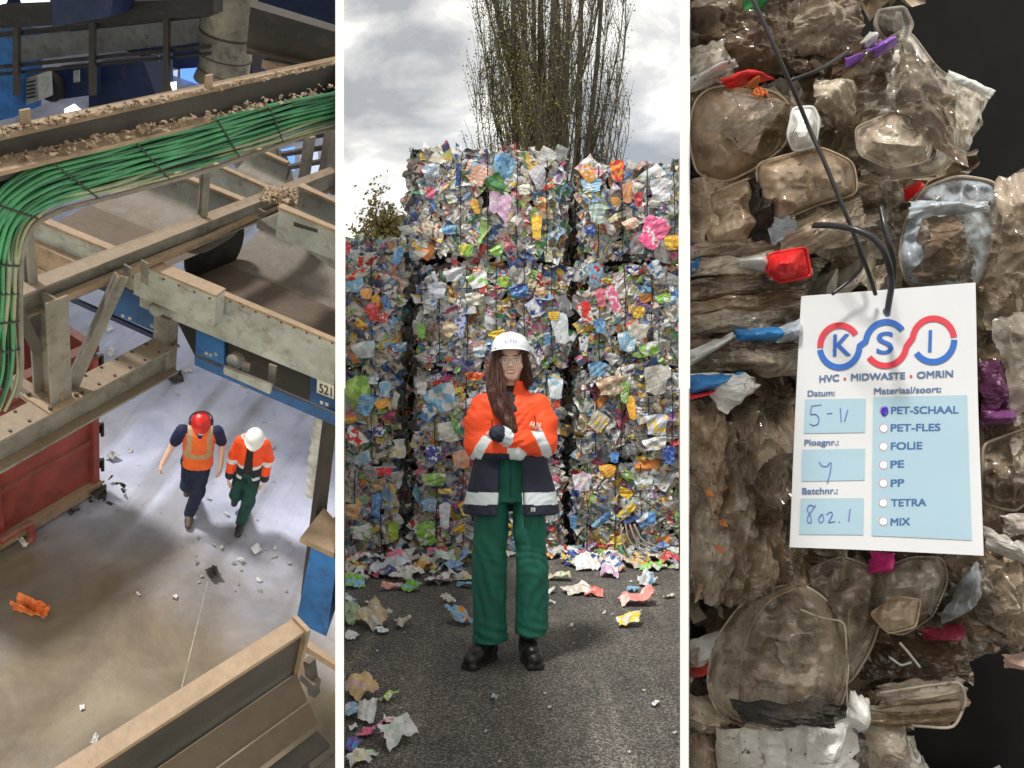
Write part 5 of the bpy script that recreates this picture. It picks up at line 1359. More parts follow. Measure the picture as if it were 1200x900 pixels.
def bold(v, f, w):
    """thicken lettering by laying shifted copies just behind each other"""
    vs, fs_ = [], []
    for k_, (dx, dy) in enumerate(((0, 0), (w, 0), (0, w), (w, w))):
        q = v.copy(); q[:, 0] += dx; q[:, 1] += dy; q[:, 2] = k_ * .00002
        fs_ += [tuple(i + len(v) * k_ for i in g_) for g_ in f]; vs.append(q)
    return np.concatenate(vs), fs_
def txt(s, x0, y0, x1, y1, h, mat, w=.05, name='printed_word', box=None):
    """baseline from (x0,y0) to (x1,y1); h = height of a capital letter"""
    v, f = text_mesh(s, 1.0, 'LEFT'); hh = text_mesh('H', 1.0, 'LEFT')[0][:, 1].max()
    v, f = bold(v, f, w)
    a = (v[:, 0] - v[:, 0].min()) / (v[:, 0].max() - v[:, 0].min()); b_ = v[:, 1] / hh
    P = [T(x0 + (x1 - x0) * u + .02 * h * t, y0 + (y1 - y0) * u - h * t, OFF + .0002 + z) for u, t, z in zip(a, b_, v[:, 2])]
    return mk(name, P, f, mat, card)
txt('HVC', 960.5, 448, 984, 446.5, 7.5, M_INK2); txt('MIDWASTE', 998, 446, 1062, 444, 7.5, M_INK2); txt('OMRIN', 1075.5, 443.5, 1117.5, 441.5, 7.5, M_INK2)
def disc(cx, cy, r, mat, off=OFF + .0002, name='printed_dot', n=20): return flat(name, [(cx + r * math.cos(a), cy + r * math.sin(a)) for a in np.linspace(0, 2 * math.pi, n, endpoint=False)], mat, off)
disc(991, 443.8, 1.6, M_LR); disc(1069, 440.8, 1.6, M_LR)
txt('Datum:', 946.5, 464.5, 979, 463.5, 6.5, M_INK2, .04); txt('Materiaal/soort:', 1025.5, 462, 1104, 459.5, 7, M_INK2, .04)
txt('Ploegnr.:', 942.5, 522, 983.5, 521.5, 6.5, M_INK2, .04); txt('Batchnr.:', 939.5, 579, 982, 578.5, 7, M_INK2, .04)
for s_, x0, x1, yb, yc in (('PET-SCHAAL', 1045.5, 1124, 485.5, 481), ('PET-FLES', 1045, 1103, 506, 502), ('FOLIE', 1045, 1082, 527.5, 523.5), ('PE', 1044.5, 1060.5, 549, 545), ('PP', 1044.5, 1060.5, 571, 566.5), ('TETRA', 1044.5, 1086, 594, 589.5), ('MIX', 1044, 1067, 616.5, 611)):
    txt(s_, x0, yb, x1, yb - .8, 8.2, M_INK, .055)
    cx = 1037.3 - (yc - 481) * .014
    disc(cx, yc, 5.3, M_RING, OFF + .0002, 'tick_circle'); disc(cx, yc, 4.2, M_DOT if s_ != 'PET-SCHAAL' else M_PB, OFF + .0004, 'tick_circle')
def stroke(pts, r, mat, name='pen_stroke', off=OFF + .0004):
    pts = A3(pts, float); k = len(pts); tt = np.linspace(0, k - 1, (k - 1) * 5 + 1)
    pp = np.stack([np.interp(tt, np.arange(k), pts[:, i]) for i in range(2)], 1)
    for _ in range(2): pp[1:-1] = (pp[:-2] + 2 * pp[1:-1] + pp[2:]) / 4
    v, f = tube([T(x, y, off) for x, y in pp], r, 5); mk(name, v, f, mat, card)
PR = .00040
for p in ([(1034, 478), (1040, 477), (1035, 481), (1040, 481), (1035, 485), (1038, 486)], [(1036, 477), (1034, 482), (1037, 487), (1041, 483), (1040, 478)]): stroke(p, .0009, M_TICK, off=OFF + .0008)
for p in ([(951.5, 475.5), (963, 474)], [(951.5, 475.5), (949.5, 486), (956, 485), (960.5, 490), (959, 497), (953, 499), (949.5, 496.5)], [(969.5, 484.5), (976, 484)], [(985.5, 478), (986.5, 494.5)], [(994.5, 480), (990.5, 494)],
          [(960, 541), (963, 546), (969, 547), (973, 542)], [(974.5, 542), (973, 555), (969.5, 566)],
          [(955, 594), (948, 591), (945, 597), (950, 605), (950.5, 612), (946, 612.5), (945.5, 606), (951, 598), (955.5, 592)], [(962, 603), (958.5, 608), (961, 613), (965.5, 609), (963.5, 602), (962, 603)], [(968.5, 603), (973, 599), (976, 602), (973, 608), (970, 612.5), (978.5, 611)], [(983, 611), (984, 612)], [(996.5, 596.5), (994.5, 611)]):
    stroke(p, PR, M_PEN)
# logo: three linked rings
def arc(cx, cy, r, a0, a1, w, mat, name='logo_arc', off=OFF + .0002):
    a = np.radians(np.linspace(a0, a1, 40)); V_ = []
    for rr in (r - w / 2, r + w / 2): V_ += [T(cx + rr * math.cos(t) * 1.0, cy + rr * math.sin(t) * 1.06, off) for t in a]
    mk(name, V_, [(i, i + 1, 41 + i, 40 + i) for i in range(39)], mat, card)
R1, W1 = 22.8, 7.2
c1, c2, c3 = (984.5, 405.5), (1039, 402.5), (1094.5, 398.5)
def S(pts, mat, w=W1):
    """a band of even width along a smooth path"""
    pts = A3(pts, float); k = len(pts); tt = np.linspace(0, k - 1, 60)
    pp = np.stack([np.interp(tt, np.arange(k), pts[:, i]) for i in range(2)], 1)
    t = np.gradient(pp, axis=0); t /= np.linalg.norm(t, axis=1)[:, None]; n_ = np.stack([-t[:, 1], t[:, 0]], 1)
    V_ = [T(*(p + q * w / 2), OFF + .0002) for p, q in zip(pp, n_)] + [T(*(p - q * w / 2), OFF + .0002) for p, q in zip(pp, n_)]
    mk('logo_arc', V_, [(i, i + 1, 61 + i, 60 + i) for i in range(59)], mat, card)
cir = lambda c_, a0, a1, n=30, rx=22.8: [(c_[0] + rx * math.cos(math.radians(a)), c_[1] + rx * 1.06 * math.sin(math.radians(a))) for a in np.linspace(a0, a1, n)]
ty = lambda c_: c_
S(cir(c1, 176, 326, rx=23), M_LR)                                      # red, over the K
S(cir(c1, 170, 0, rx=23.5)[:] + cir((c2[0] + .5, c2[1]), 186, 322, rx=24), M_LB)  # blue under K sweeping over S
S(cir(c2, 142, 8, rx=24.5) + cir((c3[0], c3[1]), 186, 352, rx=24), M_LR)       # red under S sweeping over I
S(cir(c3, 144, -1, rx=24), M_LB)                                      # blue under I
txt('K', 976.5, 417.5, 998, 416.5, 25, M_LB, .02, 'logo_letter'); txt('S', 1028, 415, 1048, 414, 25, M_LB, .02, 'logo_letter'); txt('I', 1088.5, 412.5, 1092.5, 412.3, 25, M_LB, .02, 'logo_letter')
disc(1040, 364.5, 4.6, simple('hole_dark', (.03, .03, .03), .7), OFF + .0002, 'punched_hole')
# the wire through the hole
wire('tag_wire', [(953, 264, .655), (975, 264, .640), (1000, 268, .625), (1022, 277, .618), (1036, 292, .615), (1043, 315, .618), (1045, 335, .630), (1042, 352, .642), (1040, 365, .652), (1040, 368, .662)], .0024, M_BW, TG)
wire('tag_wire', [(1032, 242, .66), (1036, 262, .65), (1042, 285, .645), (1048, 305, .650), (1047, 330, .655)], .0021, M_BW, TG)
wire('wire_end', [(951, 264, .6555), (954, 264, .655)], .0025, simple('copper_end', (.45, .20, .12), .4), TG)
# =================================================================== HALL (left bay)
# The hall is seen from a gantry high above its floor; everything in it shares one upright direction.
ZONE = 'hall'
_d = A3([(130 - 600) / F, 1, -(1800 - 450) / F]); UP = -_d / np.linalg.norm(_d)
HC_ = 8.79                                    # height of the eye above the hall floor
def ray(px, py): return A3([(px - 600) / F, 1, -(py - 450) / F])
def H(px, py, h):
    """point at height h over the hall floor seen at (px,py)"""
    r = ray(px, py); return CAM + r * (HC_ - h) / (-(r @ UP))
DA = A3([.570, 1.0, .545]); DA = DA - UP * (DA @ UP); DA /= np.linalg.norm(DA)      # along the gantries
DB = np.cross(DA, UP); DB /= np.linalg.norm(DB)                                     # along the conveyors, towards lower right
if DB[0] < 0: DB = -DB
FWD = A3([0, 1, 0]) - UP * UP[1]; FWD /= np.linalg.norm(FWD); RGT = np.cross(FWD, UP)

def dusty(name, col, dust=(.27, .20, .135), amt=.9, rough=.6, metal=.0, stain=(.05, .04, .03), sc_=3.0, edge=(.35, .8)):
    m, nt, b = nmat(name)
    g = nt.nodes.new('ShaderNodeNewGeometry'); pos = g.outputs['Position']
    f = noise(nt, sc_, 8, .65, pos)
    c = ramp(nt, [(.3, tuple(q * .6 for q in col)), (.7, tuple(min(1, q * 1.25) for q in col))], f).outputs[0]
    s1 = ramp(nt, [(.52, g3(0)), (.70, g3(.75))], noise(nt, sc_ * 2.3, 7, .7, pos)).outputs[0]
    c = mix(nt, s1, c, stain)
    dp = N(nt, 'ShaderNodeVectorMath', operation='DOT_PRODUCT'); nt.links.new(g.outputs['Normal'], dp.inputs[0]); dp.inputs[1].default_value = tuple(UP)
    mr = N(nt, 'ShaderNodeMapRange'); nt.links.new(dp.outputs['Value'], mr.inputs[0]); mr.inputs[1].default_value = edge[0]; mr.inputs[2].default_value = edge[1]; mr.inputs[4].default_value = amt
    dn = ramp(nt, [(.30, g3(.55)), (.55, g3(1))], noise(nt, 9, 6, .6, pos)).outputs[0]
    mm = mix(nt, 1.0, mr.outputs[0], dn, 'MULTIPLY')
    dc = ramp(nt, [(.3, tuple(q * .7 for q in dust)), (.7, dust)], noise(nt, 22, 5, .7, pos)).outputs[0]
    c = mix(nt, mm, c, dc)
    nt.links.new(c, b.inputs['Base Color']); b.inputs['Roughness'].default_value = rough; b.inputs['Metallic'].default_value = metal
    bump(nt, b, noise(nt, 40, 5, .7, pos), .35, .01)
    return m
D_STEEL = dusty('dusty_steel', (.20, .19, .17))
D_GREY = dusty('grey_painted_steel', (.34, .36, .35), stain=(.12, .09, .06), amt=.75)
D_DARK = dusty('dark_steel', (.045, .04, .035), dust=(.14, .10, .07), amt=.9)
D_BLACK = dusty('black_steel', (.012, .012, .013), dust=(.06, .05, .04), amt=.8)
D_BLUE = dusty('blue_painted_steel', (.012, .085, .26), dust=(.14, .13, .12), amt=.8, stain=(.01, .02, .05))
D_BLUE2 = dusty('bright_blue_steel', (.02, .14, .42), dust=(.10, .12, .15), amt=.5, stain=(.02, .05, .12))
D_NIGHT = dusty('shaded_blue_steel', (.006, .022, .085), dust=(.02, .025, .04), amt=.6)  # near-black blue; the hall end's shade is put into this colour
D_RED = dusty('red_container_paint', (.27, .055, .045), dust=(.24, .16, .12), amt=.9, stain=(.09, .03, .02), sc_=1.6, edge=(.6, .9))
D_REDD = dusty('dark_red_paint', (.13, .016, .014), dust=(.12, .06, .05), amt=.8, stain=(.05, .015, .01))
D_BELT = dusty('brown_belt', (.085, .062, .045), dust=(.13, .095, .068), amt=.7, sc_=2)
D_PANEL = dusty('worn_trough_panel', (.20, .205, .19), dust=(.15, .12, .09), stain=(.07, .05, .035))
D_TAN = dusty('tan_dust_board', (.29, .21, .14), dust=(.34, .25, .165), amt=.8)
D_DUCT = dusty('duct_sheet', (.26, .25, .215), dust=(.26, .21, .16), rough=.42, metal=.3)
D_HOSE = dusty('pale_hose', (.58, .60, .62), dust=(.4, .36, .3), amt=.4, stain=(.3, .28, .25))
M_CGREEN = simple('green_cable', (.05, .25, .115), .45, var=.35, scale=7, bmp=.05)
M_CGREEN2 = simple('dark_green_cable', (.015, .10, .045), .45, var=.35, scale=7, bmp=.05)
M_CDUST = simple('dusty_cable', (.26, .30, .19), .6, var=.3, scale=7, bmp=.1)
M_TIE = simple('cable_tie', (.02, .03, .025), .5)
E_DAY = emit('daylight_opening', (.80, .87, 1.0), 1.3)
E_SKYB = emit('daylight_blue_opening', (.16, .38, 1.0), .55)
E_DIM = emit('daylight_dim_opening', (.55, .62, .80), .45)

# --- floor
m, nt, b = nmat('hall_concrete')
pos = nt.nodes.new('ShaderNodeNewGeometry').outputs['Position']
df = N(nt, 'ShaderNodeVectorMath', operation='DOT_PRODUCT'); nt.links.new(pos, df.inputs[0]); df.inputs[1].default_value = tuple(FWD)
dr = N(nt, 'ShaderNodeVectorMath', operation='DOT_PRODUCT'); nt.links.new(pos, dr.inputs[0]); dr.inputs[1].default_value = tuple(RGT)
n_ = noise(nt, .55, 7, .6, pos, .8)
# cool daylight painted into the back, warm lamplight and dirt brown into the front
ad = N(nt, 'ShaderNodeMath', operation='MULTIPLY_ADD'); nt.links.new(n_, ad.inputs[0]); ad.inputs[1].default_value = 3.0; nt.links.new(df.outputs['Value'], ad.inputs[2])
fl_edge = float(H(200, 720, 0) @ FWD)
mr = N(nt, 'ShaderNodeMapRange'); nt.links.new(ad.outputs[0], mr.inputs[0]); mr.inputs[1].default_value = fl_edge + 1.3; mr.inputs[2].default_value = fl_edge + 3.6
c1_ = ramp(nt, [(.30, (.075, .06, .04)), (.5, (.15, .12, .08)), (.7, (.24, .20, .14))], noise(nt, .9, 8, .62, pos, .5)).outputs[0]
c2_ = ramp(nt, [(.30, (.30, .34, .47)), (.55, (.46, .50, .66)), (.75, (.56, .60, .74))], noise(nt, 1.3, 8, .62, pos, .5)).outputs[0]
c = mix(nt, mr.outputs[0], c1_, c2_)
# tyre tracks
mpn = N(nt, 'ShaderNodeCombineXYZ'); nt.links.new(dr.outputs['Value'], mpn.inputs[0]); nt.links.new(df.outputs['Value'], mpn.inputs[1])
m2 = N(nt, 'ShaderNodeMapping'); m2.inputs['Scale'].default_value = (1.6, .16, 1); m2.inputs['Rotation'].default_value = (0, 0, .35); nt.links.new(mpn.outputs[0], m2.inputs['Vector'])
tk = ramp(nt, [(.50, g3(0)), (.62, g3(.5))], noise(nt, 1.3, 4, .5, m2.outputs[0])).outputs[0]
c = mix(nt, tk, c, (.15, .14, .13))
sp = ramp(nt, [(.62, g3(0)), (.72, g3(.6))], noise(nt, 7, 5, .6, pos)).outputs[0]
c = mix(nt, sp, c, (.16, .14, .12))
nt.links.new(c, b.inputs['Base Color'])
nt.links.new(ramp(nt, [(.35, g3(.38)), (.65, g3(.75))], noise(nt, 1.1, 5, .6, pos)).outputs[0], b.inputs['Roughness'])
bump(nt, b, noise(nt, 14, 6, .7, pos), .25, .02)
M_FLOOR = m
fo = H(200, 560, 0)
def LP(a, b_, h=0): return fo + RGT * a + FWD * b_ + UP * h       # local metres: right, forward, up
def fpoly():
    pts = []
    for f_ in (-7.5, -4, 0, 5, 12, 20):
        # left and right limits of the bay at this distance
        pts.append((f_,))
    return pts
q = MB(); rows = [-7.4, -4, -1, 2, 5, 9, 14, 20]; V_ = []
for f_ in rows:
    L_ = LP(-11 - max(0, f_) * .5, f_); R_ = LP(0, f_)
    a_ = (L1 * R_[1] - R_[0]) / (RGT[0] - L1 * RGT[1]); R_ = LP(a_ - .01, f_)
    V_ += [L_, R_]
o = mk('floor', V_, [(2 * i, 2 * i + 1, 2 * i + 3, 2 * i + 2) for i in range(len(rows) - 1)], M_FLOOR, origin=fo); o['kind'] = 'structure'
# painted lane line, worn
q = MB(); p0, p1 = H(243, 682, 0), H(212, 806, 0); n_v = np.cross(UP, p1 - p0); n_v /= np.linalg.norm(n_v)
mk('floor_line', [p0 + UP * .004, p0 + UP * .004 + n_v * .010, p1 + UP * .004 + n_v * .014, p1 + UP * .004], [(0, 1, 2, 3)], simple('worn_line', (.34, .32, .28), .8, var=.4))
bpy.data.objects['floor_line']['kind'] = 'structure'

def bar(q, p0, p1, w, t, m=0, up=None):
    """rectangular bar between two points whose top centre line is p0-p1"""
    p0, p1 = A3(p0), A3(p1); up = UP if up is None else up
    d = (p1 - p0); d = d / np.linalg.norm(d); s_ = np.cross(d, up); s_ /= np.linalg.norm(s_); u = np.cross(s_, d)
    q.obox(p0 - s_ * w / 2 - u * t, p1 - p0, s_ * w, u * t, m)
def ibeam(q, p0, p1, w, t, f=.02, m=0):
    p0, p1 = A3(p0), A3(p1); bar(q, p0, p1, w, f, m); bar(q, p0 - UP * (t - f), p1 - UP * (t - f), w, f, m); bar(q, p0 - UP * f, p1 - UP * f, .025, t - 2 * f, m)
def height_at(base, py):
    """height above base (a point) at which a vertical through it crosses image row py"""
    lo, hi = 0, 8
    for _ in range(50):
        mid = (lo + hi) / 2; Q = base + UP * mid - CAM
        if 450 - F * Q[2] / Q[1] > py: lo = mid
        else: hi = mid
    return mid
def pxof(p): q = A3(p) - CAM; return 600 + F * q[0] / q[1], 450 - F * q[2] / q[1]
def hroot(name, label, cat, base, group=None): return root(name, label, cat, base, group)

# --- steel gantry across the middle
h1 = 4.2
b0 = H(64, 466, h1)
h2 = h1 + height_at(b0, 336)
gr = hroot('steel_gantry', 'dusty brown steel gantry with posts and a slanting brace over the red container', 'gantry', H(64, 470, 0))
q = MB(); ibeam(q, H(-30, 518, h1), H(200, 398, h1), .20, .30, .022); q.mk('lower_beam', [D_STEEL], gr)
q = MB(); ibeam(q, H(14, 342, h2), H(398, 197, h2), .135, .20, .018); q.mk('upper_beam', [D_STEEL], gr)
q = MB(); bar(q, H(145, 298, h2) - UP * .0, H(372, 208, h2) - UP * .0 + DB * 0, .01, .01)
def post(name, px, py, h, py_top, w=.14, par=gr, mat=D_STEEL, dx=0, web=True):
    bs = H(px, py, h); hh = height_at(bs, py_top); q = MB()
    if web:
        for s_ in (-1, 1): q.obox(bs - DA * w / 2 + DB * (s_ * w / 2 - .008), DA * w, DB * .016, UP * hh)
        q.obox(bs - DA * .008 - DB * w / 2, DA * .016, DB * w, UP * hh)
    else: q.obox(bs - DA * w / 2 - DB * w / 2, DA * w, DB * w, UP * hh)
    return q.mk(name, [mat], par)
post('post', 62, 466, h1, 344, .17, web=True)
q = MB(); p0 = H(62, 466, h1); q.obox(p0 - DA * .14 - DB * .14, DA * .28, DB * .28, UP * .02); q.obox(p0 - DA * .01 - DB * .10 - UP * .0, DA * .02, DB * .2, UP * .10); q.mk('base_plate', [D_TAN], gr)
for sx in (-1, 1):
    for sy in (-1, 1):
        q = MB(); c_ = p0 + DA * .11 * sx + DB * .11 * sy; q.tube([c_ + UP * .02, c_ + UP * .05], .016, 6); q.mk('bolt', [D_DARK], gr)
for k in range(12):
    u = k / 11; c_ = H(-20, 512, h1) * (1 - u) + H(195, 400, h1) * u
    for sy in (-1, 1):
        q = MB(); d_ = c_ + DB * .07 * sy; q.tube([d_ - UP * .01, d_ + UP * .014], .011, 6); q.mk('bolt', [D_DARK], gr)
q = MB(); a, b_ = H(76, 456, h1), H(136, 322, h2); bar(q, a, b_, .09, .012); bar(q, a, b_, .012, .09); q.mk('brace', [D_STEEL], gr)
q = MB(); bar(q, H(20, 345, h2), H(50, 408, h1 + .5), .07, .07); q.mk('brace', [D_DARK], gr)
q = MB(); bar(q, H(16, 440, h1 + .1), H(62, 473, h1), .07, .06); q.mk('foot_rail', [D_STEEL], gr)
q = MB(); bar(q, H(16, 450, h1 - .25), H(62, 487, h1 - .3), .05, .05); q.mk('foot_rail', [D_STEEL], gr)
bs = H(192, 436, h1 - .35); q = MB(); q.obox(bs - DA * .06 - DB * .075, DA * .12, DB * .15, UP * height_at(bs, 368)); q.mk('stub_post', [D_STEEL], gr)
for px, py in ((145, 308), (165, 303), (303, 243)):
    q = MB(); p = H(px, py, h2); q.obox(p - UP * .2, DA * .01, DB * .07, UP * .19); q.mk('web_stiffener', [D_STEEL], gr)
# second thin rail just in front of the upper beam
q = MB(); bar(q, H(60, 350, h2 - .12), H(238, 279, h2 - .12), .05, .05); bar(q, H(238, 279, h2 - .12), H(340, 232, h2 - .12), .04, .04); q.mk('front_rail', [D_TAN], gr)
R = np.random.default_rng(2); n = 90
cen = A3([H(322 + R.uniform(-14, 26), 228 + R.uniform(-7, 7), h2 + R.uniform(0, .05)) for k in range(n)])
P, Fs, uv, ix = crumple(n, cen, np.tile(UP, (n, 1)) + R.normal(0, .5, (n, 3)), R.uniform(.03, .09, n), seg=5, amp=.5, R=R)
o = mk('dust_heap', P, Fs, D_TAN, gr); o['kind'] = 'stuff'
# hangers between cable tray and gantry
for px, y0, y1 in ((237, 252, 190), (35, 330, 255), (100 / 3 + 3, 328, 300)):
    post('hanger', px, y0, h2, y1, .05)

# --- cable tray with green cables, nearest the eye
h3 = 6.9
P0 = H(200, 118, h3)
# upright plane through the tray
PN = np.cross(DA, UP); PN /= np.linalg.norm(PN)
def V(px, py, off=0.0):
    """point seen at (px,py) on the tray's upright plane, moved off it towards the eye"""
    r = ray(px, py); t = ((P0 - CAM) @ PN) / (r @ PN); p = CAM + r * t
    s_ = -1 if ((CAM - P0) @ PN) < 0 else 1
    return p + PN * s_ * off
ct = hroot('cable_tray', 'long cable tray with bright green cables that bend down at the left edge', 'cable tray', V(200, 200) - UP * 6)
tl = lambda x: 153 + (73 - 153) * x / 393
q = MB(); bar(q, V(-40, tl(-40)), V(420, tl(420)), .06, .03); q.mk('top_flange', [D_TAN], ct)
q = MB(); a, b_ = V(-40, tl(-40)) - UP * .031, V(420, tl(420)) - UP * .031
bar(q, a - PN * 0, b_, .02, .20); q.mk('web', [D_DARK], ct)
q = MB(); bar(q, V(-40, 190, .05), V(420, 97, .05), .16, .02); q.mk('lower_flange', [D_TAN], ct)
R = np.random.default_rng(8); n = 420
xs = R.uniform(-20, 400, n); up_ = R.uniform(0, 1, n) < .5
cen = A3([V(x, tl(x) + (0 if u else 25 - x * .01) + R.uniform(-1, 1), R.uniform(-.01, .03) if u else R.uniform(.03, .12)) for x, u in zip(xs, up_)])
P, Fs, uv, ix = crumple(n, cen, np.tile(UP, (n, 1)) + R.normal(0, .5, (n, 3)), R.uniform(.012, .040, n), seg=4, amp=.6, R=R)
o = mk('grime_crumbs', P, Fs, D_TAN, ct); o['kind'] = 'stuff'
for x in (30, 244): 
    q = MB(); p = V(x, tl(x) - 1); q.obox(p - DA * .025 - DB * .006, DA * .05, DB * .012, UP * .07); q.mk('lug', [D_TAN], ct)
# cable paths: outer and inner edge of the band
outer = A3([(420, 98), (393, 106), (333, 117), (233, 143), (140, 166), (76, 181), (30, 194), (2, 212), (-25, 245), (-40, 300), (-48, 380), (-55, 450), (-75, 500)], float)
inner = A3([(420, 138), (393, 143), (366, 149), (300, 172), (233, 195), (133, 222), (60, 240), (32, 252), (19, 270), (15, 310), (16, 380), (18, 440), (2, 478)], float)
def resample(p, n=60):
    d = np.concatenate([[0], np.cumsum(np.linalg.norm(np.diff(p, axis=0), axis=1))]); t = np.linspace(0, d[-1], n)
    r_ = np.stack([np.interp(t, d, p[:, i]) for i in range(2)], 1)
    for _ in range(4): r_[1:-1] = (r_[:-2] + 2 * r_[1:-1] + r_[2:]) / 4
    return r_
OO, II = resample(outer), resample(inner)
NC = 22; R = np.random.default_rng(6)
for k in range(NC):
    s_ = (k + .5) / NC
    wav = .022 * np.sin(np.linspace(0, 9, 60) + R.uniform(0, 6)) + .016 * np.sin(np.linspace(0, 23, 60) + R.uniform(0, 6))
    P = OO * (1 - s_ - wav[:, None]) + II * (s_ + wav[:, None])
    pts = [V(x, y, .02 + .012 * math.sin(i * .35 + k * 2.1)) for i, (x, y) in enumerate(P)]
    v, f = tube(pts, [.0105, .0085, .0115, .0075, .0105][k % 5], 6)
    mk('cable', v, f, M_CDUST if k in (17, 20, 21) else (M_CGREEN2 if k % 5 == 3 else M_CGREEN), ct, smooth=True)
q = MB(); P = OO[:58] * .0 + II[:58] + A3([0, 4]); P[:, 0] += np.where(P[:, 0] < 60, 3, 0)
pts = [V(x, y, .03) for x, y in P]; q.tube(pts, .014, 6); q.mk('edge_rail', [D_STEEL], ct, smooth=True)
q = MB(); nb = 58
bk = [V(*OO[i], -.03) for i in range(nb)] + [V(*II[i], -.03) for i in range(nb)]
mk('tray_back', bk, [(i, i + 1, nb + i + 1, nb + i) for i in range(nb - 1)], D_BLACK, ct)
for i in (9, 14, 22, 30, 37, 43, 46, 49, 52):
    q = MB(); q.tube([V(*(OO[i] * 1.0), .036), V(*((OO[i] + II[i]) / 2), .040), V(*II[i], .036)], .006, 5); q.mk('cable_tie', M_TIE, ct)

# --- conveyors: troughs with pale side walls and brown belts
def trough(label, n0, n1, f0, f1, h, dep, inset=.42, fw=.07, group='conveyors', extra=None):
    """n0-n1 near rim and f0-f1 far rim in the frame, all at height h"""
    a0, a1 = H(*n0, h), H(*n1, h); c0, c1__ = H(*f0, h), H(*f1, h)
    rt = hroot('conveyor', label, 'conveyor', (a0 + a1) / 2 - UP * h, group)
    w0, w1 = c0 - a0, c1__ - a1
    q = MB(); bar(q, a0, a1, fw, .025); q.mk('near_flange', [D_TAN], rt)
    q = MB(); bar(q, c0, c1__, fw, .025); q.mk('far_flange', [D_TAN], rt)
    dn = -UP * dep
    q = MB(); th = .012
    d = (a1 - a0) / np.linalg.norm(a1 - a0); s_ = np.cross(d, UP)
    q.add([a0 - UP * .026, a1 - UP * .026, a1 + dn, a0 + dn, a0 + s_ * th - UP * .026, a1 + s_ * th - UP * .026, a1 + s_ * th + dn, a0 + s_ * th + dn], [(0, 1, 2, 3), (7, 6, 5, 4), (0, 4, 5, 1), (3, 2, 6, 7), (0, 3, 7, 4), (1, 5, 6, 2)]); q.mk('near_panel', [D_GREY], rt)
    q = MB(); e0, e1 = c0 - w0 * inset * .5 + dn * .8, c1__ - w1 * inset * .5 + dn * .8
    g0, g1 = c0 - w0 * inset + dn, c1__ - w1 * inset + dn
    prof_ = [(0, 0), (.01, .30), (.04, .55)] + [(.04 + (inset - .04) * (1 - math.cos(t_)), .55 + .45 * math.sin(t_)) for t_ in np.linspace(.15, math.pi / 2, 8)]
    ring = [(c0 - w0 * x_ + dn * y_ - UP * .026 * (1 - y_), c1__ - w1 * x_ + dn * y_ - UP * .026 * (1 - y_)) for x_, y_ in prof_]
    q.add([p for pr in ring for p in pr], [(2 * i, 2 * i + 1, 2 * i + 3, 2 * i + 2) for i in range(len(ring) - 1)]); q.mk('far_panel', [D_PANEL], rt, True)
    q = MB(); q.add([a0 + w0 * .04 + dn, a1 + w1 * .04 + dn, g1 + UP * .01, g0 + UP * .01], [(0, 1, 2, 3)]); q.mk('belt', [D_BELT], rt)
    q = MB(); bar(q, a0 + w0 * .16 + dn + UP * .03, a1 + w1 * .16 + dn + UP * .03, .05, .04); q.mk('skirt_rail', [D_TAN], rt)
    return rt, a0, a1, c0, c1__
hc = 4.9
cv, a0, a1, c0, c1q = trough('large conveyor trough in the middle right, its pale side panel above the blue frame', (166, 303), (402, 399), (318, 228), (405, 264), hc, .45)
# end plate and step of the near side
q = MB(); bar(q, H(163, 303, hc + .08), H(259, 343, hc + .08), .12, .30); q.mk('end_cover', [D_GREY], cv)
q = MB(); bar(q, H(163, 302, hc + .09), H(259, 342, hc + .09), .13, .02); q.mk('end_flange', [D_TAN], cv)
# black disc standing in for the shadowed trough interior under the beam
R3 = np.stack([DA, UP, DB], 1)
cdr = H(252, 290, hc - .22)
v, f = lathe([(.0005, -.01), (.36, -.01), (.36, .01), (.0005, .012)], 28, R=R3, c=cdr); mk('shade_disc', v, f, D_BLACK, cv, smooth=True)
# blue chassis under it
ch = hroot('belt_chassis', 'blue steel frame with black belt under the large conveyor, carrying a white number plate', 'frame', H(300, 440, 0))
hb = 4.25
def strip(name, pts, h, t, mat, par=ch, back=.02):
    """upright plate whose face is parallel to the conveyors: four frame points, top-left first"""
    pa = H(*pts[0], h); r0 = CAM; 
    # upright plane through pa containing the conveyor direction
    dd = H(*pts[1], h) - pa; dd /= np.linalg.norm(dd); nn = np.cross(dd, UP); nn /= np.linalg.norm(nn)
    P = []
    for x, y in pts:
        r = ray(x, y); P.append(CAM + r * (((pa - CAM) @ nn) / (r @ nn)))
    if nn @ (CAM - pa) > 0: nn = -nn
    P = P + [p + nn * t for p in P]
    return mk(name, P, [(0, 1, 2, 3), (7, 6, 5, 4), (0, 4, 5, 1), (1, 5, 6, 2), (2, 6, 7, 3), (3, 7, 4, 0)], mat, par)
strip('belt_side', [(205, 372), (400, 448), (400, 482), (235, 430)], hb + .02, .05, D_BLACK)
strip('upper_rail', [(262, 384), (402, 440), (402, 447), (262, 390)], hb + .08, .04, D_BLUE)
strip('upper_rail', [(262, 392), (402, 450), (402, 453), (262, 396)], hb + .08, .03, D_GREY)
strip('lower_rail', [(228, 418), (402, 488), (402, 500), (228, 428)], hb - .02, .05, D_BLUE)
strip('side_plate', [(230, 374), (263, 388), (262, 432), (229, 420)], hb + .12, .03, D_BLUE2)
strip('side_plate', [(364, 431), (402, 447), (402, 492), (363, 476)], hb + .12, .03, D_BLUE)
strip('bearing_plate', [(130, 332), (200, 362), (198, 396), (128, 366)], hb + .10, .03, D_BLUE)
strip('bearing_plate', [(164, 345), (203, 360), (202, 380), (165, 366)], hb + .22, .06, D_BLUE)
strip('outrigger', [(72, 344), (190, 397), (190, 402), (72, 349)], hb - .02, .03, D_NIGHT)
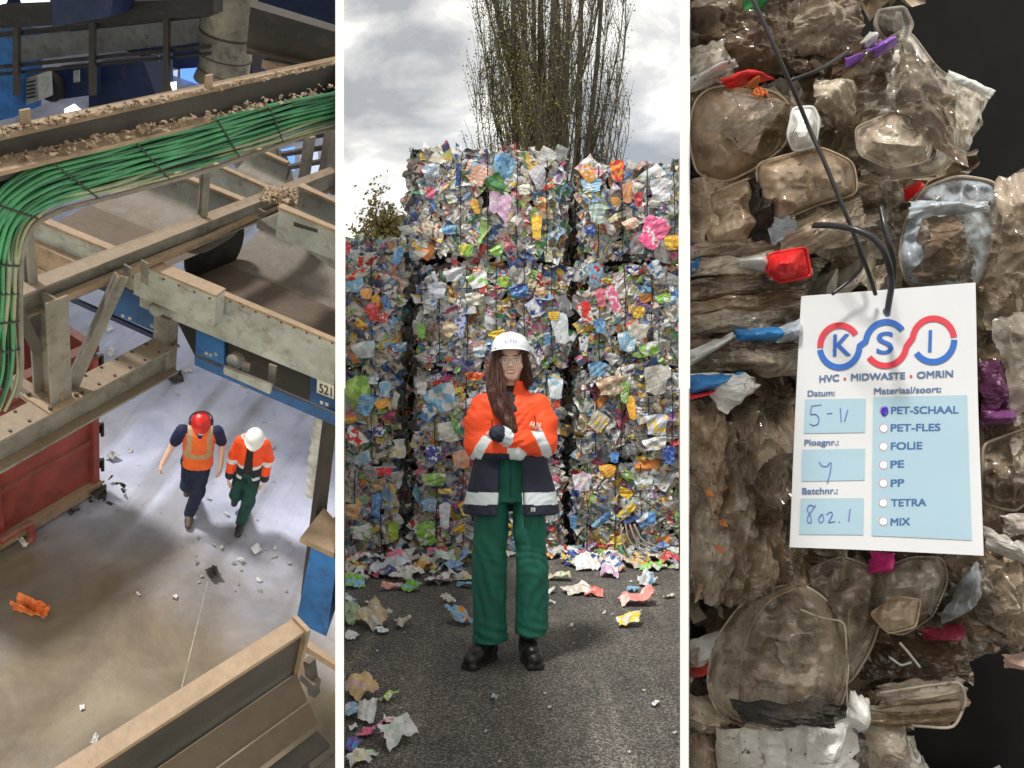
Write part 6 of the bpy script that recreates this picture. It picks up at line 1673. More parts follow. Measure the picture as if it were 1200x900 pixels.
strip('rear_rail', [(60, 300), (150, 338), (150, 352), (60, 318)], hb - .02, .05, D_NIGHT)
strip('mount', [(177, 335), (207, 343), (206, 358), (176, 352)], hb + .34, .05, D_BLUE)
v, f = lathe([(.001, .05), (.035, .05), (.06, .03), (.06, -.03)], 16, R=np.stack([DB, UP, -DA], 1), c=H(184, 362, hb + .30)); mk('bearing', v, f, D_GREY, ch, smooth=True)
v, f = lathe([(.001, .06), (.055, .06), (.07, .04), (.07, -.03)], 16, R=np.stack([DB, UP, -DA], 1), c=H(277, 422, hb - .02)); mk('roller', v, f, D_GREY, ch, smooth=True)
for x, y in ((284, 424), (315, 427)):
    strip('hanger_plate', [(x, y), (x + 9, y + 3), (x + 5, y + 32), (x - 2, y + 30)], hb + .12, .02, D_STEEL)
strip('lower_tray', [(262, 430), (318, 452), (316, 462), (262, 438)], hb + .05, .03, D_GREY)
for x, y in ((142, 368), (150, 371), (176, 380), (181, 386), (240, 412), (245, 414), (251, 413), (375, 470), (381, 472)):
    strip('bolt_hole', [(x, y), (x + 3.4, y + 1.2), (x + 3.4, y + 4.4), (x, y + 3.2)], hb + .16, .006, D_GREY)
for x, y in [(268 + 15 * k, 352 + 6.1 * k) for k in range(9)] + [(172 + 18 * k, 318 + 7.6 * k) for k in range(5)]:
    strip('bolt', [(x, y), (x + 2.2, y + .8), (x + 2.2, y + 3.0), (x, y + 2.2)], hc + .14 if x < 262 else hc + .03, .012, D_DARK, cv)
plate = strip('number_plate', [(372, 440), (391, 447), (391, 468), (371, 460)], hb + .17, .01, simple('plate_cream', (.62, .60, .54), .5))
v, f = text_mesh('521', 1, 'LEFT'); v, f = (np.concatenate([v, v + A3([.03, 0, .0])]), f + [tuple(i + len(v) for i in g) for g in f])
P = []; pa = H(377, 442, hb + .17); dd = H(396, 449, hb + .17) - pa; dd /= np.linalg.norm(dd); nn = np.cross(dd, UP); nn /= np.linalg.norm(nn)
if nn @ (CAM - pa) > 0: nn = -nn
wv = v[:, 0].max()
for i, (a, b_, _) in enumerate(v):
    x, y = 373.5 + a / wv * 15.5, 459 + (a / wv) * 5.5 - b_ * 15; r = ray(x, y); P.append(CAM + r * (((pa - CAM) @ nn) / (r @ nn)) - nn * (.004 + .001 * (i >= len(v) // 2)))
mk('plate_number', P, f, simple('plate_black', (.02, .02, .02), .5), plate)
q = MB()
for x, y in ((152, 370), (160, 345)): q.obox(H(x, y, hb - .9), DA * .10, DB * .10, UP * .85)
q.mk('leg', [D_STEEL], ch)
trough('second conveyor trough left of the middle, brown belt half hidden under the green cables', (10, 240), (136, 292), (150, 178), (292, 236), hc + .2, .35, inset=.36)
trough('small rear conveyor trough right of the vertical hanger bar', (238, 185), (320, 221), (290, 168), (338, 190), hc + .1, .25, inset=.3, fw=.06)
rt3, *_ = trough('upper right conveyor trough with a slotted pale panel', (328, 240), (405, 268), (352, 216), (405, 236), hc + .55, .30, inset=.3, fw=.08)
strip('slot', [(344, 260), (372, 269), (372, 273), (344, 265)], hc + .56, .01, D_BLACK, rt3)
strip('pale_side', [(330, 248), (402, 272), (402, 318), (306, 258)], hc + .45, .02, D_GREY, rt3)
q = MB(); bar(q, H(0, 262, hc), H(110, 312, hc), .10, .20); q.mk('cross_beam', [D_TAN], gr)
q = MB(); bar(q, H(20, 300, hc - .2), H(70, 322, hc - .2), .10, .06); q.mk('cross_beam', [D_TAN], gr)

# --- red skip container
cr = hroot('red_container', 'open red steel waste container with ribs and a closed tail door', 'container', H(60, 610, 0))
ch_ = 2.25
def cw(a, b_, h0, h1_): return [a + UP * h0, b_ + UP * h0, b_ + UP * h1_, a + UP * h1_]
e0, e1 = H(-80, 688, 0), H(114, 572, 0)      # foot line of the side facing us
ud = (e1 - e0) / np.linalg.norm(e1 - e0); nd = np.cross(UP, ud); nd /= np.linalg.norm(nd)
if nd @ (e0 - CAM) < 0: nd = -nd             # away from the eye
Wd = 2.3
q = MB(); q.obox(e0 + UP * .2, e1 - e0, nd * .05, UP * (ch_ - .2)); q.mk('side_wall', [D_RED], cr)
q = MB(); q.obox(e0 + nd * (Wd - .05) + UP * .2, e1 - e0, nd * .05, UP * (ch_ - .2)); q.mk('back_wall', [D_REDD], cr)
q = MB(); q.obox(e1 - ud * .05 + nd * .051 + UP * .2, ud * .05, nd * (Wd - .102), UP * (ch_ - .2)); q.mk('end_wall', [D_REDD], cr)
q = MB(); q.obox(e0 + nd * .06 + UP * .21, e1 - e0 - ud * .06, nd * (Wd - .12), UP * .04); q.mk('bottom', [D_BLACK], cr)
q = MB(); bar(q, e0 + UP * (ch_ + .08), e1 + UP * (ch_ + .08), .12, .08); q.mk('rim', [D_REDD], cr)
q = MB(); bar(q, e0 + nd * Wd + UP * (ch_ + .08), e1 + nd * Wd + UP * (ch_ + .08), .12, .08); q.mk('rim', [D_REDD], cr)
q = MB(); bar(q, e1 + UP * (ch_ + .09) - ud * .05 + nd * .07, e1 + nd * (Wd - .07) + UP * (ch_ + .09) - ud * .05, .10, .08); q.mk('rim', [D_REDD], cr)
Ls = np.linalg.norm(e1 - e0)
for s_, w_ in ((.06, .08), (Ls * .36, .12), (Ls - 2.0, .05), (Ls - 1.86, .05), (Ls - .06, .08)):
    q = MB(); q.obox(e0 + ud * (s_ - w_ / 2) - nd * .07 + UP * .15, ud * w_, nd * .069, UP * (ch_ - .2)); q.mk('rib', [D_RED], cr)
for hh_ in (.85, 1.45, 1.95):
    q = MB(); q.obox(e0 - nd * .035 + UP * hh_, e1 - e0, nd * .034, UP * .06); q.mk('rail', [D_RED], cr)
q = MB(); q.obox(e0 - nd * .10 + UP * .06, e1 - e0, nd * .16, UP * .13); q.mk('skid', [D_TAN], cr)
for hh_ in (.35, .95, 1.5, 2.0):
    q = MB(); q.obox(e1 + ud * .001 - nd * .02 + UP * hh_, ud * .07, nd * .12, UP * .12); q.tube([e1 + ud * .05 - nd * .04 + UP * (hh_ - .04), e1 + ud * .05 - nd * .04 + UP * (hh_ + .17)], .022, 8); q.mk('hinge', [D_BLACK], cr)
q = MB(); q.tube([H(0, 635, .35), H(20, 622, .35), H(34, 614, .32), H(38, 628, .12), H(34, 636, .06)], .045, 8); q.mk('hook', [D_RED], cr)
# heap of dirt at the container's foot
R = np.random.default_rng(3); n = 14
cen = e1 - ud * R.uniform(-.3, .7, (n, 1)) - nd * np.abs(R.normal(.06, .16, (n, 1))) + UP * R.uniform(.01, .10, (n, 1))
P, Fs, uv, ix = crumple(n, cen, np.tile(UP, (n, 1)) + R.normal(0, .6, (n, 3)), R.uniform(.04, .11, n), seg=4, amp=.8, R=R)
o = mk('dirt', P, Fs, D_BLACK, None); o['kind'] = 'stuff'

# --- post, hose and blue machine on the right
sp_ = hroot('steel_post', 'dark leaning steel post at the right edge of the hall, behind the white hose', 'post', H(360, 700, 0))
q = MB(); bar(q, H(364, 705, 1.9), H(393, 488, 4.05), .12, .12); q.mk('column', [D_DARK], sp_)
q = MB(); bar(q, H(357, 705, 2.0), H(372, 600, 2.6), .05, .10); q.mk('flange', [D_TAN], sp_)
hs_ = MB(); pts = A3([H(385, 470, 3.3), H(377, 500, 3.0), H(371, 540, 2.6), H(368, 580, 2.2)]); tt = np.linspace(0, 3, 60)
pp = np.stack([np.interp(tt, range(4), pts[:, i]) for i in range(3)], 1)
v, f = tube(pp, .085 + .010 * np.sin(np.linspace(0, 60, 60)), 14); hz = mk('spiral_hose', v, f, D_HOSE, None, smooth=True)
tag(hz, 'whitish spiral hose hanging beside the dark post', 'hose')
bm = hroot('blue_machine', 'blue machine cabinet with a dusty tan top at the right edge near the post', 'machine', H(380, 760, 0))
hb2 = 3.0
t0, t1 = H(366, 634, hb2), H(405, 652, hb2)
q = MB(); q.obox(t0 - UP * 1.15, t1 - t0, DA * .5, UP * 1.1); q.mk('cabinet', [D_BLUE2], bm)
q = MB(); bar(q, H(366, 612, hb2 + .06), H(405, 630, hb2 + .06), .42, .06); q.mk('lid', [D_TAN], bm)
q = MB(); bar(q, H(352, 748, hb2 - .5), H(405, 778, hb2 - .5), .07, .08); q.mk('foot_beam', [D_TAN], bm)

# --- lower right: near conveyor trough
nc = hroot('near_conveyor', 'nearest conveyor trough with a wide tan rim crossing the bottom right corner of the hall', 'conveyor', H(250, 850, 0), 'conveyors')
hn = 5.6
r0, r1 = H(40, 930, hn), H(349, 733, hn)
rd = (r1 - r0) / np.linalg.norm(r1 - r0); rs = np.cross(rd, UP); rs /= np.linalg.norm(rs)
if pxof(r1 + rs)[0] < pxof(r1)[0]: rs = -rs
q = MB(); bar(q, r0, r1, .085, .025); q.mk('rim', [D_TAN], nc)
q = MB(); q.obox(r0 - UP * .33 + rs * .02, r1 - r0, rs * .014, UP * .304); q.mk('inner_wall', [D_DARK], nc)
q = MB(); q.obox(r0 - UP * .33 - rs * .035, r1 - r0, rs * .014, UP * .304); q.mk('outer_wall', [D_DARK], nc)
q = MB(); q.obox(r1 - UP * .36 - rs * .04, rd * .02, rs * .10, UP * .38); q.mk('end_plate', [D_TAN], nc)
w0 = r0 + rs * .05 - UP * .30; w1 = r1 + rs * .05 - UP * .30
q = MB()
q.add([w0, w1, w1 + rs * .10 - UP * .10, w0 + rs * .10 - UP * .10], [(0, 1, 2, 3)])
q.add([w0 + rs * .11 - UP * .095, w1 + rs * .11 - UP * .095, w1 + rs * .19 - UP * .17, w0 + rs * .19 - UP * .17], [(0, 1, 2, 3)]); q.mk('slope_plate', [D_BELT], nc)
q = MB()
for k in range(4): bar(q, w0 + rs * (.24 + .12 * k) - UP * (.22 + .03 * k), w1 + rs * (.24 + .12 * k) - UP * (.22 + .03 * k), .09, .03, m=k % 2)
q.mk('shadow_stripes', [D_BLACK, D_BLACK], nc)  # black bars stand in for shadow stripes across the belt
q = MB(); q.obox(w0 + rs * .18 - UP * .50, (w1 - w0), rs * .9, UP * .02); q.mk('belt', [D_BLACK], nc)
q = MB(); bar(q, H(345, 775, hn - .4), H(372, 800, hn - .4), .05, .05); bar(q, H(366, 775, hn - .3), H(372, 815, hn - .5), .04, .04); q.mk('bracket', [D_DARK], nc)

# --- upper background
def vplate(name, pts, base, t, mat, par):
    """upright plate facing the eye: frame points, standing at the distance of the point base (px,py,height)"""
    pa = H(*base); P = []
    for x, y in pts:
        r = ray(x, y); P.append(CAM + r * (((pa - CAM) @ FWD) / (r @ FWD)))
    n = len(P); P = P + [p + FWD * t for p in P]
    fs = [tuple(range(n)), tuple(range(2 * n - 1, n - 1, -1))] + [(i, (i + 1) % n, n + (i + 1) % n, n + i) for i in range(n)]
    return mk(name, P, fs, mat, par)
bw = hroot('hall_end_wall', 'dark far wall of the hall with small bright daylight openings', 'wall', LP(-6, 9.5))
BF = (100, 150, 0)
def far(pts, base, t=.1): return pts
vplate('wall_sheet', [(-60, -60), (410, -60), (410, 420), (-60, 420)], (0, 0, 0) if False else (150, 60, 0), .1, D_NIGHT, bw)
WB = (150, 62, 0)
for pts, mt in (([(75, 128), (86, 122), (97, 131), (90, 140), (76, 136)], E_DAY), ([(121, 99), (138, 95), (164, 96), (166, 102), (122, 106)], E_DAY),
                ([(187, 84), (208, 82), (207, 92), (187, 94)], E_DIM), ([(180, 99), (206, 96), (206, 108), (168, 118)], E_DIM), ([(211, 81), (238, 79), (240, 104), (212, 108)], E_SKYB), ([(297, 79), (322, 77), (322, 90), (297, 92)], E_SKYB),
                ([(321, 59), (346, 56), (345, 64), (321, 68)], E_DAY), ([(24, 0), (58, 0), (56, 7), (26, 7)], E_DAY), ([(0, 0), (8, 0), (4, 10), (0, 12)], E_DAY), ([(105, 0), (130, 0), (120, 20), (108, 16)], E_SKYB)):
    vplate('daylight_opening', pts, (150, 70, 0), .03, mt, bw)
# bright yard seen low behind the machines on the left
for pts, mt in (([(300, 180), (395, 176), (395, 222), (320, 222)], E_SKYB), ([(255, 185), (290, 180), (300, 196), (262, 198)], E_DIM)):
    pass
ww = hroot('walkway', 'raised walkway behind the cables with grey side panels and dark handrails', 'walkway', H(120, 110, 0))
WK = (120, 130, 2.0)
for x0, x1 in ((18, 105), (109, 192), (196, 234)):
    y = lambda x: 44 - (x - 18) * .10
    vplate('side_panel', [(x0, y(x0)), (x1, y(x1)), (x1, y(x1) + 27), (x0, y(x0) + 29)], WK, .05, dusty('walkway_panel', (.13, .14, .145), dust=(.15, .13, .1)), ww)
for yy, th in ((36, 6), (75, 4), (84, 3)):
    vplate('handrail', [(-10, yy + 3), (245, yy - 22), (245, yy - 22 + th), (-10, yy + 3 + th)], (120, 130, 2.3), .08, D_BLACK, ww)
for x in (18, 107, 194):
    vplate('post', [(x - 3, 20), (x + 3, 20), (x + 3, 112), (x - 3, 112)], (120, 130, 2.35), .08, D_DARK, ww)
vplate('girder', [(-10, 8), (250, -2), (250, 18), (-10, 34)], (120, 130, 2.6), .3, D_BLACK, ww)
fm = hroot('fan_motor', 'pale fan motor with louvred cover beside a blue machine column on the far left', 'motor', H(45, 130, 0))
vplate('louvre_box', [(26, 92), (44, 88), (46, 118), (28, 124)], (45, 140, 1.2), .4, D_GREY, fm)
for k in range(5): vplate('louvre', [(31, 96 + k * 4.5), (41, 94 + k * 4.5), (41, 96 + k * 4.5), (31, 98 + k * 4.5)], (45, 140, 1.25), .02, D_BLACK, fm)
v, f = lathe([(.001, .1), (.25, .1), (.32, 0), (.28, -.3)], 18, R=np.stack([RGT, UP, -FWD], 1), c=H(56, 100, 1.4)); mk('motor_body', v, f, D_BLACK, fm, smooth=True)
def cabinet(label, pts, base, t, mat, cat='cabinet', group='blue machine cabinets at the far end'):
    r_ = hroot('machine_cabinet', label, cat, H(*base), group); vplate('body', pts, base, t, mat, r_); return r_
cabinet('bright blue machine column at the left edge behind the cables', [(-20, 40), (15, 44), (15, 138), (-20, 145)], (5, 150, 1.0), .8, D_BLUE2)
cabinet('dark blue cabinet between the two bright openings', [(104, 78), (168, 72), (186, 120), (104, 128)], (140, 140, .8), .6, D_NIGHT)
c_ = cabinet('blue cabinet with a grey display under the walkway', [(168, 68), (190, 64), (192, 110), (170, 114)], (178, 136, .8), .4, D_BLUE)
for pts in ([(75, 128), (86, 122), (97, 131), (90, 140), (76, 136)], [(121, 99), (138, 95), (164, 96), (166, 102), (122, 106)], [(180, 99), (206, 96), (206, 108), (168, 118)]): vplate('glow_panel', pts, (178, 139, .7), .03, E_DAY, c_)  # glowing copies of the far wall's openings, floating before the cabinets
vplate('display', [(174, 67), (187, 65), (187, 80), (174, 82)], (178, 136, .86), .02, D_GREY, c_)
c_ = cabinet('small blue box left of the dark cabinet', [(60, 82), (104, 78), (104, 112), (60, 118)], (80, 140, .8), .4, D_NIGHT)
vplate('label_plate', [(86, 83), (93, 82), (93, 96), (86, 97)], (80, 140, .9), .02, D_GREY, c_)
cabinet('royal blue housing hanging at the top behind the round duct', [(60, -30), (140, -30), (128, 20), (62, 32)], (100, 100, 3.2), .6, D_NIGHT)
cabinet('blue steel column right of the round duct', [(303, 40), (318, 38), (312, 86), (300, 90)], (310, 130, 1.6), .4, D_BLUE)
cabinet('blue frame at the right behind the second duct', [(378, 150), (395, 145), (395, 225), (382, 222)], (385, 235, 2.0), .3, D_BLUE2)
# round ducts
def duct(label, pts, rr, seams, hood=None):
    rt = root('round_duct', label, 'duct', pts[-1], 'grey round sheet metal ducts')
    pp = A3(pts); k = 40; tt = np.linspace(0, len(pts) - 1, k); p2 = np.stack([np.interp(tt, range(len(pts)), pp[:, i]) for i in range(3)], 1); r2 = np.interp(tt, range(len(pts)), rr)
    v, f = tube(p2, r2, 24); mk('pipe', v, f, D_DUCT, rt, smooth=True)
    for s_ in seams:
        i = int(s_ * (k - 2)); v, f = tube([p2[i], p2[i] + (p2[i + 1] - p2[i]) * .35], r2[i] + .02, 24); mk('seam', v, f, D_DARK, rt)
    return rt
dbase = H(262, 96, 3.2); u_ = height_at(dbase, -40)
duct('thick grey vertical duct coming down behind the cable tray at the top', [dbase + UP * u_, dbase + UP * u_ * .35, dbase + UP * u_ * .12, dbase], [.42, .42, .40, .48], (.30, .52, .72))
duct('slanting grey elbow duct under the cable tray on the right', [H(283, 172, 4.6), H(303, 186, 4.3), H(318, 202, 4.0), H(330, 222, 3.7)], [.20, .26, .25, .18], (.3, .6))
# beams at the top right
tb = hroot('roof_truss', 'dusty steel beams crossing at the top right above the tray', 'beam', H(340, 60, 0))
q = MB(); ibeam(q, H(292, 22, 5.6), H(410, 46, 5.6), .26, .36, .04); q.mk('beam', [D_DARK], tb)
q = MB(); bar(q, H(296, 4, 6.2), H(410, 34, 6.2), .25, .2); q.mk('beam', [D_BLACK], tb)
q = MB(); bar(q, H(310, 24, 5.7), H(410, 40, 5.7), .16, .05); q.mk('dusty_ledge', [D_TAN], tb)
q = MB(); bar(q, H(300, 96, 4.0), H(306, 10, 5.6), .12, .12); q.mk('strut', [D_DARK], tb)
q = MB(); bar(q, H(322, 76, 5.2), H(384, 60, 5.2), .35, .10); q.mk('board', [D_TAN], tb)
sf = hroot('support_frame', 'small steel frame of posts behind the conveyors under the right end of the cables', 'frame', H(350, 215, 0))
for x, y0, y1 in ((349, 212, 158), (372, 208, 150), (383, 225, 150)):
    bs = H(x, y0, hc); q = MB(); q.obox(bs, DA * .08, DB * .08, UP * height_at(bs, y1)); q.mk('post', [D_STEEL], sf)
for y_ in (165, 180, 196):
    q = MB(); bar(q, H(322, y_, hc - .5), H(398, y_ - 12, hc - .5), .05, .05); q.mk('rail', [D_DARK], sf)
yb = hroot('daylight_screen', 'bright blue-white plastic screen lit from outside behind the elbow duct', 'screen', H(350, 235, 0))
for pts, mt in (([(318, 178), (345, 172), (345, 200), (330, 205)], E_SKYB), ([(352, 182), (372, 178), (372, 206), (354, 208)], E_DIM), ([(374, 190), (384, 188), (380, 222), (372, 220)], E_DAY), ([(272, 180), (288, 178), (296, 192), (276, 190)], E_DAY)):
    vplate('pane', pts, (350, 235, 1.5), .02, mt, yb)

# --- walls close the hall off; unseen slab added and cut to shade its back
def localslab(name, a0, a1, f0, f1, h, t, mat):
    V_ = []
    for hh_ in (h, h + t):
        for aa, ff in ((a0, f0), (a1, f0), (a1, f1), (a0, f1)):
            p = LP(aa, ff, hh_)
            V_.append(p)
    q = MB(); q.box8(V_); return q.mk(name, [mat])
rf = localslab('shade_slab', -16, 6, 3.6, 22, 11.6, .2, D_BLACK); tag(rf, 'unseen dark slab added over the back of the hall to shade it', 'shade_slab')
lw = localslab('side_wall', -16.2, -16, -9, 22, -1, 12.5, D_BLACK); tag(lw, 'dark side wall along the left of the hall', 'wall')

# --- rubbish on the hall floor
def hlitter(px, py, s_, col, label, group=None, seed=0, mat=None, name='plastic_scrap', h=0, asp=(.5, 1)):
    R = np.random.default_rng(seed + int(px * 5 + py)); p = H(px, py, h)
    P, Fs, uv, ix = crumple(1, p[None], UP[None] + R.normal(0, .2, (1, 3)), A3([s_]), seg=12, amp=.7, folds=5, curl=.4, aspect=asp, R=R)
    lowest = ((P - p) @ UP).min(); P = P - UP * (lowest - .006)
    k = len(P); o = mk(name, P, Fs, mat or M_PACK, None, origin=p, attrs={'col': np.tile(A3([*col, 1.]), (k, 1)), 'col2': np.tile(A3([*(A3(col) * .8), 1.]), (k, 1)), 'fuv': uv})
    tag(o, label, 'scrap', group)
hlitter(33, 719, .42, (.85, .22, .05), 'orange plastic bag scrap alone on the brown hall floor', mat=simple('orange_scrap_film', (.85, .20, .05), .4, var=.5, scale=12, bmp=.5), asp=(.5, .5))
R = np.random.default_rng(19)
for i, (px, py, s_) in enumerate(((132, 537, .16), (152, 529, .07), (300, 645, .12), (219, 437, .12), (208, 462, .08), (290, 453, .12), (131, 415, .16), (128, 388, .12), (340, 457, .12), (265, 603, .08), (283, 658, .10), (320, 525, .09), (295, 440, .10), (26, 638, .14), (297, 500, .06), (303, 680, .07), (260, 643, .06), (322, 643, .08), (111, 868, .10), (245, 585, .06), (205, 700, .06), (162, 697, .05), (96, 830, .05))):
    hlitter(px, py, s_, (.75, .78, .80), 'small pale scrap of plastic lying on the hall floor', 'small pale scraps strewn on the hall floor', seed=i)
for i in range(26):
    px, py = R.uniform(225, 345), R.uniform(600, 700)
    hlitter(px, py, R.uniform(.03, .06), (.45, .45, .45), 'small pale scrap of plastic lying on the hall floor', 'small pale scraps strewn on the hall floor', seed=60 + i)
for i, (px, py) in enumerate(((165, 447), (205, 446), (249, 673), (117, 585), (108, 578))):
    hlitter(px, py, .22, (.05, .045, .04), 'dark dirty clod of rubbish on the pale hall floor', 'dark dirty clods on the pale floor', seed=90 + i, mat=D_BLACK)

# --- two workers walking towards the eye
def worker(foot, label, p, face=0.0):
    pos_ = H(*foot, 0)
    toc = CAM - pos_; toc = toc - UP * (toc @ UP); toc /= np.linalg.norm(toc)
    yv = -toc; ca, sa = math.cos(face), math.sin(face)
    yv = yv * ca + np.cross(UP, yv) * sa; xv = np.cross(yv, UP)
    M_ = np.stack([xv, yv, UP], 1)
    rt = root('person', label, 'person', pos_ - xv * p['foot'][0] - yv * p['foot'][1], rot=M_.tolist())
    hx, hy, hz = p['head']
    f1 = Field((-.55, -.45, 0), (.55, .55, 1.9), .011)
    f1.ell((hx, hy, hz), (.078, .098, .115), .02, 1); f1.cone((hx, hy - .095, hz - .0), (hx, hy - .115, hz - .03), .01, .013, .01, 1)
    f1.ell((hx, hy - .045, hz - .075), (.05, .05, .045), .03, 1)
    for s_ in (-1, 1): f1.ell((hx + s_ * .08, hy, hz - .01), (.012, .02, .032), .01, 1)
    f1.chain([(hx, hy + .02, hz - .07), (0, .02, 1.44)], [.058, .065], .03, 1)
    f1.loft([1.46, 1.36, 1.2, 1.02, .9], [0] * 5, [.02, .01, .0, .01, .02], [.15, .17, .145, .15, .155], [.08, .10, .10, .095, .10], .04, 1)
    for a in p['arms']:
        f1.chain(a[:3], [.052, .040, .030], .02, 1)
        wv_, ev = A3(a[2]), A3(a[1]); d = (wv_ - ev) / np.linalg.norm(wv_ - ev)
        sg = -1 if a[0][0] < 0 else 1
        hand(f1, wv_ + d * .01, wv_ + d * .085, (0, -1, .1), (-sg, -.1, 0), r=.026, L=.085, idn=3)
    for l in p['legs']: f1.chain(l[:3], [.085, .06, .042], .03, 1)
    organic('body', f1, M_SKIN, rt)
    f2 = Field((-.35, -.4, .0), (.35, .6, 1.15), .012)
    f2.loft([1.06, .98, .88], [0] * 3, [.01] * 3, [.165, .172, .178], [.115, .12, .125], .05, 1, 2.3)
    for l in p['legs']: f2.chain(l[:3], p['lr'], .04, 1)
    organic('trousers', f2, p['tr'], rt, disp=lambda P: .008 * vnoise(P, 9) + .006 * np.sin((P[:, 2] + P[:, 0] * .6) * 60) * vnoise(P, 5, 3))
    f3 = Field((-.5, -.35, .75), (.5, .4, 1.6), .011)
    f3.loft([1.50, 1.45, 1.40, 1.25, 1.05, p['hem']], [0] * 6, [.02, .02, .01, 0, 0, 0], [.085, .14 * p.get('wf', 1), .178 * p.get('wf', 1), .182 * p.get('wf', 1), .178 * p.get('wf', 1), p['hw'] * .92 * p.get('wf', 1)], [.08, .10, .125, .145, .14, .15], .03, 1, 2.3)
    for a in p['arms']:
        if p['sleeve'] == 'long': f3.chain(a[:3], [.072, .060, .050], .03, 2)
        else: e_ = A3(a[0]) * .25 + A3(a[1]) * .75; f3.chain([a[0], e_], [.076, .066], .03, 2)
    if p.get('open'): f3.func((-.1, -.4, .7), (.1, .0, 1.5), lambda X_, Y_, Z_: np.maximum(np.abs(X_ + .01) - (.035 + .05 * (1.45 - Z_)), Y_ + .02), 'sub')
    organic('jacket' if p.get('open') else 'safety_vest', f3, p['tops'], rt, p['rule'], lambda P: .007 * vnoise(P, 10) + .005 * np.sin((P[:, 2] * .8 + P[:, 0]) * 70) * vnoise(P, 5, 3))
    if p.get('open'):
        f4 = Field((-.2, -.2, .9), (.2, .2, 1.55), .014); f4.loft([1.52, 1.45, 1.3, 1.05, .95], [0] * 5, [.02, .01, 0, 0, 0], [.075, .11, .15, .155, .16], [.07, .09, .125, .125, .125], .02, 1); organic('shirt', f4, M_DARKTOP, rt)
    for l in p['legs']:
        k_, a_, t_ = map(A3, l[1:4]); fo_ = Field(np.minimum(np.minimum(a_, t_), k_) - .12, np.maximum(np.maximum(a_, t_), a_ + (0, 0, .2)) + .12, .010)
        up_ = (k_ - a_) / np.linalg.norm(k_ - a_)
        fo_.chain([a_ + up_ * .13, a_ + up_ * .01], [.062, .055], .02, 1); fo_.chain([a_ + (0, .02, -.03), (a_ + t_) / 2 + (0, 0, -.012), t_], [.045, .048, .042], .03, 1)
        organic('boot', fo_, p['boot'], rt)
    # helmet
    R_ = np.array(Matrix.Rotation(math.radians(16), 3, 'X'))
    v, f = lathe([(.120, -.012), (.116, -.004), (.109, .012), (.105, .045), (.088, .084), (.055, .108), (.0005, .115)], 26); v[:, 1] *= 1.15
    v[:, 1] -= np.clip(-v[:, 1] / .13, 0, 1) ** 2 * (v[:, 2] < .0) * .035
    hh = mk('helmet', v @ R_.T + A3([hx, hy + .005, hz + .035]), f, p['hat'], rt, True, local=True)
    if p.get('muffs'):
        for s_ in (-1, 1):
            v, f = lathe([(.0005, .02), (.035, .02), (.042, .0), (.042, -.025)], 16, R=[[0, 0, s_], [1, 0, 0], [0, s_, 0]], c=(hx + s_ * .118, hy + .01, hz + .02)); mk('ear_muff', v, f, simple('muff_black', (.03, .02, .03), .5), hh, True, local=True)
        q = MB(); q.tube([(hx + .13 * math.sin(t), hy + .03, hz + .03 + .145 * math.cos(t)) for t in np.linspace(-1.5, 1.5, 15)], .009, 6); q.mk('headband', simple('muff_black', (.03, .02, .03), .5), hh, local=True)
    # mask over nose and mouth, eyes above it
    v, f = lathe([(.0005, .055), (.02, .05), (.045, .028), (.060, -.005)], 18, R=[[1, 0, 0], [0, 0, -1], [0, .95, 0]], c=(hx, hy - .078, hz - .045)); mk('face_mask', v, f, simple('mask_white', (.80, .80, .78), .7, var=.05), rt, True, local=True)
    for s_ in (-1, 1):
        v, f = lathe([(.0005, .010), (.007, .007), (.010, 0)], 8, R=[[1, 0, 0], [0, 0, -1], [0, 1, 0]], c=(hx + s_ * .03, hy - .088, hz + .008)); mk('eye', v, f, M_IRIS, rt, True, local=True)
    return rt
ZONE = None
M_VEST = simple('orange_vest', (.95, .16, .03), .6, var=.15, scale=7, bmp=.3); M_VBAND = simple('vest_band', (.50, .36, .22), .4, var=.2, scale=20)
M_NB = simple('navy_shirt', (.015, .022, .09), .8, var=.3, bmp=.3); M_JEAN = simple('dark_jeans', (.012, .022, .06), .8, var=.4, scale=9, bmp=.4)
M_RH = simple('red_helmet', (.62, .02, .02), .35, var=.15, bmp=.05); M_BRB = simple('brown_boot', (.09, .06, .05), .6, var=.4); M_TEAL = simple('dark_teal_trousers', (.008, .06, .055), .8, var=.4, scale=9, bmp=.4)
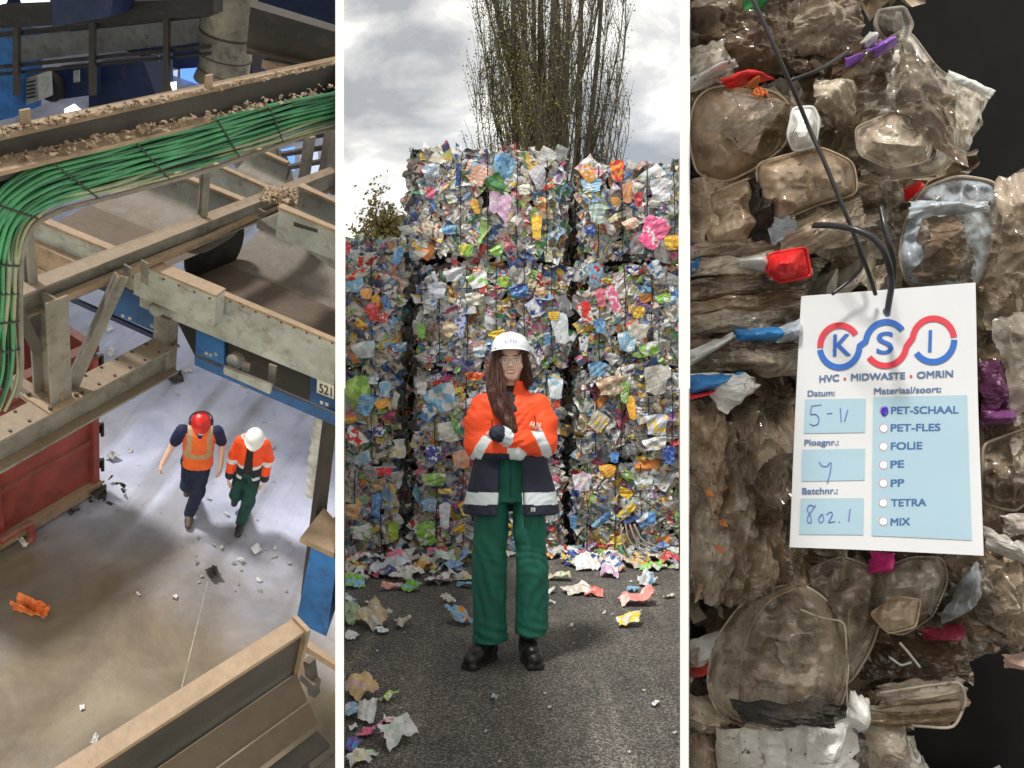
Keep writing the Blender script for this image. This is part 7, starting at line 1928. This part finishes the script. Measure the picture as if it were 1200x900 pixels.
def vrule(c, i):
    mt = np.zeros(len(c), int); t = i == 1
    mt[i == 2] = 1
    mt[t & (np.abs(np.abs(c[:, 0]) - .115 - .1 * (1.45 - c[:, 2]) * .2) < .030) & (c[:, 2] > 1.12)] = 2
    mt[t & (np.abs(c[:, 2] - 1.09) < .035)] = 2
    mt[t & (np.abs(c[:, 0]) < .022 + np.maximum(0, c[:, 2] - 1.40) * .9) & (c[:, 2] > 1.38) & (c[:, 1] < 0)] = 1
    return mt
worker((221, 613), 'person in a red helmet with an orange vest over a navy shirt', dict(
    foot=(-.06, -.22), head=(.0, -.10, 1.60), hem=.86, hw=.205, sleeve='short', lr=[.105, .082, .072], muffs=True,
    arms=[((-.20, 0, 1.40), (-.30, .03, 1.13), (-.40, -.06, .92)), ((.20, 0, 1.40), (.28, .06, 1.13), (.27, -.10, .92))],
    legs=[((.07, 0, .90), (.03, -.14, .50), (-.055, -.16, .11), (-.065, -.32, .05)), ((-.09, 0, .90), (-.10, -.03, .50), (-.085, .26, .27), (-.09, .16, .14))],
    tr=M_JEAN, tops=[M_VEST, M_NB, M_VBAND], boot=M_BRB, hat=M_RH, rule=vrule), .05)
def krule(c, i):
    mt = np.zeros(len(c), int)
    mt[(i == 1) & (c[:, 2] < 1.04)] = 1; mt[(i == 1) & (np.abs(c[:, 2] - 1.07) < .03)] = 2
    mt[(i == 1) & (np.abs(c[:, 2] - .89) < .025)] = 2
    mt[(i == 2) & (np.abs(c[:, 2] - 1.07) < .028)] = 2; mt[(i == 2) & (c[:, 2] < .93)] = 1
    return mt
worker((280, 622), 'person in a white helmet and open orange jacket, head bowed', dict(
    foot=(-.02, -.20), head=(.02, -.14, 1.55), hem=.80, hw=.215, sleeve='long', lr=[.092, .078, .070], open=True, wf=.86,
    arms=[((-.15, 0, 1.38), (-.21, .02, 1.10), (-.22, -.10, .87)), ((.15, 0, 1.38), (.215, .05, 1.12), (.20, -.08, .87))],
    legs=[((.07, 0, .90), (.05, -.14, .50), (-.01, -.15, .11), (-.02, -.31, .05)), ((-.09, 0, .90), (-.12, -.05, .50), (-.13, .24, .25), (-.14, .14, .13))],
    tr=M_TEAL, tops=[M_ORANGE, M_NAVY, M_BAND], boot=M_BOOT, hat=M_HAT, rule=krule), -.05)
